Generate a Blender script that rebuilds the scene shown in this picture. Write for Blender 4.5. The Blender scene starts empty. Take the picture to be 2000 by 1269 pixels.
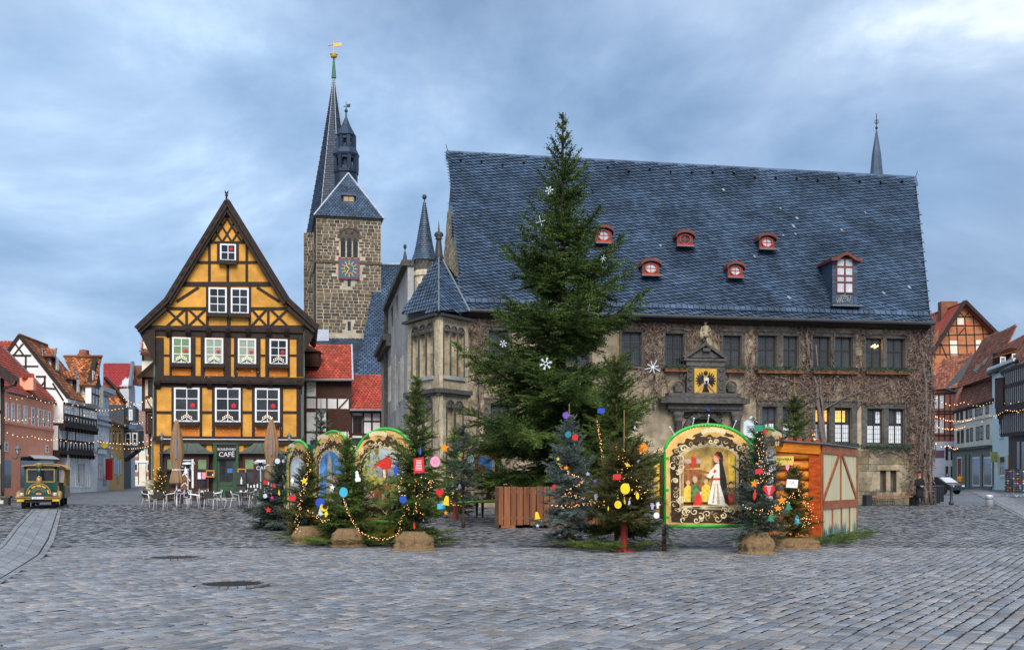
import bpy, bmesh, math, random
import numpy as np
from mathutils import Vector, Matrix, noise
R=math.radians
sc=bpy.context.scene
COL=sc.collection
# ------------------------------------------------------------------ camera
F=2100.0; CX=1000.0; HY=925.0; CZ=1.65
cam=bpy.data.cameras.new('camera'); camo=bpy.data.objects.new('camera',cam); COL.objects.link(camo)
camo.location=(0,0,CZ); camo.rotation_euler=(R(90),0,0)
cam.sensor_width=36; cam.lens=36*F/2000; cam.shift_y=(HY-634.5)/2000; cam.clip_end=3000; cam.clip_start=.1
sc.camera=camo
# ------------------------------------------------------------------ sky, sun, exposure
w=bpy.data.worlds.new('World'); sc.world=w; w.use_nodes=True
nt=w.node_tree; nt.nodes.clear()
def N(nt,t,**k):
    n=nt.nodes.new(t)
    for a,b in k.items():
        if isinstance(b,(int,float,tuple,list,str,bool)) and hasattr(n,a): setattr(n,a,b)
    return n
SUN_EL,SUN_AZ=R(42),R(174)
sky=N(nt,'ShaderNodeTexSky'); sky.sky_type='NISHITA'; sky.sun_disc=False; sky.sun_elevation=SUN_EL; sky.sun_rotation=SUN_AZ
tc=N(nt,'ShaderNodeTexCoord'); sep=N(nt,'ShaderNodeSeparateXYZ')
nt.links.new(tc.outputs['Generated'],sep.inputs[0])
zz=N(nt,'ShaderNodeMath',operation='MAXIMUM'); nt.links.new(sep.outputs[2],zz.inputs[0]); zz.inputs[1].default_value=0.0
za=N(nt,'ShaderNodeMath',operation='ADD'); nt.links.new(zz.outputs[0],za.inputs[0]); za.inputs[1].default_value=.42
cmb=N(nt,'ShaderNodeCombineXYZ')
for i in (0,1):
    d=N(nt,'ShaderNodeMath',operation='DIVIDE'); nt.links.new(sep.outputs[i],d.inputs[0]); nt.links.new(za.outputs[0],d.inputs[1]); nt.links.new(d.outputs[0],cmb.inputs[i])
n1=N(nt,'ShaderNodeTexNoise'); n1.inputs['Scale'].default_value=1.9; n1.inputs['Detail'].default_value=7; n1.inputs['Roughness'].default_value=.56; n1.inputs['Distortion'].default_value=.35
mp=N(nt,'ShaderNodeMapping'); mp.inputs['Location'].default_value=(9.7,3.3,0); mp.inputs['Scale'].default_value=(1.0,.95,1)
nt.links.new(cmb.outputs[0],mp.inputs[0]); nt.links.new(mp.outputs[0],n1.inputs['Vector'])
cr=N(nt,'ShaderNodeValToRGB'); e=cr.color_ramp.elements
e[0].position=.36; e[0].color=(.88,1.36,2.1,1); e[1].position=.68; e[1].color=(3.9,4.3,4.7,1)
for p,c in ((.43,(1.15,1.68,2.45,1)),(.5,(1.5,2.05,2.85,1)),(.56,(1.9,2.48,3.25,1)),(.61,(2.5,3.1,3.8,1))):
    x=e.new(p); x.color=c
nt.links.new(n1.outputs[0],cr.inputs[0])
n2=N(nt,'ShaderNodeTexNoise'); n2.inputs['Scale'].default_value=.8; n2.inputs['Detail'].default_value=2
mp2=N(nt,'ShaderNodeMapping'); mp2.inputs['Location'].default_value=(7.3,2.2,0)
nt.links.new(cmb.outputs[0],mp2.inputs[0]); nt.links.new(mp2.outputs[0],n2.inputs['Vector'])
cr2=N(nt,'ShaderNodeValToRGB'); e=cr2.color_ramp.elements
e[0].position=.4; e[0].color=(.93,.99,1.05,1); e[1].position=.65; e[1].color=(1.1,1.0,.97,1)
nt.links.new(n2.outputs[0],cr2.inputs[0])
mul=N(nt,'ShaderNodeMixRGB',blend_type='MULTIPLY'); mul.inputs[0].default_value=1
nt.links.new(cr.outputs[0],mul.inputs[1]); nt.links.new(cr2.outputs[0],mul.inputs[2])
mx=N(nt,'ShaderNodeMixRGB'); mx.inputs[0].default_value=.93
nt.links.new(sky.outputs[0],mx.inputs[1]); nt.links.new(mul.outputs[0],mx.inputs[2])
bg=N(nt,'ShaderNodeBackground'); bg.inputs[1].default_value=.096
out=N(nt,'ShaderNodeOutputWorld'); nt.links.new(mx.outputs[0],bg.inputs[0]); nt.links.new(bg.outputs[0],out.inputs[0])
sl=bpy.data.lights.new('sun','SUN'); sl.energy=1.5; sl.angle=R(38); sl.color=(1,.95,.88)
so=bpy.data.objects.new('sun',sl); COL.objects.link(so)
sd=Vector((math.sin(SUN_AZ)*math.cos(SUN_EL),math.cos(SUN_AZ)*math.cos(SUN_EL),math.sin(SUN_EL)))
so.rotation_euler=sd.to_track_quat('Z','Y').to_euler(); so.location=(0,-20,60)
vs=sc.view_settings; vs.view_transform='Standard'; vs.look='None'; vs.gamma=1; vs.use_curve_mapping=False; vs.exposure=1.5
sc.cycles.max_bounces=5; sc.cycles.diffuse_bounces=3; sc.cycles.glossy_bounces=2; sc.cycles.transparent_max_bounces=4
try: sc.cycles.use_denoising=True
except Exception: pass
# ------------------------------------------------------------------ helpers
def P(px,py,D): return Vector(((px-CX)*D/F, D, CZ-(py-HY)*D/F))
def GD(py): return CZ*F/(py-HY)
def G(px,py): return Vector(((px-CX)*GD(py)/F,GD(py),0))
def lin(h):
    h=h.lstrip('#'); o=[]
    for i in (0,2,4):
        c=int(h[i:i+2],16)/255; o.append(c/12.92 if c<=.04045 else ((c+.055)/1.055)**2.4)
    return tuple(o)
MATS={}
def mat(name,c,rough=.8,var=.18,scale=4.0,bump=0.0,c2=None,rnd=0.0,isl=0.0,metal=0.0,spec=.3,emit=0.0,stretch=(1,1,1),big=0.0,detail=4,colB=None):
    """procedural material: world-space noise between two tones, an own random tone per object or per loose piece, bump, broad stains"""
    if name in MATS: return MATS[name]
    if isinstance(c,str): c=lin(c)
    if isinstance(c2,str): c2=lin(c2)
    m=bpy.data.materials.new(name); m.use_nodes=True; nt=m.node_tree; b=nt.nodes['Principled BSDF']
    L=nt.links.new
    a=tuple(max(0,x*(1-var)) for x in c); z=c2 if c2 else tuple(min(1,x*(1+var)) for x in c)
    g=N(nt,'ShaderNodeNewGeometry'); mp=N(nt,'ShaderNodeMapping'); mp.inputs['Scale'].default_value=stretch
    L(g.outputs['Position'],mp.inputs[0])
    n=N(nt,'ShaderNodeTexNoise'); n.inputs['Scale'].default_value=scale; n.inputs['Detail'].default_value=detail; n.inputs['Roughness'].default_value=.6
    L(mp.outputs[0],n.inputs['Vector'])
    r=N(nt,'ShaderNodeValToRGB'); r.color_ramp.elements[0].position=.3; r.color_ramp.elements[1].position=.7
    r.color_ramp.elements[0].color=(*a,1); r.color_ramp.elements[1].color=(*z,1)
    L(n.outputs[0],r.inputs[0]); col=r.outputs[0]
    if big>0:
        n3=N(nt,'ShaderNodeTexNoise'); n3.inputs['Scale'].default_value=.45; n3.inputs['Detail'].default_value=5; n3.inputs['Roughness'].default_value=.65
        L(mp.outputs[0],n3.inputs['Vector'])
        mr=N(nt,'ShaderNodeMapRange'); mr.inputs[1].default_value=.35; mr.inputs[2].default_value=.65; mr.inputs[3].default_value=1-big; mr.inputs[4].default_value=1+big*.6
        L(n3.outputs[0],mr.inputs[0])
        q=N(nt,'ShaderNodeMixRGB',blend_type='MULTIPLY'); q.inputs[0].default_value=1; L(col,q.inputs[1]); L(mr.outputs[0],q.inputs[2]); col=q.outputs[0]
    if rnd>0 or isl>0:
        oi=N(nt,'ShaderNodeObjectInfo'); ad=N(nt,'ShaderNodeMath',operation='ADD'); fr=N(nt,'ShaderNodeMath',operation='FRACT')
        if rnd>0: L(oi.outputs['Random'],ad.inputs[0])
        else: ad.inputs[0].default_value=0
        if isl>0: L(g.outputs['Random Per Island'],ad.inputs[1])
        else: ad.inputs[1].default_value=0
        L(ad.outputs[0],fr.inputs[0])
        s=max(rnd,isl)
        if colB:
            if isinstance(colB,str): colB=lin(colB)
            q=N(nt,'ShaderNodeMixRGB'); L(fr.outputs[0],q.inputs[0]); L(col,q.inputs[1])
            q2=N(nt,'ShaderNodeMixRGB',blend_type='MULTIPLY'); q2.inputs[0].default_value=1; L(col,q2.inputs[1]); q2.inputs[2].default_value=(*[y/max(x,1e-3) for x,y in zip(c,colB)],1)
            L(q2.outputs[0],q.inputs[2]); col=q.outputs[0]
        fm=N(nt,'ShaderNodeMath',operation='MULTIPLY'); L(fr.outputs[0],fm.inputs[0]); fm.inputs[1].default_value=7.31
        f2=N(nt,'ShaderNodeMath',operation='FRACT'); L(fm.outputs[0],f2.inputs[0])
        mr=N(nt,'ShaderNodeMapRange'); mr.inputs[3].default_value=1-s; mr.inputs[4].default_value=1+s; L(f2.outputs[0],mr.inputs[0])
        q=N(nt,'ShaderNodeMixRGB',blend_type='MULTIPLY'); q.inputs[0].default_value=1; L(col,q.inputs[1]); L(mr.outputs[0],q.inputs[2]); col=q.outputs[0]
    L(col,b.inputs['Base Color'])
    b.inputs['Roughness'].default_value=rough; b.inputs['Metallic'].default_value=metal; b.inputs['Specular IOR Level'].default_value=spec
    if bump>0:
        bp=N(nt,'ShaderNodeBump'); bp.inputs['Strength'].default_value=bump; bp.inputs['Distance'].default_value=.03
        L(n.outputs[0],bp.inputs['Height']); L(bp.outputs[0],b.inputs['Normal'])
    if emit>0:
        L(col,b.inputs['Emission Color']); b.inputs['Emission Strength'].default_value=emit
    MATS[name]=m; return m
def newobj(name,me,parent=None,M=None):
    o=bpy.data.objects.new(name,me); COL.objects.link(o)
    if parent is not None: o.parent=parent
    if M is not None: o.matrix_basis=M
    return o
def tag(o,label=None,cat=None,group=None,kind=None):
    if label: o['label']=label
    if cat: o['category']=cat
    if group: o['group']=group
    if kind: o['kind']=kind
    return o
def thing(name,label,cat,loc=(0,0,0),rz=0.0,group=None):
    o=bpy.data.objects.new(name,None); COL.objects.link(o); o.empty_display_size=.2
    o.matrix_basis=Matrix.Translation(Vector(loc))@Matrix.Rotation(rz,4,'Z')
    return tag(o,label,cat,group)
def dup(o,parent=None,label=None,M=None):
    c=o.copy(); COL.objects.link(c)
    if parent is not None: c.parent=parent
    for ch in list(o.children): dup(ch,c)
    if label: c['label']=label
    if M is not None: c.matrix_basis=M
    return c
class MB:
    def __init__(s): s.v=[]; s.f=[]; s.m=[]
    def add(s,vs,fs,mi=0):
        k=len(s.v); s.v.extend([tuple(p) for p in vs])
        for f in fs: s.f.append(tuple(i+k for i in f)); s.m.append(mi)
        return s
    def box(s,x0,x1,y0,y1,z0,z1,mi=0):
        return s.add([(x0,y0,z0),(x1,y0,z0),(x1,y1,z0),(x0,y1,z0),(x0,y0,z1),(x1,y0,z1),(x1,y1,z1),(x0,y1,z1)],
          [(0,3,2,1),(4,5,6,7),(0,1,5,4),(1,2,6,5),(2,3,7,6),(3,0,4,7)],mi)
    def prism(s,pts,y0,y1,mi=0):
        n=len(pts); a=sum(pts[i][0]*pts[(i+1)%n][1]-pts[(i+1)%n][0]*pts[i][1] for i in range(n))
        if a<0: pts=pts[::-1]
        vs=[(p[0],y0,p[1]) for p in pts]+[(p[0],y1,p[1]) for p in pts]
        return s.add(vs,[tuple(range(n)),tuple(range(2*n-1,n-1,-1))]+[((i+1)%n,i,i+n,(i+1)%n+n) for i in range(n)],mi)
    def beam(s,p,q,w,y0,y1,mi=0):
        d=Vector((q[0]-p[0],q[1]-p[1])); d.normalize(); nx,nz=-d.y*w/2,d.x*w/2
        return s.prism([(p[0]+nx,p[1]+nz),(p[0]-nx,p[1]-nz),(q[0]-nx,q[1]-nz),(q[0]+nx,q[1]+nz)],y0,y1,mi)
    def slab(s,pts,t,mi=0):
        """polygon (3-D points) with thickness t against its normal"""
        a=[Vector(p) for p in pts]; n=(a[1]-a[0]).cross(a[2]-a[0]).normalized(); k=len(a)
        return s.add(a+[p-n*t for p in a],[tuple(range(k)),tuple(range(2*k-1,k-1,-1))]+[((i+1)%k,i,i+k,(i+1)%k+k) for i in range(k)],mi)
    def tube(s,pts,r,n=6,mi=0,caps=True):
        pts=[Vector(p) for p in pts]; rs=r if isinstance(r,(list,tuple)) else [r]*len(pts)
        k0=len(s.v); up=Vector((0,0,1))
        for i,p in enumerate(pts):
            d=(pts[min(i+1,len(pts)-1)]-pts[max(i-1,0)]).normalized()
            a=d.cross(up)
            if a.length<.05: a=d.cross(Vector((1,0,0)))
            a.normalize(); b=d.cross(a)
            for j in range(n):
                t=2*math.pi*j/n; s.v.append(tuple(p+(a*math.cos(t)+b*math.sin(t))*rs[i]))
        for i in range(len(pts)-1):
            for j in range(n):
                s.f.append((k0+i*n+j,k0+i*n+(j+1)%n,k0+(i+1)*n+(j+1)%n,k0+(i+1)*n+j)); s.m.append(mi)
        if caps:
            s.f.append(tuple(k0+j for j in range(n))[::-1]); s.m.append(mi)
            e=k0+(len(pts)-1)*n; s.f.append(tuple(e+j for j in range(n))); s.m.append(mi)
        return s
    def lathe(s,prof,n=16,c=(0,0,0),mi=0,jit=None,ph=0.0,sy=1.0):
        k0=len(s.v)
        for (r,z) in prof:
            for j in range(n):
                t=2*math.pi*j/n+ph; rr=r*(jit(t,z) if jit else 1)
                s.v.append((c[0]+rr*math.cos(t),c[1]+rr*math.sin(t)*sy,c[2]+z))
        for i in range(len(prof)-1):
            for j in range(n):
                s.f.append((k0+i*n+j,k0+i*n+(j+1)%n,k0+(i+1)*n+(j+1)%n,k0+(i+1)*n+j)); s.m.append(mi)
        s.f.append(tuple(k0+j for j in range(n))[::-1]); s.m.append(mi)
        e=k0+(len(prof)-1)*n; s.f.append(tuple(e+j for j in range(n))); s.m.append(mi)
        return s
    def ball(s,c,r,n=10,m=6,mi=0,sx=1,sy=1,sz=1):
        pr=[(r*math.sin(math.pi*i/m)+1e-4,-r*math.cos(math.pi*i/m)*sz) for i in range(m+1)]
        return s.lathe(pr,n,c,mi,sy=sy)
    def me(s,name,mats,smooth=False):
        me=bpy.data.meshes.new(name); me.from_pydata(s.v,[],s.f)
        for m in (mats if isinstance(mats,(list,tuple)) else [mats]): me.materials.append(m)
        if any(s.m): me.polygons.foreach_set('material_index',s.m)
        if smooth: me.polygons.foreach_set('use_smooth',[True]*len(me.polygons))
        me.update(); return me
    def build(s,name,mats,parent=None,M=None,smooth=False):
        return newobj(name,s.me(name,mats,smooth),parent,M)
def npmesh(name,V,Fq,mats,mi=None,smooth=False):
    """V (n,3) array, Fq (m,k) array of equal-sized faces"""
    me=bpy.data.meshes.new(name); V=np.asarray(V,np.float32); Fq=np.asarray(Fq,np.int32); m,k=Fq.shape
    me.vertices.add(len(V)); me.vertices.foreach_set('co',V.ravel())
    me.loops.add(m*k); me.loops.foreach_set('vertex_index',Fq.ravel())
    me.polygons.add(m); me.polygons.foreach_set('loop_start',np.arange(0,m*k,k,dtype=np.int32))
    for x in (mats if isinstance(mats,(list,tuple)) else [mats]): me.materials.append(x)
    if mi is not None: me.polygons.foreach_set('material_index',np.asarray(mi,np.int32))
    me.update(calc_edges=True); me.validate(); return me
CUBE={}
def cube(m):
    if m.name not in CUBE: CUBE[m.name]=MB().box(-.5,.5,-.5,.5,-.5,.5).me('block_'+m.name,m)
    return CUBE[m.name]
def blk(name,m,x0,x1,y0,y1,z0,z1,parent=None,M=None,kind=None,ry=0.0):
    """a box part that shares one unit mesh per material; ry turns it in the facade plane"""
    T=Matrix.Translation(((x0+x1)/2,(y0+y1)/2,(z0+z1)/2))@Matrix.Rotation(ry,4,'Y')@Matrix.Diagonal((abs(x1-x0),abs(y1-y0),abs(z1-z0),1))
    o=newobj(name,cube(m),parent,(M@T) if M is not None else T)
    if kind: o['kind']=kind
    return o
def timber(m,p,q,w,y0,y1,parent,M=None,name='beam'):
    """a straight timber from p to q in the facade plane (u,z)"""
    dx,dz=q[0]-p[0],q[1]-p[1]; l=math.hypot(dx,dz); cx,cz=(p[0]+q[0])/2,(p[1]+q[1])/2
    return blk(name,m,cx-l/2,cx+l/2,y0,y1,cz-w/2,cz+w/2,parent,M,ry=-math.atan2(dz,dx))
class Fac:
    """a facade plane through ground points A (left) and B (right); local u along it, v into the house, z up"""
    def __init__(s,A,B):
        s.A=Vector((A[0],A[1])); s.d=(Vector((B[0],B[1]))-s.A); s.w=s.d.length; s.d.normalize()
        s.rz=math.atan2(s.d.y,s.d.x)
        s.W=Matrix.Translation((s.A.x,s.A.y,0))@Matrix.Rotation(s.rz,4,'Z')
    def uz(s,px,py,v=0.0):
        r=(px-CX)/F; nx,ny=-s.d.y,s.d.x; a=s.A+Vector((nx,ny))*v
        u=(r*a.y-a.x)/(s.d.x-r*s.d.y); t=a.y+u*s.d.y   # a + u d = t (r,1)
        return u,CZ-(py-HY)*t/F
    def rect(s,x0,y0,x1,y1,v=0.0):
        u0,za=s.uz(x0,y0,v); u1,zb=s.uz(x1,y1,v); _,zc=s.uz(x0,y1,v); _,zd=s.uz(x1,y0,v)
        return u0,u1,(zb+zc)/2,(za+zd)/2
    def to(s,root): return root.matrix_basis.inverted()@s.W
def window(root,M,u0,u1,z0,z1,fm,gm,nx=2,ny=2,fw=.06,bw=.035,y=0.0,d=.06,name='window',transom=None,rec=.05,label=None,panes=True):
    """window part: frame mesh with bars; each pane a sub-part. y = outer face (negative is proud)"""
    b=MB(); w,h=u1-u0,z1-z0
    b.box(0,w,0,d,0,fw); b.box(0,w,0,d,h-fw,h); b.box(0,fw,0,d,fw,h-fw); b.box(w-fw,w,0,d,fw,h-fw)
    xs=[fw+(w-2*fw)*i/nx for i in range(nx+1)]
    zs=[fw+(h-2*fw)*i/ny for i in range(ny+1)]
    if transom: zs=[fw]+[fw+(h-2*fw)*t for t in transom]+[h-fw]
    for x in xs[1:-1]: b.box(x-bw/2,x+bw/2,.004,d-.004,fw,h-fw)
    for z in zs[1:-1]: b.box(fw,w-fw,.008,d-.008,z-bw/2,z+bw/2)
    T=Matrix.Translation((u0,y,z0))
    o=b.build(name,fm,root,(M@T) if M is not None else T)
    if label: o['label']=label
    if panes:
        for i in range(len(xs)-1):
            for k in range(len(zs)-1):
                blk('pane',gm,xs[i],xs[i+1],rec*.7,rec*.7+.006,zs[k],zs[k+1],o)
    else: blk('pane',gm,fw/2,w-fw/2,rec*.7,rec*.7+.006,fw/2,h-fw/2,o)
    return o
def text(body,size,m,parent,M,name='lettering',depth=.004,align='CENTER',sx=1.0,kind=None):
    cu=bpy.data.curves.new('t','FONT'); cu.body=body; cu.size=size; cu.extrude=depth; cu.align_x=align; cu.align_y='CENTER'; cu.resolution_u=2
    o=bpy.data.objects.new('t',cu); COL.objects.link(o)
    me=bpy.data.meshes.new_from_object(o.evaluated_get(bpy.context.evaluated_depsgraph_get()))
    bpy.data.objects.remove(o); me.materials.clear(); me.materials.append(m)
    return newobj(name,me,parent,M@Matrix.Rotation(R(90),4,'X')@Matrix.Diagonal((sx,1,1,1)))
def tiles(parent,O,U,V,nu,nv,wd,ht,m,name,inside,em=None,t=.02,tilt=.035,nind=0,skew=0.0,rng=random,half=True,M=None,near=None):
    """Overlapping roof tiles as real wedges on the plane O + u U + v V (v upward). nind largest become parts, the rest one stuff part.
    skew shears each tile (slating laid on the slant)."""
    O,U,V=Vector(O),Vector(U).normalized(),Vector(V).normalized(); n=U.cross(V).normalized()
    out=[]
    ex=int(abs(skew)*nv/wd)+2 if skew else 1
    for j in range(-8 if skew else 0,nv):
        for i in range(-ex,nu+ex):
            u=(i*wd+j*skew) if skew else (i+(.5*(j%2) if half else 0))*wd; v=j*ht
            if inside(u+wd/2,v+ht/2): out.append((u,v))
    Vt=[];Ft=[];Mt=[]
    big=set(random.Random(5).sample(range(len(out)),min(nind,len(out)))) if nind and not near else set()
    if nind and near: big=set(sorted(range(len(out)),key=lambda k:near(*out[k]))[:nind])
    unit=None
    if big:
        b=MB(); g=wd*.11
        vs_=[(g,0,tilt),(wd-g,0,tilt),(wd-g+skew,ht*1.15,.002),(g+skew,ht*1.15,.002),(g,0,tilt-t),(wd-g,0,tilt-t),(wd-g+skew,ht*1.15,-t),(g+skew,ht*1.15,-t)]
        b.add(vs_,[(0,1,2,3),(7,6,5,4)]); b.add(vs_,[(0,4,5,1),(1,5,6,2),(2,6,7,3),(3,7,4,0)],1 if em else 0); unit=b.me(name,[m,em] if em else m)  # em colours the tile edges dark, painting in the shadow lines between courses
    B=Matrix(((U.x,V.x,n.x,0),(U.y,V.y,n.y,0),(U.z,V.z,n.z,0),(0,0,0,1)))
    for k,(u,v) in enumerate(out):
        p=O+U*u+V*v
        dz=rng.uniform(-.006,.006)
        if k in big:
            o=newobj(name,unit,parent,(M if M is not None else Matrix())@Matrix.Translation(p+n*dz)@B); continue
        g=wd*.11*rng.uniform(.6,1.5); du=rng.uniform(-.02,.02)*wd; k0=len(Vt)
        c=[(g+du,0,tilt+dz),(wd-g+du,0,tilt+dz+rng.uniform(-.003,.003)),(wd-g+skew,ht*1.15,.002),(g+skew,ht*1.15,.002),(g+du,0,tilt-t+dz),(wd-g+du,0,tilt-t+dz)]
        for a in c: Vt.append(p+U*a[0]+V*a[1]+n*a[2])
        Ft+=[(k0,k0+1,k0+2,k0+3),(k0+4,k0+5,k0+1,k0),(k0+5,k0+2,k0+1),(k0,k0+3,k0+4)]; Mt+=[0,1,1,1]
    if Ft:
        mm=bpy.data.meshes.new(name+'_rest'); mm.from_pydata([tuple(x) for x in Vt],[],Ft); mm.materials.append(m)
        if em: mm.materials.append(em); mm.polygons.foreach_set('material_index',Mt)
        mm.update()
        o=newobj(name+'s' if not name.endswith('s') else name,mm,parent,M); o['kind']='stuff'
    return out

def Wi(root): return root.matrix_basis.inverted()
def inpoly(pts):
    def f(x,y):
        c=False; n=len(pts); j=n-1
        for i in range(n):
            xi,yi=pts[i]; xj,yj=pts[j]
            if (yi>y)!=(yj>y) and x<(xj-xi)*(y-yi)/(yj-yi)+xi: c=not c
            j=i
        return c
    return f
def roof_tiles(root,quad,wd,ht,m,name='tile',ang=0.0,skew=0.0,nind=0,base=None,t=.02,tilt=.035,half=True,thick=.12,holes=(),edge=None):
    """a sloping roof: quad = eave-left, eave-right, ridge-right, ridge-left in world space; a deck and real tiles on it"""
    q=[Vector(p) for p in quad]; U=(q[1]-q[0]).normalized(); n=U.cross(q[3]-q[0]).normalized()
    dr=q[2]-Vector((0,0,CZ)); den=dr.dot(n)
    if abs(den)>1e-4:
        t_=(q[0]-Vector((0,0,CZ))).dot(n)/den
        if .7<t_<1.4: q[2]=Vector((0,0,CZ))+dr*t_          # keep the four corners in one plane
    if n.z<0: n=-n
    V=n.cross(U).normalized(); U2=U*math.cos(ang)+V*math.sin(ang); V2=V*math.cos(ang)-U*math.sin(ang)
    pl=[((p-q[0]).dot(U2),(p-q[0]).dot(V2)) for p in q]
    f=inpoly(pl); u0=min(p[0] for p in pl); v0=min(p[1] for p in pl); u1=max(p[0] for p in pl); v1=max(p[1] for p in pl)
    O=q[0]+U2*u0+V2*v0
    hs=[inpoly([((p-q[0]).dot(U2),(p-q[0]).dot(V2)) for p in (Vector(x) for x in h)]) for h in holes]
    ins=lambda u,v: f(u+u0,v+v0) and not any(h(u+u0,v+v0) for h in hs)
    Mi=Wi(root)
    MB().slab([p-n*.025 for p in q],thick).build('roof',base or m,root,Mi)
    near=lambda u,v:(O+U2*u+V2*v).y
    return tiles(root,O,U2,V2,int((u1-u0)/wd)+2,int((v1-v0)/ht)+1,wd,ht,m,name,ins,em=edge,t=t,tilt=tilt,skew=skew,nind=nind,half=half,M=Mi,near=near if nind else None)
def wallholes(root,M,u0,u1,z0,z1,holes,m,name='wall',depth=.3,y=0.0):
    us=sorted({u0,u1,*[min(max(a,u0),u1) for h in holes for a in h[:2]]}); zs=sorted({z0,z1,*[min(max(a,z0),z1) for h in holes for a in h[2:]]})
    b=MB()
    for i in range(len(us)-1):
        for k in range(len(zs)-1):
            c,e=(us[i]+us[i+1])/2,(zs[k]+zs[k+1])/2
            if any(h[0]<c<h[1] and h[2]<e<h[3] for h in holes): continue
            b.add([(us[i],y,zs[k]),(us[i+1],y,zs[k]),(us[i+1],y,zs[k+1]),(us[i],y,zs[k+1])],[(0,1,2,3)])
    for (a,c,e,g) in holes:
        d=y+depth
        b.add([(a,y,e),(c,y,e),(c,y,g),(a,y,g),(a,d,e),(c,d,e),(c,d,g),(a,d,g)],[(0,4,5,1),(1,5,6,2),(2,6,7,3),(3,7,4,0),(4,7,6,5)])
    b.add([(u0,y+.0,z0),(u0,y+depth,z0),(u0,y+depth,z1),(u0,y,z1)],[(0,1,2,3)]); b.add([(u1,y,z0),(u1,y+depth,z0),(u1,y+depth,z1),(u1,y,z1)],[(3,2,1,0)])
    b.add([(u0,y,z1),(u1,y,z1),(u1,y+depth,z1),(u0,y+depth,z1)],[(0,1,2,3)])
    return b.build(name,m,root,M)
# ------------------------------------------------------------------ ground
rng=random.Random(11)
def groundmat():
    m=bpy.data.materials.new('far_cobbles'); m.use_nodes=True; nt=m.node_tree; b=nt.nodes['Principled BSDF']; L=nt.links.new
    g=N(nt,'ShaderNodeNewGeometry'); mp=N(nt,'ShaderNodeMapping'); mp.inputs['Rotation'].default_value=(0,0,R(-60)); L(g.outputs['Position'],mp.inputs[0])
    br=N(nt,'ShaderNodeTexBrick'); br.inputs['Scale'].default_value=1; br.inputs['Brick Width'].default_value=.23; br.inputs['Row Height'].default_value=.17; br.inputs['Mortar Size'].default_value=.012
    br.inputs['Color1'].default_value=(.075,.09,.112,1); br.inputs['Color2'].default_value=(.175,.183,.195,1); br.inputs['Mortar'].default_value=(.03,.028,.026,1)
    L(mp.outputs[0],br.inputs[0])
    n=N(nt,'ShaderNodeTexNoise'); n.inputs['Scale'].default_value=.25; n.inputs['Detail'].default_value=6; L(g.outputs['Position'],n.inputs['Vector'])
    mr=N(nt,'ShaderNodeMapRange'); mr.inputs[1].default_value=.3; mr.inputs[2].default_value=.7; mr.inputs[3].default_value=.75; mr.inputs[4].default_value=1.2; L(n.outputs[0],mr.inputs[0])
    q=N(nt,'ShaderNodeMixRGB',blend_type='MULTIPLY'); q.inputs[0].default_value=1; L(br.outputs[0],q.inputs[1]); L(mr.outputs[0],q.inputs[2]); L(q.outputs[0],b.inputs['Base Color'])
    b.inputs['Roughness'].default_value=.6; return m
gr=MB().add([(-900,-30,-.03),(900,-30,-.03),(900,1500,-.03),(-900,1500,-.03)],[(0,1,2,3)]).build('ground',groundmat()); gr['kind']='structure'
m_joint=mat('joint sand',(.022,.02,.017),rough=.95,var=.4,scale=9)
m_stone=mat('cobble stone',(.165,.186,.216),rough=.5,var=.2,scale=14,bump=.3,rnd=.33,isl=.33,colB=(.24,.217,.20),spec=.35,big=.2)
m_iron=mat('cast iron',(.035,.032,.032),rough=.55,var=.3,scale=20,bump=.3,metal=.5)
m_slab=mat('smooth paving slab',(.20,.205,.215),rough=.55,var=.12,scale=6,rnd=.16,big=.15)
pv=MB().add([(-31,8,-.014),(34,8,-.014),(34,58,-.014),(-31,58,-.014)],[(0,1,2,3)]).build('pavement',m_joint); pv['kind']='structure'
laneL=[[G(62,994),G(46,1010),G(30,1026),G(0,1064),G(-60,1105),G(-140,1150)],[G(120,994),G(112,1030),G(105,1056),G(86,1086),G(0,1139),G(-80,1172)]]
lpoly=inpoly([(p.x,p.y) for p in laneL[0]]+[(p.x,p.y) for p in laneL[1][::-1]])
laneR=[[G(1890,957),G(1935,978),G(2000,1013),G(2080,1060)],[G(1915,953),G(1965,968),G(2000,984),G(2100,1025)]]
rpoly=inpoly([(p.x,p.y) for p in laneR[0]]+[(p.x,p.y) for p in laneR[1][::-1]])
holes_=[(G(343,1090),.55),(G(455,1142),.53)]
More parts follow.
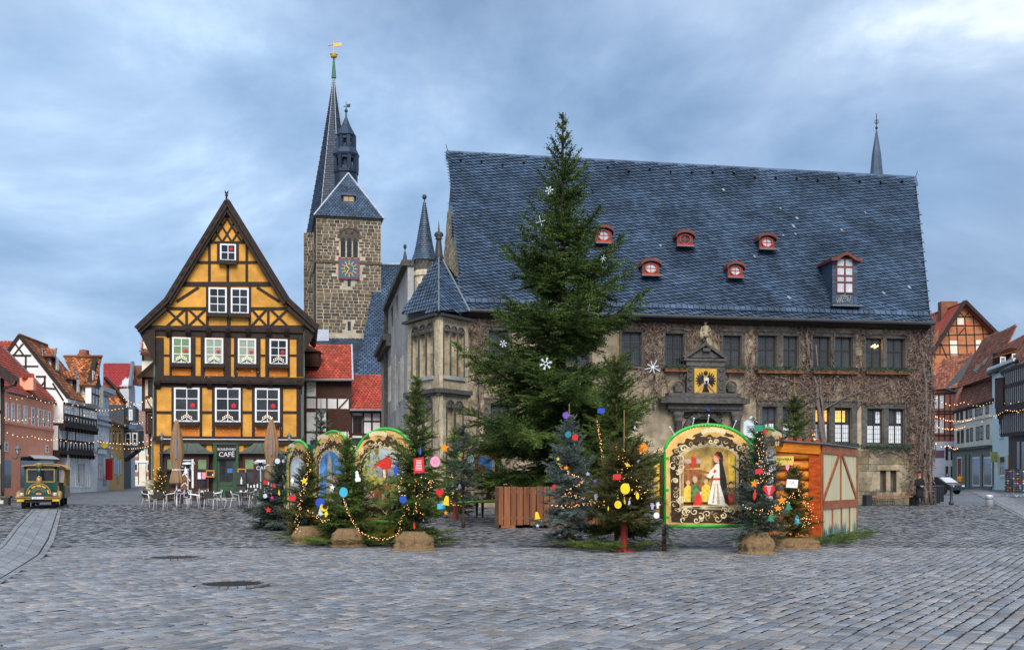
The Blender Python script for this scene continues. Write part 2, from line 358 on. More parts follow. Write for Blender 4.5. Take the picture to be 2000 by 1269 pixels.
def cobbles():
    ca=Vector((math.cos(R(58)),math.sin(R(58)))); na=Vector((ca.y,-ca.x))
    out=[]
    c=-66.0
    while c<66:
        wd=rng.uniform(.15,.185); s=-14+rng.random()*.3
        while s<95:
            ln=rng.uniform(.15,.27); m=ca*(s+ln/2)+na*(c+wd/2)
            if 9.0<m.y<57.5 and abs(m.x)<m.y*.478+4.5 and m.x>-30.5 and m.x<33.5:
                if not lpoly(m.x,m.y) and not rpoly(m.x,m.y) and not any((m-Vector((h.x,h.y))).length<r for h,r in holes_): out.append((c,wd,s,ln,m.y,m.x))
            s+=ln
        c+=wd
    vis=[o for o in out if o[4]>10.2 and abs(o[5])<o[4]*.47]
    near=set(sorted(vis,key=lambda o:o[4]+abs(o[5])*.02)[:300])
    wob=lambda s,c:(.04*math.sin(s*.45+c*.2)+.012*math.sin(s*1.7+c))
    V=[];Fq=[]
    prot=[]
    for k in range(10):
        j=lambda a:rng.uniform(-a,a)
        vs_=[(-.5+.035+j(.02),-.5+.07+j(.03),j(.004)),(.5-.035+j(.02),-.5+.07+j(.03),j(.004)),(.5-.035+j(.02),.5-.07+j(.03),j(.004)),(-.5+.035+j(.02),.5-.07+j(.03),j(.004))]
        inn=[(x*.9,y*.86,.006+z*.5) for x,y,z in vs_]
        bt=[(x*1.02,y*1.02,-.05) for x,y,z in vs_]
        prot.append(([(*a[:2],a[2]-.004) for a in vs_],inn,bt))
    meshes=[]
    for vs_,inn,bt in prot:
        b=MB(); b.add(inn+vs_+bt,[(0,1,2,3)]+[(i+4,(i+1)%4+4,(i+1)%4,i) for i in range(4)]+[(i+8,(i+1)%4+8,(i+1)%4+4,i+4) for i in range(4)]); meshes.append(b.me('cobblestone',m_stone))
    th=math.atan2(ca.y,ca.x)
    for o in out:
        c,wd,s,ln,_,_2=o; k=rng.randrange(10); cc=c+wd/2+wob(s+ln/2,c); z=rng.uniform(-.005,.004); tx,ty=rng.uniform(-.014,.014),rng.uniform(-.014,.014)
        if o in near:
            ctr=ca*(s+ln/2)+na*cc
            T=Matrix.Translation((ctr.x,ctr.y,z))@Matrix.Rotation(th,4,'Z')@Matrix.Rotation(tx,4,'X')@Matrix.Rotation(ty,4,'Y')@Matrix.Diagonal((ln,wd,1,1))
            newobj('cobblestone',meshes[k],pv,T); continue
        vs_,inn,bt=prot[k]; k0=len(V)
        far=o[4]>24
        for (x,y,zz) in (inn+vs_ if not far else vs_):
            p=ca*(s+ln*(.5+x))+na*(cc-wd*y); V.append((p.x,p.y,zz+z+x*ln*tx*2+y*wd*ty))
        if far: Fq.append((k0,k0+1,k0+2,k0+3))
        else:
            Fq.append((k0,k0+1,k0+2,k0+3)); Fq+=[(k0+i+4,k0+(i+1)%4+4,k0+(i+1)%4,k0+i) for i in range(4)]
    o=newobj('cobblestones',npmesh('cobblestones',V,Fq,m_stone),pv); o['kind']='stuff'
    # make sure tops face up
    me=o.data
cobbles()
def lane(edges,name,nx,step):
    l,r=edges; st=MB()
    def samp(e,t):
        x=t*(len(e)-1); i=min(int(x),len(e)-2); return e[i].lerp(e[i+1],x-i)
    ln=sum((l[i+1]-l[i]).length for i in range(len(l)-1)); n=int(ln/step)
    ts=[i/n for i in range(n+1)]
    root=MB().add([tuple(samp(l,t)+Vector((0,0,-.009))) for t in ts]+[tuple(samp(r,t)+Vector((0,0,-.009))) for t in ts],[(i,i+1,n+2+i,n+1+i) for i in range(n)]).build(name,m_joint); root['kind']='structure'
    cuts=[0,.11,.13,.38,.62,.87,.89,1]
    for i in range(n):
        for a,b in ((0,.1),(.125,.37),(.378,.62),(.628,.87),(.9,1)):
            g=.06/max(1,1); t0,t1=ts[i]+.04/n,ts[i+1]-.02/n
            q=[samp(l,t0).lerp(samp(r,t0),a),samp(l,t0).lerp(samp(r,t0),b),samp(l,t1).lerp(samp(r,t1),b),samp(l,t1).lerp(samp(r,t1),a)]
            c=sum(q,Vector())/4; z=rng.uniform(-.001,.003)
            if (q[1]-q[0]).cross(q[2]-q[0]).z<0: q=q[::-1]
            MB().slab([(p-c)+Vector((0,0,z)) for p in q],.03).build('paving_slab',m_slab,root,Matrix.Translation(c))
lane(laneL,'drainage_lane',5,1.1); lane(laneR,'pavement_edge_lane',5,1.6)
def manhole(px,py,r,label):
    c=G(px,py)+Vector((0,0,.012)); t=thing('manhole_cover',label,'manhole cover',c,rng.uniform(0,3),'manhole covers in the cobbles')
    b=MB().lathe([(r*1.1,-.03),(r*1.1,.004),(r*1.0,.006),(r*1.0,-.004)],40); b.build('frame',m_iron,t)
    b=MB().lathe([(r*.985,-.03),(r*.985,.002)],40)
    for i in range(-8,9):
        for k in range(-8,9):
            x,y=i*r*.11,k*r*.11
            if math.hypot(x,y)<r*.9: b.box(x-.016,x+.016,y-.016,y+.016,.0015,.007)
    b.build('cover',m_iron,t)
    for k in range(26):
        a=2*math.pi*k/26
        q=[(math.cos(a+d)*rr,math.sin(a+d)*rr,-.013) for d,rr in ((-.105,r*1.13),(.105,r*1.13),(.105,r*1.34),(-.105,r*1.34))]
        MB().slab(q,.03).build('sett',m_stone,t)
manhole(343,1090,.42,'round iron manhole cover farther from the camera, left of the burlap trees')
manhole(455,1142,.4,'round iron manhole cover nearest the camera in the grey cobbles')

def litter():
    r=random.Random(9); V=[];Fq=[]; m=mat('fallen needles and leaf bits',(.05,.035,.018),rough=.95,isl=.6,colB=(.10,.07,.03))
    spots=[(560,1045,40),(600,1062,45),(676,1068,50),(745,1066,60),(812,1074,60),(1112,1074,55),(1210,1080,70),(1300,1079,30),(1480,1082,45),(1560,1074,55),(1650,1060,60),(890,1014,40),(1100,1032,150)]  # bits added round the tree feet also stand in for contact shade
    for (px,py,w) in spots:
        for k in range(260):
            x=px+r.gauss(0,w*.6); y=py+r.gauss(0,5)
            if y<985: continue
            g=G(x,y); a=r.uniform(0,6.28); l=r.uniform(.01,.035); d=Vector((math.cos(a),math.sin(a),0))*l; s_=Vector((-d.y,d.x,0))*r.uniform(.12,.4); k0=len(V); z=Vector((0,0,.009))
            V+=[tuple(g-d+z),tuple(g+s_+z),tuple(g+d+z*1.2),tuple(g-s_+z)]; Fq.append((k0,k0+1,k0+2,k0+3))
    for k in range(420):
        g=Vector((r.uniform(-9,10),r.uniform(10.5,34),.009)); a=r.uniform(0,6.28); l=r.uniform(.012,.04); d=Vector((math.cos(a),math.sin(a),0))*l; s_=Vector((-d.y,d.x,.1*l))*r.uniform(.3,.7); k0=len(V); V+=[tuple(g-d),tuple(g+s_),tuple(g+d),tuple(g-s_)]; Fq.append((k0,k0+1,k0+2,k0+3))
    o=newobj('leaf_litter',npmesh('leaf_litter',V,Fq,m)); tag(o,'brown fallen needles and leaf bits scattered on the cobbles','leaf litter',kind='stuff')
litter()
# ------------------------------------------------------------------ town hall
rng=random.Random(3)
m_slate=mat('blue slate',(.047,.08,.136),rough=.45,var=.25,scale=5,bump=.12,rnd=.32,isl=.32,colB=(.05,.08,.125),spec=.4,big=.42)
m_deck_shade=mat('dark slate deck and edge shade',(.012,.016,.022),rough=.7)  # roof deck; also painted on slate edges in place of course shadows
m_plaster=mat('old sandstone plaster',(.31,.25,.17),rough=.9,var=.35,scale=2.2,bump=.35,big=.4,detail=8)
m_ash=mat('sandstone ashlar',(.43,.335,.195),rough=.9,var=.3,scale=5,bump=.3,rnd=.3,big=.3,colB=(.42,.36,.26),detail=8)
m_ashb=mat('brown foundation stone',(.235,.18,.10),rough=.9,var=.35,scale=5,bump=.35,rnd=.35,big=.35,colB=(.23,.20,.15),detail=8)
m_ashd=mat('weathered dark stone',(.085,.08,.072),rough=.9,var=.4,scale=6,bump=.4,big=.3)
m_ashg=mat('grey side wall stone',(.36,.35,.33),rough=.9,var=.2,scale=4,bump=.25,big=.3,rnd=.15)
m_wood=mat('dark brown window wood',(.028,.02,.016),rough=.6,var=.3,scale=8)
m_red=mat('red dormer paint',(.15,.042,.03),rough=.6,var=.3,scale=10,big=.2)
m_redb=mat('bright red sill paint',(.36,.045,.028),rough=.5,var=.15)
m_glass=mat('dark window glass',(.022,.026,.03),rough=.08,var=.5,scale=1.3,spec=.6,rnd=.5)
m_glassl=mat('pale curtained glass',(.45,.47,.5),rough=.25,var=.25,scale=2.5,spec=.5,rnd=.12)
m_curt=mat('white curtain behind glass',(.62,.64,.68),rough=.4,var=.2,scale=14,stretch=(6,6,.2),spec=.5)
m_warm=mat('warm lit window',(.75,.42,.11),rough=.3,var=.25,scale=2,emit=.45)
m_lead=mat('lead glazing bars',(.075,.078,.08),rough=.5)
m_zinc=mat('grey zinc sheet',(.16,.18,.2),rough=.45,metal=.3,var=.15)
m_gut=mat('dark gutter metal',(.04,.04,.042),rough=.5)
m_gold=mat('gold paint',(.62,.36,.05),rough=.35,var=.2,metal=.3)
m_fir=mat('window box greenery',(.03,.055,.03),rough=.8,isl=.5,colB=(.05,.085,.06))
TA=P(905,925,53.3); TB=P(1820,925,57.75)
th=Fac(TA,TB)
town=thing('town_hall','long stone town hall under a huge blue slate roof behind the tall fir','town hall',(TA.x,TA.y,0),th.rz)
M0=Matrix()
eave=th.uz(1300,613)[1]
upper=[(955,645,993,720),(1060,648,1096,714),(1110,648,1150,714),(1215,648,1253,714),(1299,651,1336,716),(1412,655,1448,718),(1480,655,1517,719),(1529,656,1559,719),(1587,657,1622,720),(1629,658,1665,720),(1690,660,1724,721),(1731,661,1767,721)]
lower=[(958,790,995,850),(1060,790,1096,850),(1110,792,1150,852),(1488,794,1517,862),(1528,794,1560,862),(1592,795,1621,864),(1630,796,1663,865),(1693,798,1725,867),(1735,798,1766,868)]
UW=[th.rect(*r) for r in upper]; LW=[th.rect(*r) for r in lower]
dU=th.rect(1345,806,1411,985); dU=(dU[0],dU[1],0,th.uz(1378,818)[1])
cel=[th.rect(1719,918,1731,961),th.rect(1739,918,1751,961)]
wall=wallholes(town,M0,0,th.w,-.1,eave+.15,UW+LW+[dU]+cel,m_plaster,depth=.34)
MB().box(.02,th.w-.02,.36,12,-.1,eave-.3).build('inner_wall',m_wood,town)
# right end wall and left gable
MB().add([(th.w,.34,-.1),(th.w,12,-.1),(th.w,12,eave),(th.w,.34,eave)],[(0,1,2,3)]).build('end_wall',m_plaster,town)
ridL=P(875,296,59.2); eL=P(905,604,52.7); eR=P(1819,630,57.1)
upp=(ridL-eL); nr=(eR-eL).cross(upp).normalized()
def roofpt(px,py):
    d=Vector(((px-CX)/F,1,-(py-HY)/F)); o=Vector((0,0,CZ)); t=(eL-o).dot(nr)/d.dot(nr); return o+d*t
ridR=roofpt(1788,346)
Mi=Wi(town)
# stone gable wall on the left, seen as a narrow strip, laid of blocks
gl=[th.W@Vector((.05,.1,eave-.2)),th.W@Vector((.05,12,eave-.2))]
apx=ridL+Vector((.25,0,-.35))
MB().add([gl[0],gl[1],apx],[(0,1,2)]).build('gable_wall',m_ashd,town,Mi)
def gable_blocks():
    A,B,C=gl[0],gl[1],apx; H=C.z-A.z; n=int(H/.32)
    nrm=Vector((B.y-A.y,-(B.x-A.x),0)).normalized()
    if nrm.x>0: nrm=-nrm
    k=0
    for j in range(n):
        z0=A.z+j*H/n; f=(z0-A.z)/H; g=min(1,(z0+H/n-A.z)/H)
        a=A.lerp(C,f); b=B.lerp(C,f); a2=A.lerp(C,g); b2=B.lerp(C,g)
        L=(b-a).length; m=max(1,int(L/.55)); off=rng.random()*.5
        ts=[0]+[min(1,(i+off)/m) for i in range(m)]+[1]
        for i in range(len(ts)-1):
            if ts[i+1]-ts[i]<.05/max(L,.1): continue
            if k>=300: return
            q=[a.lerp(b,ts[i]+.01),a.lerp(b,ts[i+1]-.01),a2.lerp(b2,ts[i+1]-.01),a2.lerp(b2,ts[i]+.01)]
            q=[p+nrm*rng.uniform(.05,.08) for p in q]; q[2].z-=.025;q[3].z-=.025
            c=sum(q,Vector())/4; nn=(q[1]-q[0]).cross(q[2]-q[0])
            if nn.dot(nrm)<0: q=q[::-1]
            MB().slab([p-c for p in q],.06).build('stone',m_ash,town,Mi@Matrix.Translation(c)); k+=1
gable_blocks()
for (py,h_) in ((455,40),(520,26)):
    c=P(888+(py-455)*.1,py,58.5)
    MB().prism([(-.22,0),(.22,0),(.22,h_*.022),(.0,h_*.028),(-.22,h_*.022)],-.02,.3).build('gable_opening',m_glass,town,Mi@Matrix.Translation(c+Vector((-.12,-.9,-.4)))@Matrix.Rotation(R(-80),4,'Z'))
roof_tiles(town,[eL,eR,ridR,ridL],.235,.235,m_slate,'slate',ang=R(11),skew=-.20,nind=300,base=m_deck_shade,thick=.2,tilt=.06,t=.035,edge=m_deck_shade)
# ridge band and snow guard, gutter
m_lpale=mat('lichen pale slate',(.22,.24,.26),rough=.8)
d=(ridR-ridL)
MB().slab([ridL+Vector((-.1,-.32,-.52)),ridR+Vector((.05,-.32,-.52)),ridR+Vector((.05,0,.06)),ridL+Vector((-.1,0,.06))],.05).build('ridge_cap',m_slate,town,Mi)
n_=80
for i in range(n_):
    a=eL.lerp(eR,(i+.06)/n_)+upp*.035; b=eL.lerp(eR,(i+.94)/n_)+upp*.035; u2=upp.normalized()*.26
    MB().slab([Vector((0,0,0)),b-a,b-a+u2,u2],.05).build('snow_guard_slate',m_slate,town,Mi@Matrix.Translation(a+nr*(.1 if nr.z>0 else -.1)))
MB().tube([eL+Vector((-.2,-.1,-.06)),eR+Vector((.15,-.1,-.06))],.1,8).build('gutter',m_gut,town,Mi)
MB().slab([eL+Vector((0,.05,-.12)),eR+Vector((0,.05,-.12)),eR+Vector((0,.75,-.3)),eL+Vector((0,.75,-.3))],.1).build('eave_board',m_wood,town,Mi)
for k in range(16):
    p=roofpt(rng.uniform(1260,1780),rng.uniform(370,600)); u=(eR-eL).normalized(); v=upp.normalized()
    n3=nr if nr.z>0 else -nr; s=rng.uniform(.07,.13)
    MB().slab([p+n3*.075-v*s,p+n3*.075+u*s*1.2-v*s*.6,p+n3*.075+u*s*.4+v*s,p+n3*.075-u*s*.7+v*s*.7][::1],.02).build('patched_slate',m_lpale,town,Mi)
for k in range(22):
    p=roofpt(900+k*41,318+k*2.0+rng.uniform(-4,4)); MB().box(-.06,.06,-.25,.02,-.02,.04).build('roof_hook',m_gut,town,Mi@Matrix.Translation(p+Vector((0,0,.1))))
MB().tube([ridL,ridL+Vector((-.12,0,.4))],.02,5).build('lightning_rod',m_gut,town,Mi); MB().tube([ridR,ridR+Vector((.12,0,.35))],.02,5).build('lightning_rod',m_gut,town,Mi)
# oval dormers
def ovald(px0,py0,px1,py1,gm):
    """box dormer with a segmental head and an oval light; base centre sits on the roof"""
    base=roofpt((px0+px1)/2,py1); D=base.y; w=(px1-px0)*.88*D/F; h=(py1-py0)*.92*D/F
    T=Mi@Matrix.Translation(base)@Matrix.Rotation(th.rz,4,'Z')
    hs=h*.66; N_=9
    arc=[(w*.5*math.cos(math.pi*(1-i/N_)) if True else 0,hs+ (h-hs)*math.sin(math.pi*i/N_)) for i in range(N_+1)]
    b=MB(); ro=[(-w*.47,0),(w*.47,0)]+[(x*.94,z) for x,z in arc[::-1]]
    b.prism(ro,-.12,2.6)
    o=b.build('dormer',m_slate,town,T)
    f=MB(); R1=16; ox,oz,ra,rb=0,h*.46,w*.29,h*.27
    inner=[(ox+ra*math.cos(2*math.pi*i/R1-math.pi/2),oz+rb*math.sin(2*math.pi*i/R1-math.pi/2)) for i in range(R1)]
    # front with oval hole: connect to outline by angle
    outl=[]
    for i in range(R1):
        a=2*math.pi*i/R1-math.pi/2; dx,dz=math.cos(a),math.sin(a); t=9
        if dx>1e-6: t=min(t,(w*.47)/dx)
        if dx<-1e-6: t=min(t,(-w*.47)/dx)
        if dz>1e-6: t=min(t,(hs*1.12-oz)/dz)
        if dz<-1e-6: t=min(t,(-oz)/dz)
        outl.append((ox+dx*t,oz+dz*t))
    vs_=[(x,-.2,z) for x,z in inner]+[(x,-.2,z) for x,z in outl]+[(x,-.05,z) for x,z in inner]
    f.add(vs_,[(i,(i+1)%R1,(i+1)%R1+R1,i+R1) for i in range(R1)]+[((i+1)%R1,i,i+2*R1,(i+1)%R1+2*R1) for i in range(R1)])
    f.build('dormer_front',m_red,o)
    hd=MB()
    for i in range(N_):
        (x0,z0),(x1,z1)=arc[i],arc[i+1]; x0*=1.12;x1*=1.12
        hd.prism([(x0,z0-.1),(x1,z1-.1),(x1,z1+.05),(x0,z0+.05)],-.36,.4)
    hd.build('dormer_hood',m_red,o)
    rg=MB()
    for i in range(R1):
        a,b2=inner[i],inner[(i+1)%R1]; c=(ox,oz)
        q=[a,b2,(c[0]+(b2[0]-c[0])*1.2,c[1]+(b2[1]-c[1])*1.2),(c[0]+(a[0]-c[0])*1.2,c[1]+(a[1]-c[1])*1.2)]
        rg.prism(q,-.25,-.19)
    rg.box(-.018,.018,-.19,-.15,oz-rb,oz+rb); rg.box(-ra,ra,-.19,-.15,oz-.018,oz+.018)
    rg.build('oval_frame',m_redb if True else m_red,o)
    MB().prism(inner,-.17,-.14).build('oval_pane',gm,o)
    MB().box(-w*.5,w*.5,-.3,-.19,0,h*.14).build('dormer_sill',m_redb,o)
    MB().box(-w*.58,w*.58,-.55,-.2,-.06,-.02).build('lead_apron',m_zinc,o)
for r,gm in (((1157,440,1197,477),m_glassl),((1316,450,1355,483),m_glass),((1476,456,1514,489),m_glassl),((1248,505,1290,540),m_glassl),((1415,511,1452,544),m_glassl),((1042,510,1078,545),m_glassl)): ovald(*r,gm)
# tall dormer
def talld():
    base=roofpt(1648,596); D=base.y; s=D/F; w=50*s; h=(596-507)*s
    T=Mi@Matrix.Translation(base)@Matrix.Rotation(th.rz-.05,4,'Z')
    o=MB().box(-w/2,w/2,-.1,4.2,-.3,h).build('tall_dormer',m_slate,town,T)
    N_=10; hd=MB(); ww=w*1.25
    pr=[(-ww/2+ww*i/N_,h+.0+.34*math.exp(-((i/N_-.5)/.22)**2)) for i in range(N_+1)]
    for i in range(N_): hd.prism([(pr[i][0],pr[i][1]-.16),(pr[i+1][0],pr[i+1][1]-.16),pr[i+1],pr[i]],-.42,3.9)
    hd.build('dormer_hood',m_red,o)
    sl=MB()
    for k in range(12):
        for xa,xb in ((-w/2-.02,-w*.36),(w*.36,w/2+.02)): blk('slate',m_slate,xa,xb,-.125,-.1,-.1+k*.2,.08+k*.2,o)
    wx=window(o,Matrix.Identity(4),-w*.36,w*.36,22*s,h+.06,m_red,m_glassl,2,2,fw=.07,bw=.09,y=-.16,transom=(.3,.5,.77))
    sg=MB()
    for k in range(30):
        x,z=rng.uniform(-w*.32,w*.32),rng.uniform(.15,.5); a=rng.uniform(0,3.1); sg.beam((x-.1*math.cos(a),z-.1*math.sin(a)),(x+.1*math.cos(a),z+.1*math.sin(a)),.035,-.15,-.12)
    sg.build('relief_panel',m_lpale,o)
    MB().box(-w*.62,w*.62,-.5,-.1,-.12,-.06).build('lead_apron',m_zinc,o)
talld()
# windows
def thwin(r,lo,k):
    u0,u1,z0,z1=r; w,h=u1-u0,z1-z0
    o=window(town,M0,u0,u1,z0,z1,m_wood,m_glass,2,3,fw=.085,bw=.075,y=.16,d=.1,transom=(.58,),panes=False)
    grid=MB()
    for i in range(1,8): grid.box(w*i/8-.008,w*i/8+.008,.02,.03,.08,h-.08)
    for i in range(1,7): grid.box(.08,w-.08,.02,.03,h*i/7-.008,h*i/7+.008)
    grid.build('glazing_lead',m_lead,o)
    if lo and k>=3:
        for sx in (0,1): blk('curtain',m_curt,w*(.09 if sx==0 else .54),w*(.46 if sx==0 else .91),.024,.03,.09,h*.52,o)
        if k in (5,6): blk('lit_pane',m_warm,w*.1,w*(.9 if k==5 else .7),.022,.028,h*.6,h*.92,o)
        if k in (7,8): blk('curtain',m_curt,w*.62,w*.9,.024,.03,h*.6,h*.92,o)
for k,r in enumerate(UW): thwin(r,False,k)
for k,r in enumerate(LW): thwin(r,True,k)
ch=MB()
for k in range(9): ch.ball((.25+.42*(k%5)/5,.0,0.05*(k//5)+.06*math.sin(k*2.1)),.035,6,4)
u_,z_=th.uz(1697,676); ch.build('chandelier',mat('chandelier glow',(1,.55,.2),emit=5),town,Matrix.Translation((u_,.15,z_)))
for r in cel:
    b=MB(); w=r[1]-r[0]
    for i in range(7): b.box(w*i/6-.01,w*i/6+.01,0,.02,0,r[3]-r[2])
    o=b.build('cellar_grille',m_gut,town,Matrix.Translation((r[0],.1,r[2])))
def surround(rs,head=.17,side=.16,sill=.14):
    u0=min(r[0] for r in rs); u1=max(r[1] for r in rs); z0=min(r[2] for r in rs); z1=max(r[3] for r in rs)
    B=MB(); B.box(u0-side,u1+side,-.07,.04,z1+.003,z1+head); B.box(u0-side,u0-.003,-.06,.04,z0,z1); B.box(u1+.003,u1+side,-.06,.04,z0,z1)
    for a,b in zip(rs[:-1],rs[1:]): B.box(a[1]+.003,b[0]-.003,-.05,.04,z0,z1)
    B.box(u0-side-.06,u1+side+.06,-.14,.04,z0-sill,z0-.003)
    B.box(u0-side-.05,u1+side+.05,-.12,.04,z1+head+.002,z1+head+.07)
    B.build('window_surround',m_ashd,town)
    return u0,u1,z0
groupsU=[[0],[1,2],[3],[4],[5],[6,7],[8,9],[10,11]]
groupsL=[[0],[1,2],[3,4],[5,6],[7,8]]
def greenbox(u0,u1,z,seed,box=True):
    r=random.Random(seed)
    pl=thing('window_box','','planter',th.W@Vector(((u0+u1)/2,0,z)),th.rz,'evergreen window boxes on the town hall')
    l=(u1-u0)/2
    if box: MB().box(-l,l,-.36,-.1,-.16,.02).build('box',mat('brown planter box',(.19,.075,.03),var=.3),pl)
    b=MB()
    for k in range(int(150*(u1-u0))):
        x,y,zz=r.uniform(-l-.06,l+.06),r.uniform(-.5,-.1),r.uniform(-.06,.22)*(1-.2*abs(r.random()))
        a=r.uniform(0,6.28); t=r.uniform(.1,.22); d=Vector((math.cos(a),math.sin(a)*.6-.3,r.uniform(-.6,.5))).normalized()*t; s=d.cross(Vector((0,1,.3))).normalized()*.02
        p=Vector((x,y,zz)); b.add([p-s,p+s,p+d+s*.4,p+d-s*.4],[(0,1,2,3)])
    o=b.build('greenery',m_fir,pl); o['kind']='stuff'
    return pl
names_up=['behind the tall fir at far left','behind the tall fir left of its trunk','right of the tall fir behind the thin fir tips','left of the portal statue','right of the portal statue','under the first window pair right of the portal','under the middle upper window pair','under the window pair with the lit chandelier']
for gi,g in enumerate(groupsU):
    u0,u1,z0=surround([UW[i] for i in g])
    if gi>=3:
        greenbox(u0-.1,u1+.15,z0-.12,gi)['label']='evergreen window box '+names_up[gi]
for gi,g in enumerate(groupsL):
    u0,u1,z0=surround([LW[i] for i in g],head=.28,side=.3)
    if gi>=3: greenbox(u0-.1,u1+.15,z0-.22,gi+20,False)['label']='bushy fir twigs on the ground floor sill, '+('under the warm lit windows' if gi==3 else 'under the rightmost curtained windows')
# ashlar at the right foot of the facade
for j in range(9):
    z=j*.36; u=th.uz(1640,925)[0]+rng.random()*.3
    while u<th.w-.05:
        w=min(rng.uniform(.35,.75),th.w-.02-u)
        if w>.15 and not any(u<c[1]+.05 and u+w>c[0]-.05 and z<c[3]+.05 and z+.34>c[2] for c in cel) and z<LW[-1][2]-.5:
            p=rng.uniform(.015,.045); blk('stone',m_ashb,u+.012,u+w-.012,-p,.03,z+.012,z+.35,town)
        u+=w
for k in range(9):
    a=math.pi*(.25+.5*k/8); u_,z_=th.uz(1735,925); rr=1.3
    blk('arch_stone',m_ashb,u_+rr*math.cos(a)-.11,u_+rr*math.cos(a)+.11,-.065,.03,z_+.02+rr*math.sin(a)-.17,z_+.02+rr*math.sin(a)+.17,town,ry=math.pi/2-a)
u0,u1=cel[0][0],cel[1][1]; MB().box(u0-.2,u1+.2,-.07,.03,cel[0][3]+.003,cel[0][3]+.2).build('lintel',m_ashb,town)
# portal
pt=Matrix.Identity(4)
def rb(name,x0,y0,x1,y1,v0,v1,m=m_ashd):
    u0,u1,z0,z1=th.rect(x0,y0,x1,y1,v0); return blk(name,m,u0,u1,v0,v1,z0,z1,town)
rb('portal_cornice',1292,777,1465,787,-.75,.02); rb('portal_ledge',1306,767,1448,774,-.6,.02); rb('entablature',1306,788.5,1450,799,-.5,.02)
rb('portal_cornice',1300,774.5,1456,776.5,-.68,.0); rb('portal_frieze',1310,800,1446,803,-.42,.0)
rb('attic_block',1342,716,1417,766.5,-.38,.0); rb('attic_frieze',1341,705,1417,715,-.42,.0); rb('attic_cornice',1336,700,1420,704.5,-.5,.0)
for (x0,x1) in ((1318,1334),(1431,1448)):
    u0,u1,z0,z1=th.rect(x0,804,x1,985,-.4); z0=0; r=(u1-u0)/2; h=z1
    MB().lathe([(r*1.3,0),(r*1.3,.5),(r*1.05,.55),(r*.95,h*.5),(r*.85,h-.5),(r*1.15,h-.45),(r*.95,h-.4),(r*1.25,h-.22),(r*1.35,h)],14,((u0+u1)/2,-.32,0)).build('column',m_ashd,town,smooth=True)
uc,zt=th.uz(1378,701,-.4); _,za=th.uz(1378,671,-.4); hw=th.uz(1419,701,-.4)[0]-uc
b=MB(); b.prism([(uc-hw*.85,zt+.08),(uc+hw*.85,zt+.08),(uc,za-.12)],-.3,.0); b.beam((uc-hw,zt+.05),(uc,za),.13,-.46,.0); b.beam((uc+hw,zt+.05),(uc,za),.13,-.46,.0); b.build('pediment',m_ashd,town)
blk('portal_door',m_wood,dU[0],dU[1],.2,.3,0,dU[3],town)
for k in range(6): blk('door_plank',m_wood,dU[0]+(dU[1]-dU[0])*k/6+.01,dU[0]+(dU[1]-dU[0])*(k+1)/6-.01,.16,.198,0,dU[3]-.4,town)
# arch ring over the doorway, carved lumps
zc=th.uz(1378,846,-.2)[1]; ro=th.uz(1416,846,-.2)[0]-uc
b=MB()
for i in range(16):
    a0,a1=math.pi*i/16,math.pi*(i+1)/16
    b.prism([(uc+ro*.78*math.cos(a0),zc+ro*.78*math.sin(a0)),(uc+ro*math.cos(a0+.01),zc+ro*math.sin(a0+.01)),(uc+ro*math.cos(a1-.01),zc+ro*math.sin(a1-.01)),(uc+ro*.78*math.cos(a1),zc+ro*.78*math.sin(a1))],-.22-.04*(i%2),.02)
b.build('arch_ring',m_ashd,town)
MB().box(uc-ro,uc-ro*.78,-.2,.02,0,zc).box(uc+ro*.78,uc+ro,-.2,.02,0,zc).build('door_jamb',m_ashd,town)
b=MB(); 
for sx in (-1,1):
    for k in range(16):
        b.ball((uc+sx*rng.uniform(.62,1.15),-.04,zc+ro*rng.uniform(.75,1.12)),rng.uniform(.05,.1),6,4)
b.build('spandrel_carving',m_ashd,town)
blk('number_plate',mat('blue enamel',(.03,.05,.4),rough=.3),uc+.02,uc+.16,-.56,-.51,th.uz(1380,802,-.5)[1],th.uz(1380,798,-.5)[1],town)
# scrolls and discs of the attic
for sx in (-1,1):
    sc_=MB(); px=1378+sx*50
    uu,zz=th.uz(px,755,-.25)
    sc_.tube([(uu+.32*(1-k/14)*math.cos(k*.7)*sx*1.0,-.2,zz+.32*(1-k/14)*math.sin(k*.7)) for k in range(14)],.06,6)
    uu,zz=th.uz(1378+sx*41,735,-.25); sc_.tube([(uu+.2*(1-k/12)*math.cos(k*.8)*sx,-.2,zz+.42*(1-k/14)*math.sin(k*.55)) for k in range(12)],.055,6)
    uu,zz=th.uz(1378+sx*52,765,-.25); sc_.box(uu-.22,uu+.22,-.3,.0,zz,zz+.3)
    sc_.build('scroll',m_ashd,town)
    for py in (722,739,757):
        uu,zz=th.uz(1378+sx*30,py,-.38); MB().lathe([(.1,0),(.13,.03),(.1,.06),(.07,.03)],12).build('roundel',m_ashd,town,Matrix.Translation((uu,-.38,zz))@Matrix.Rotation(R(90),4,'X'))
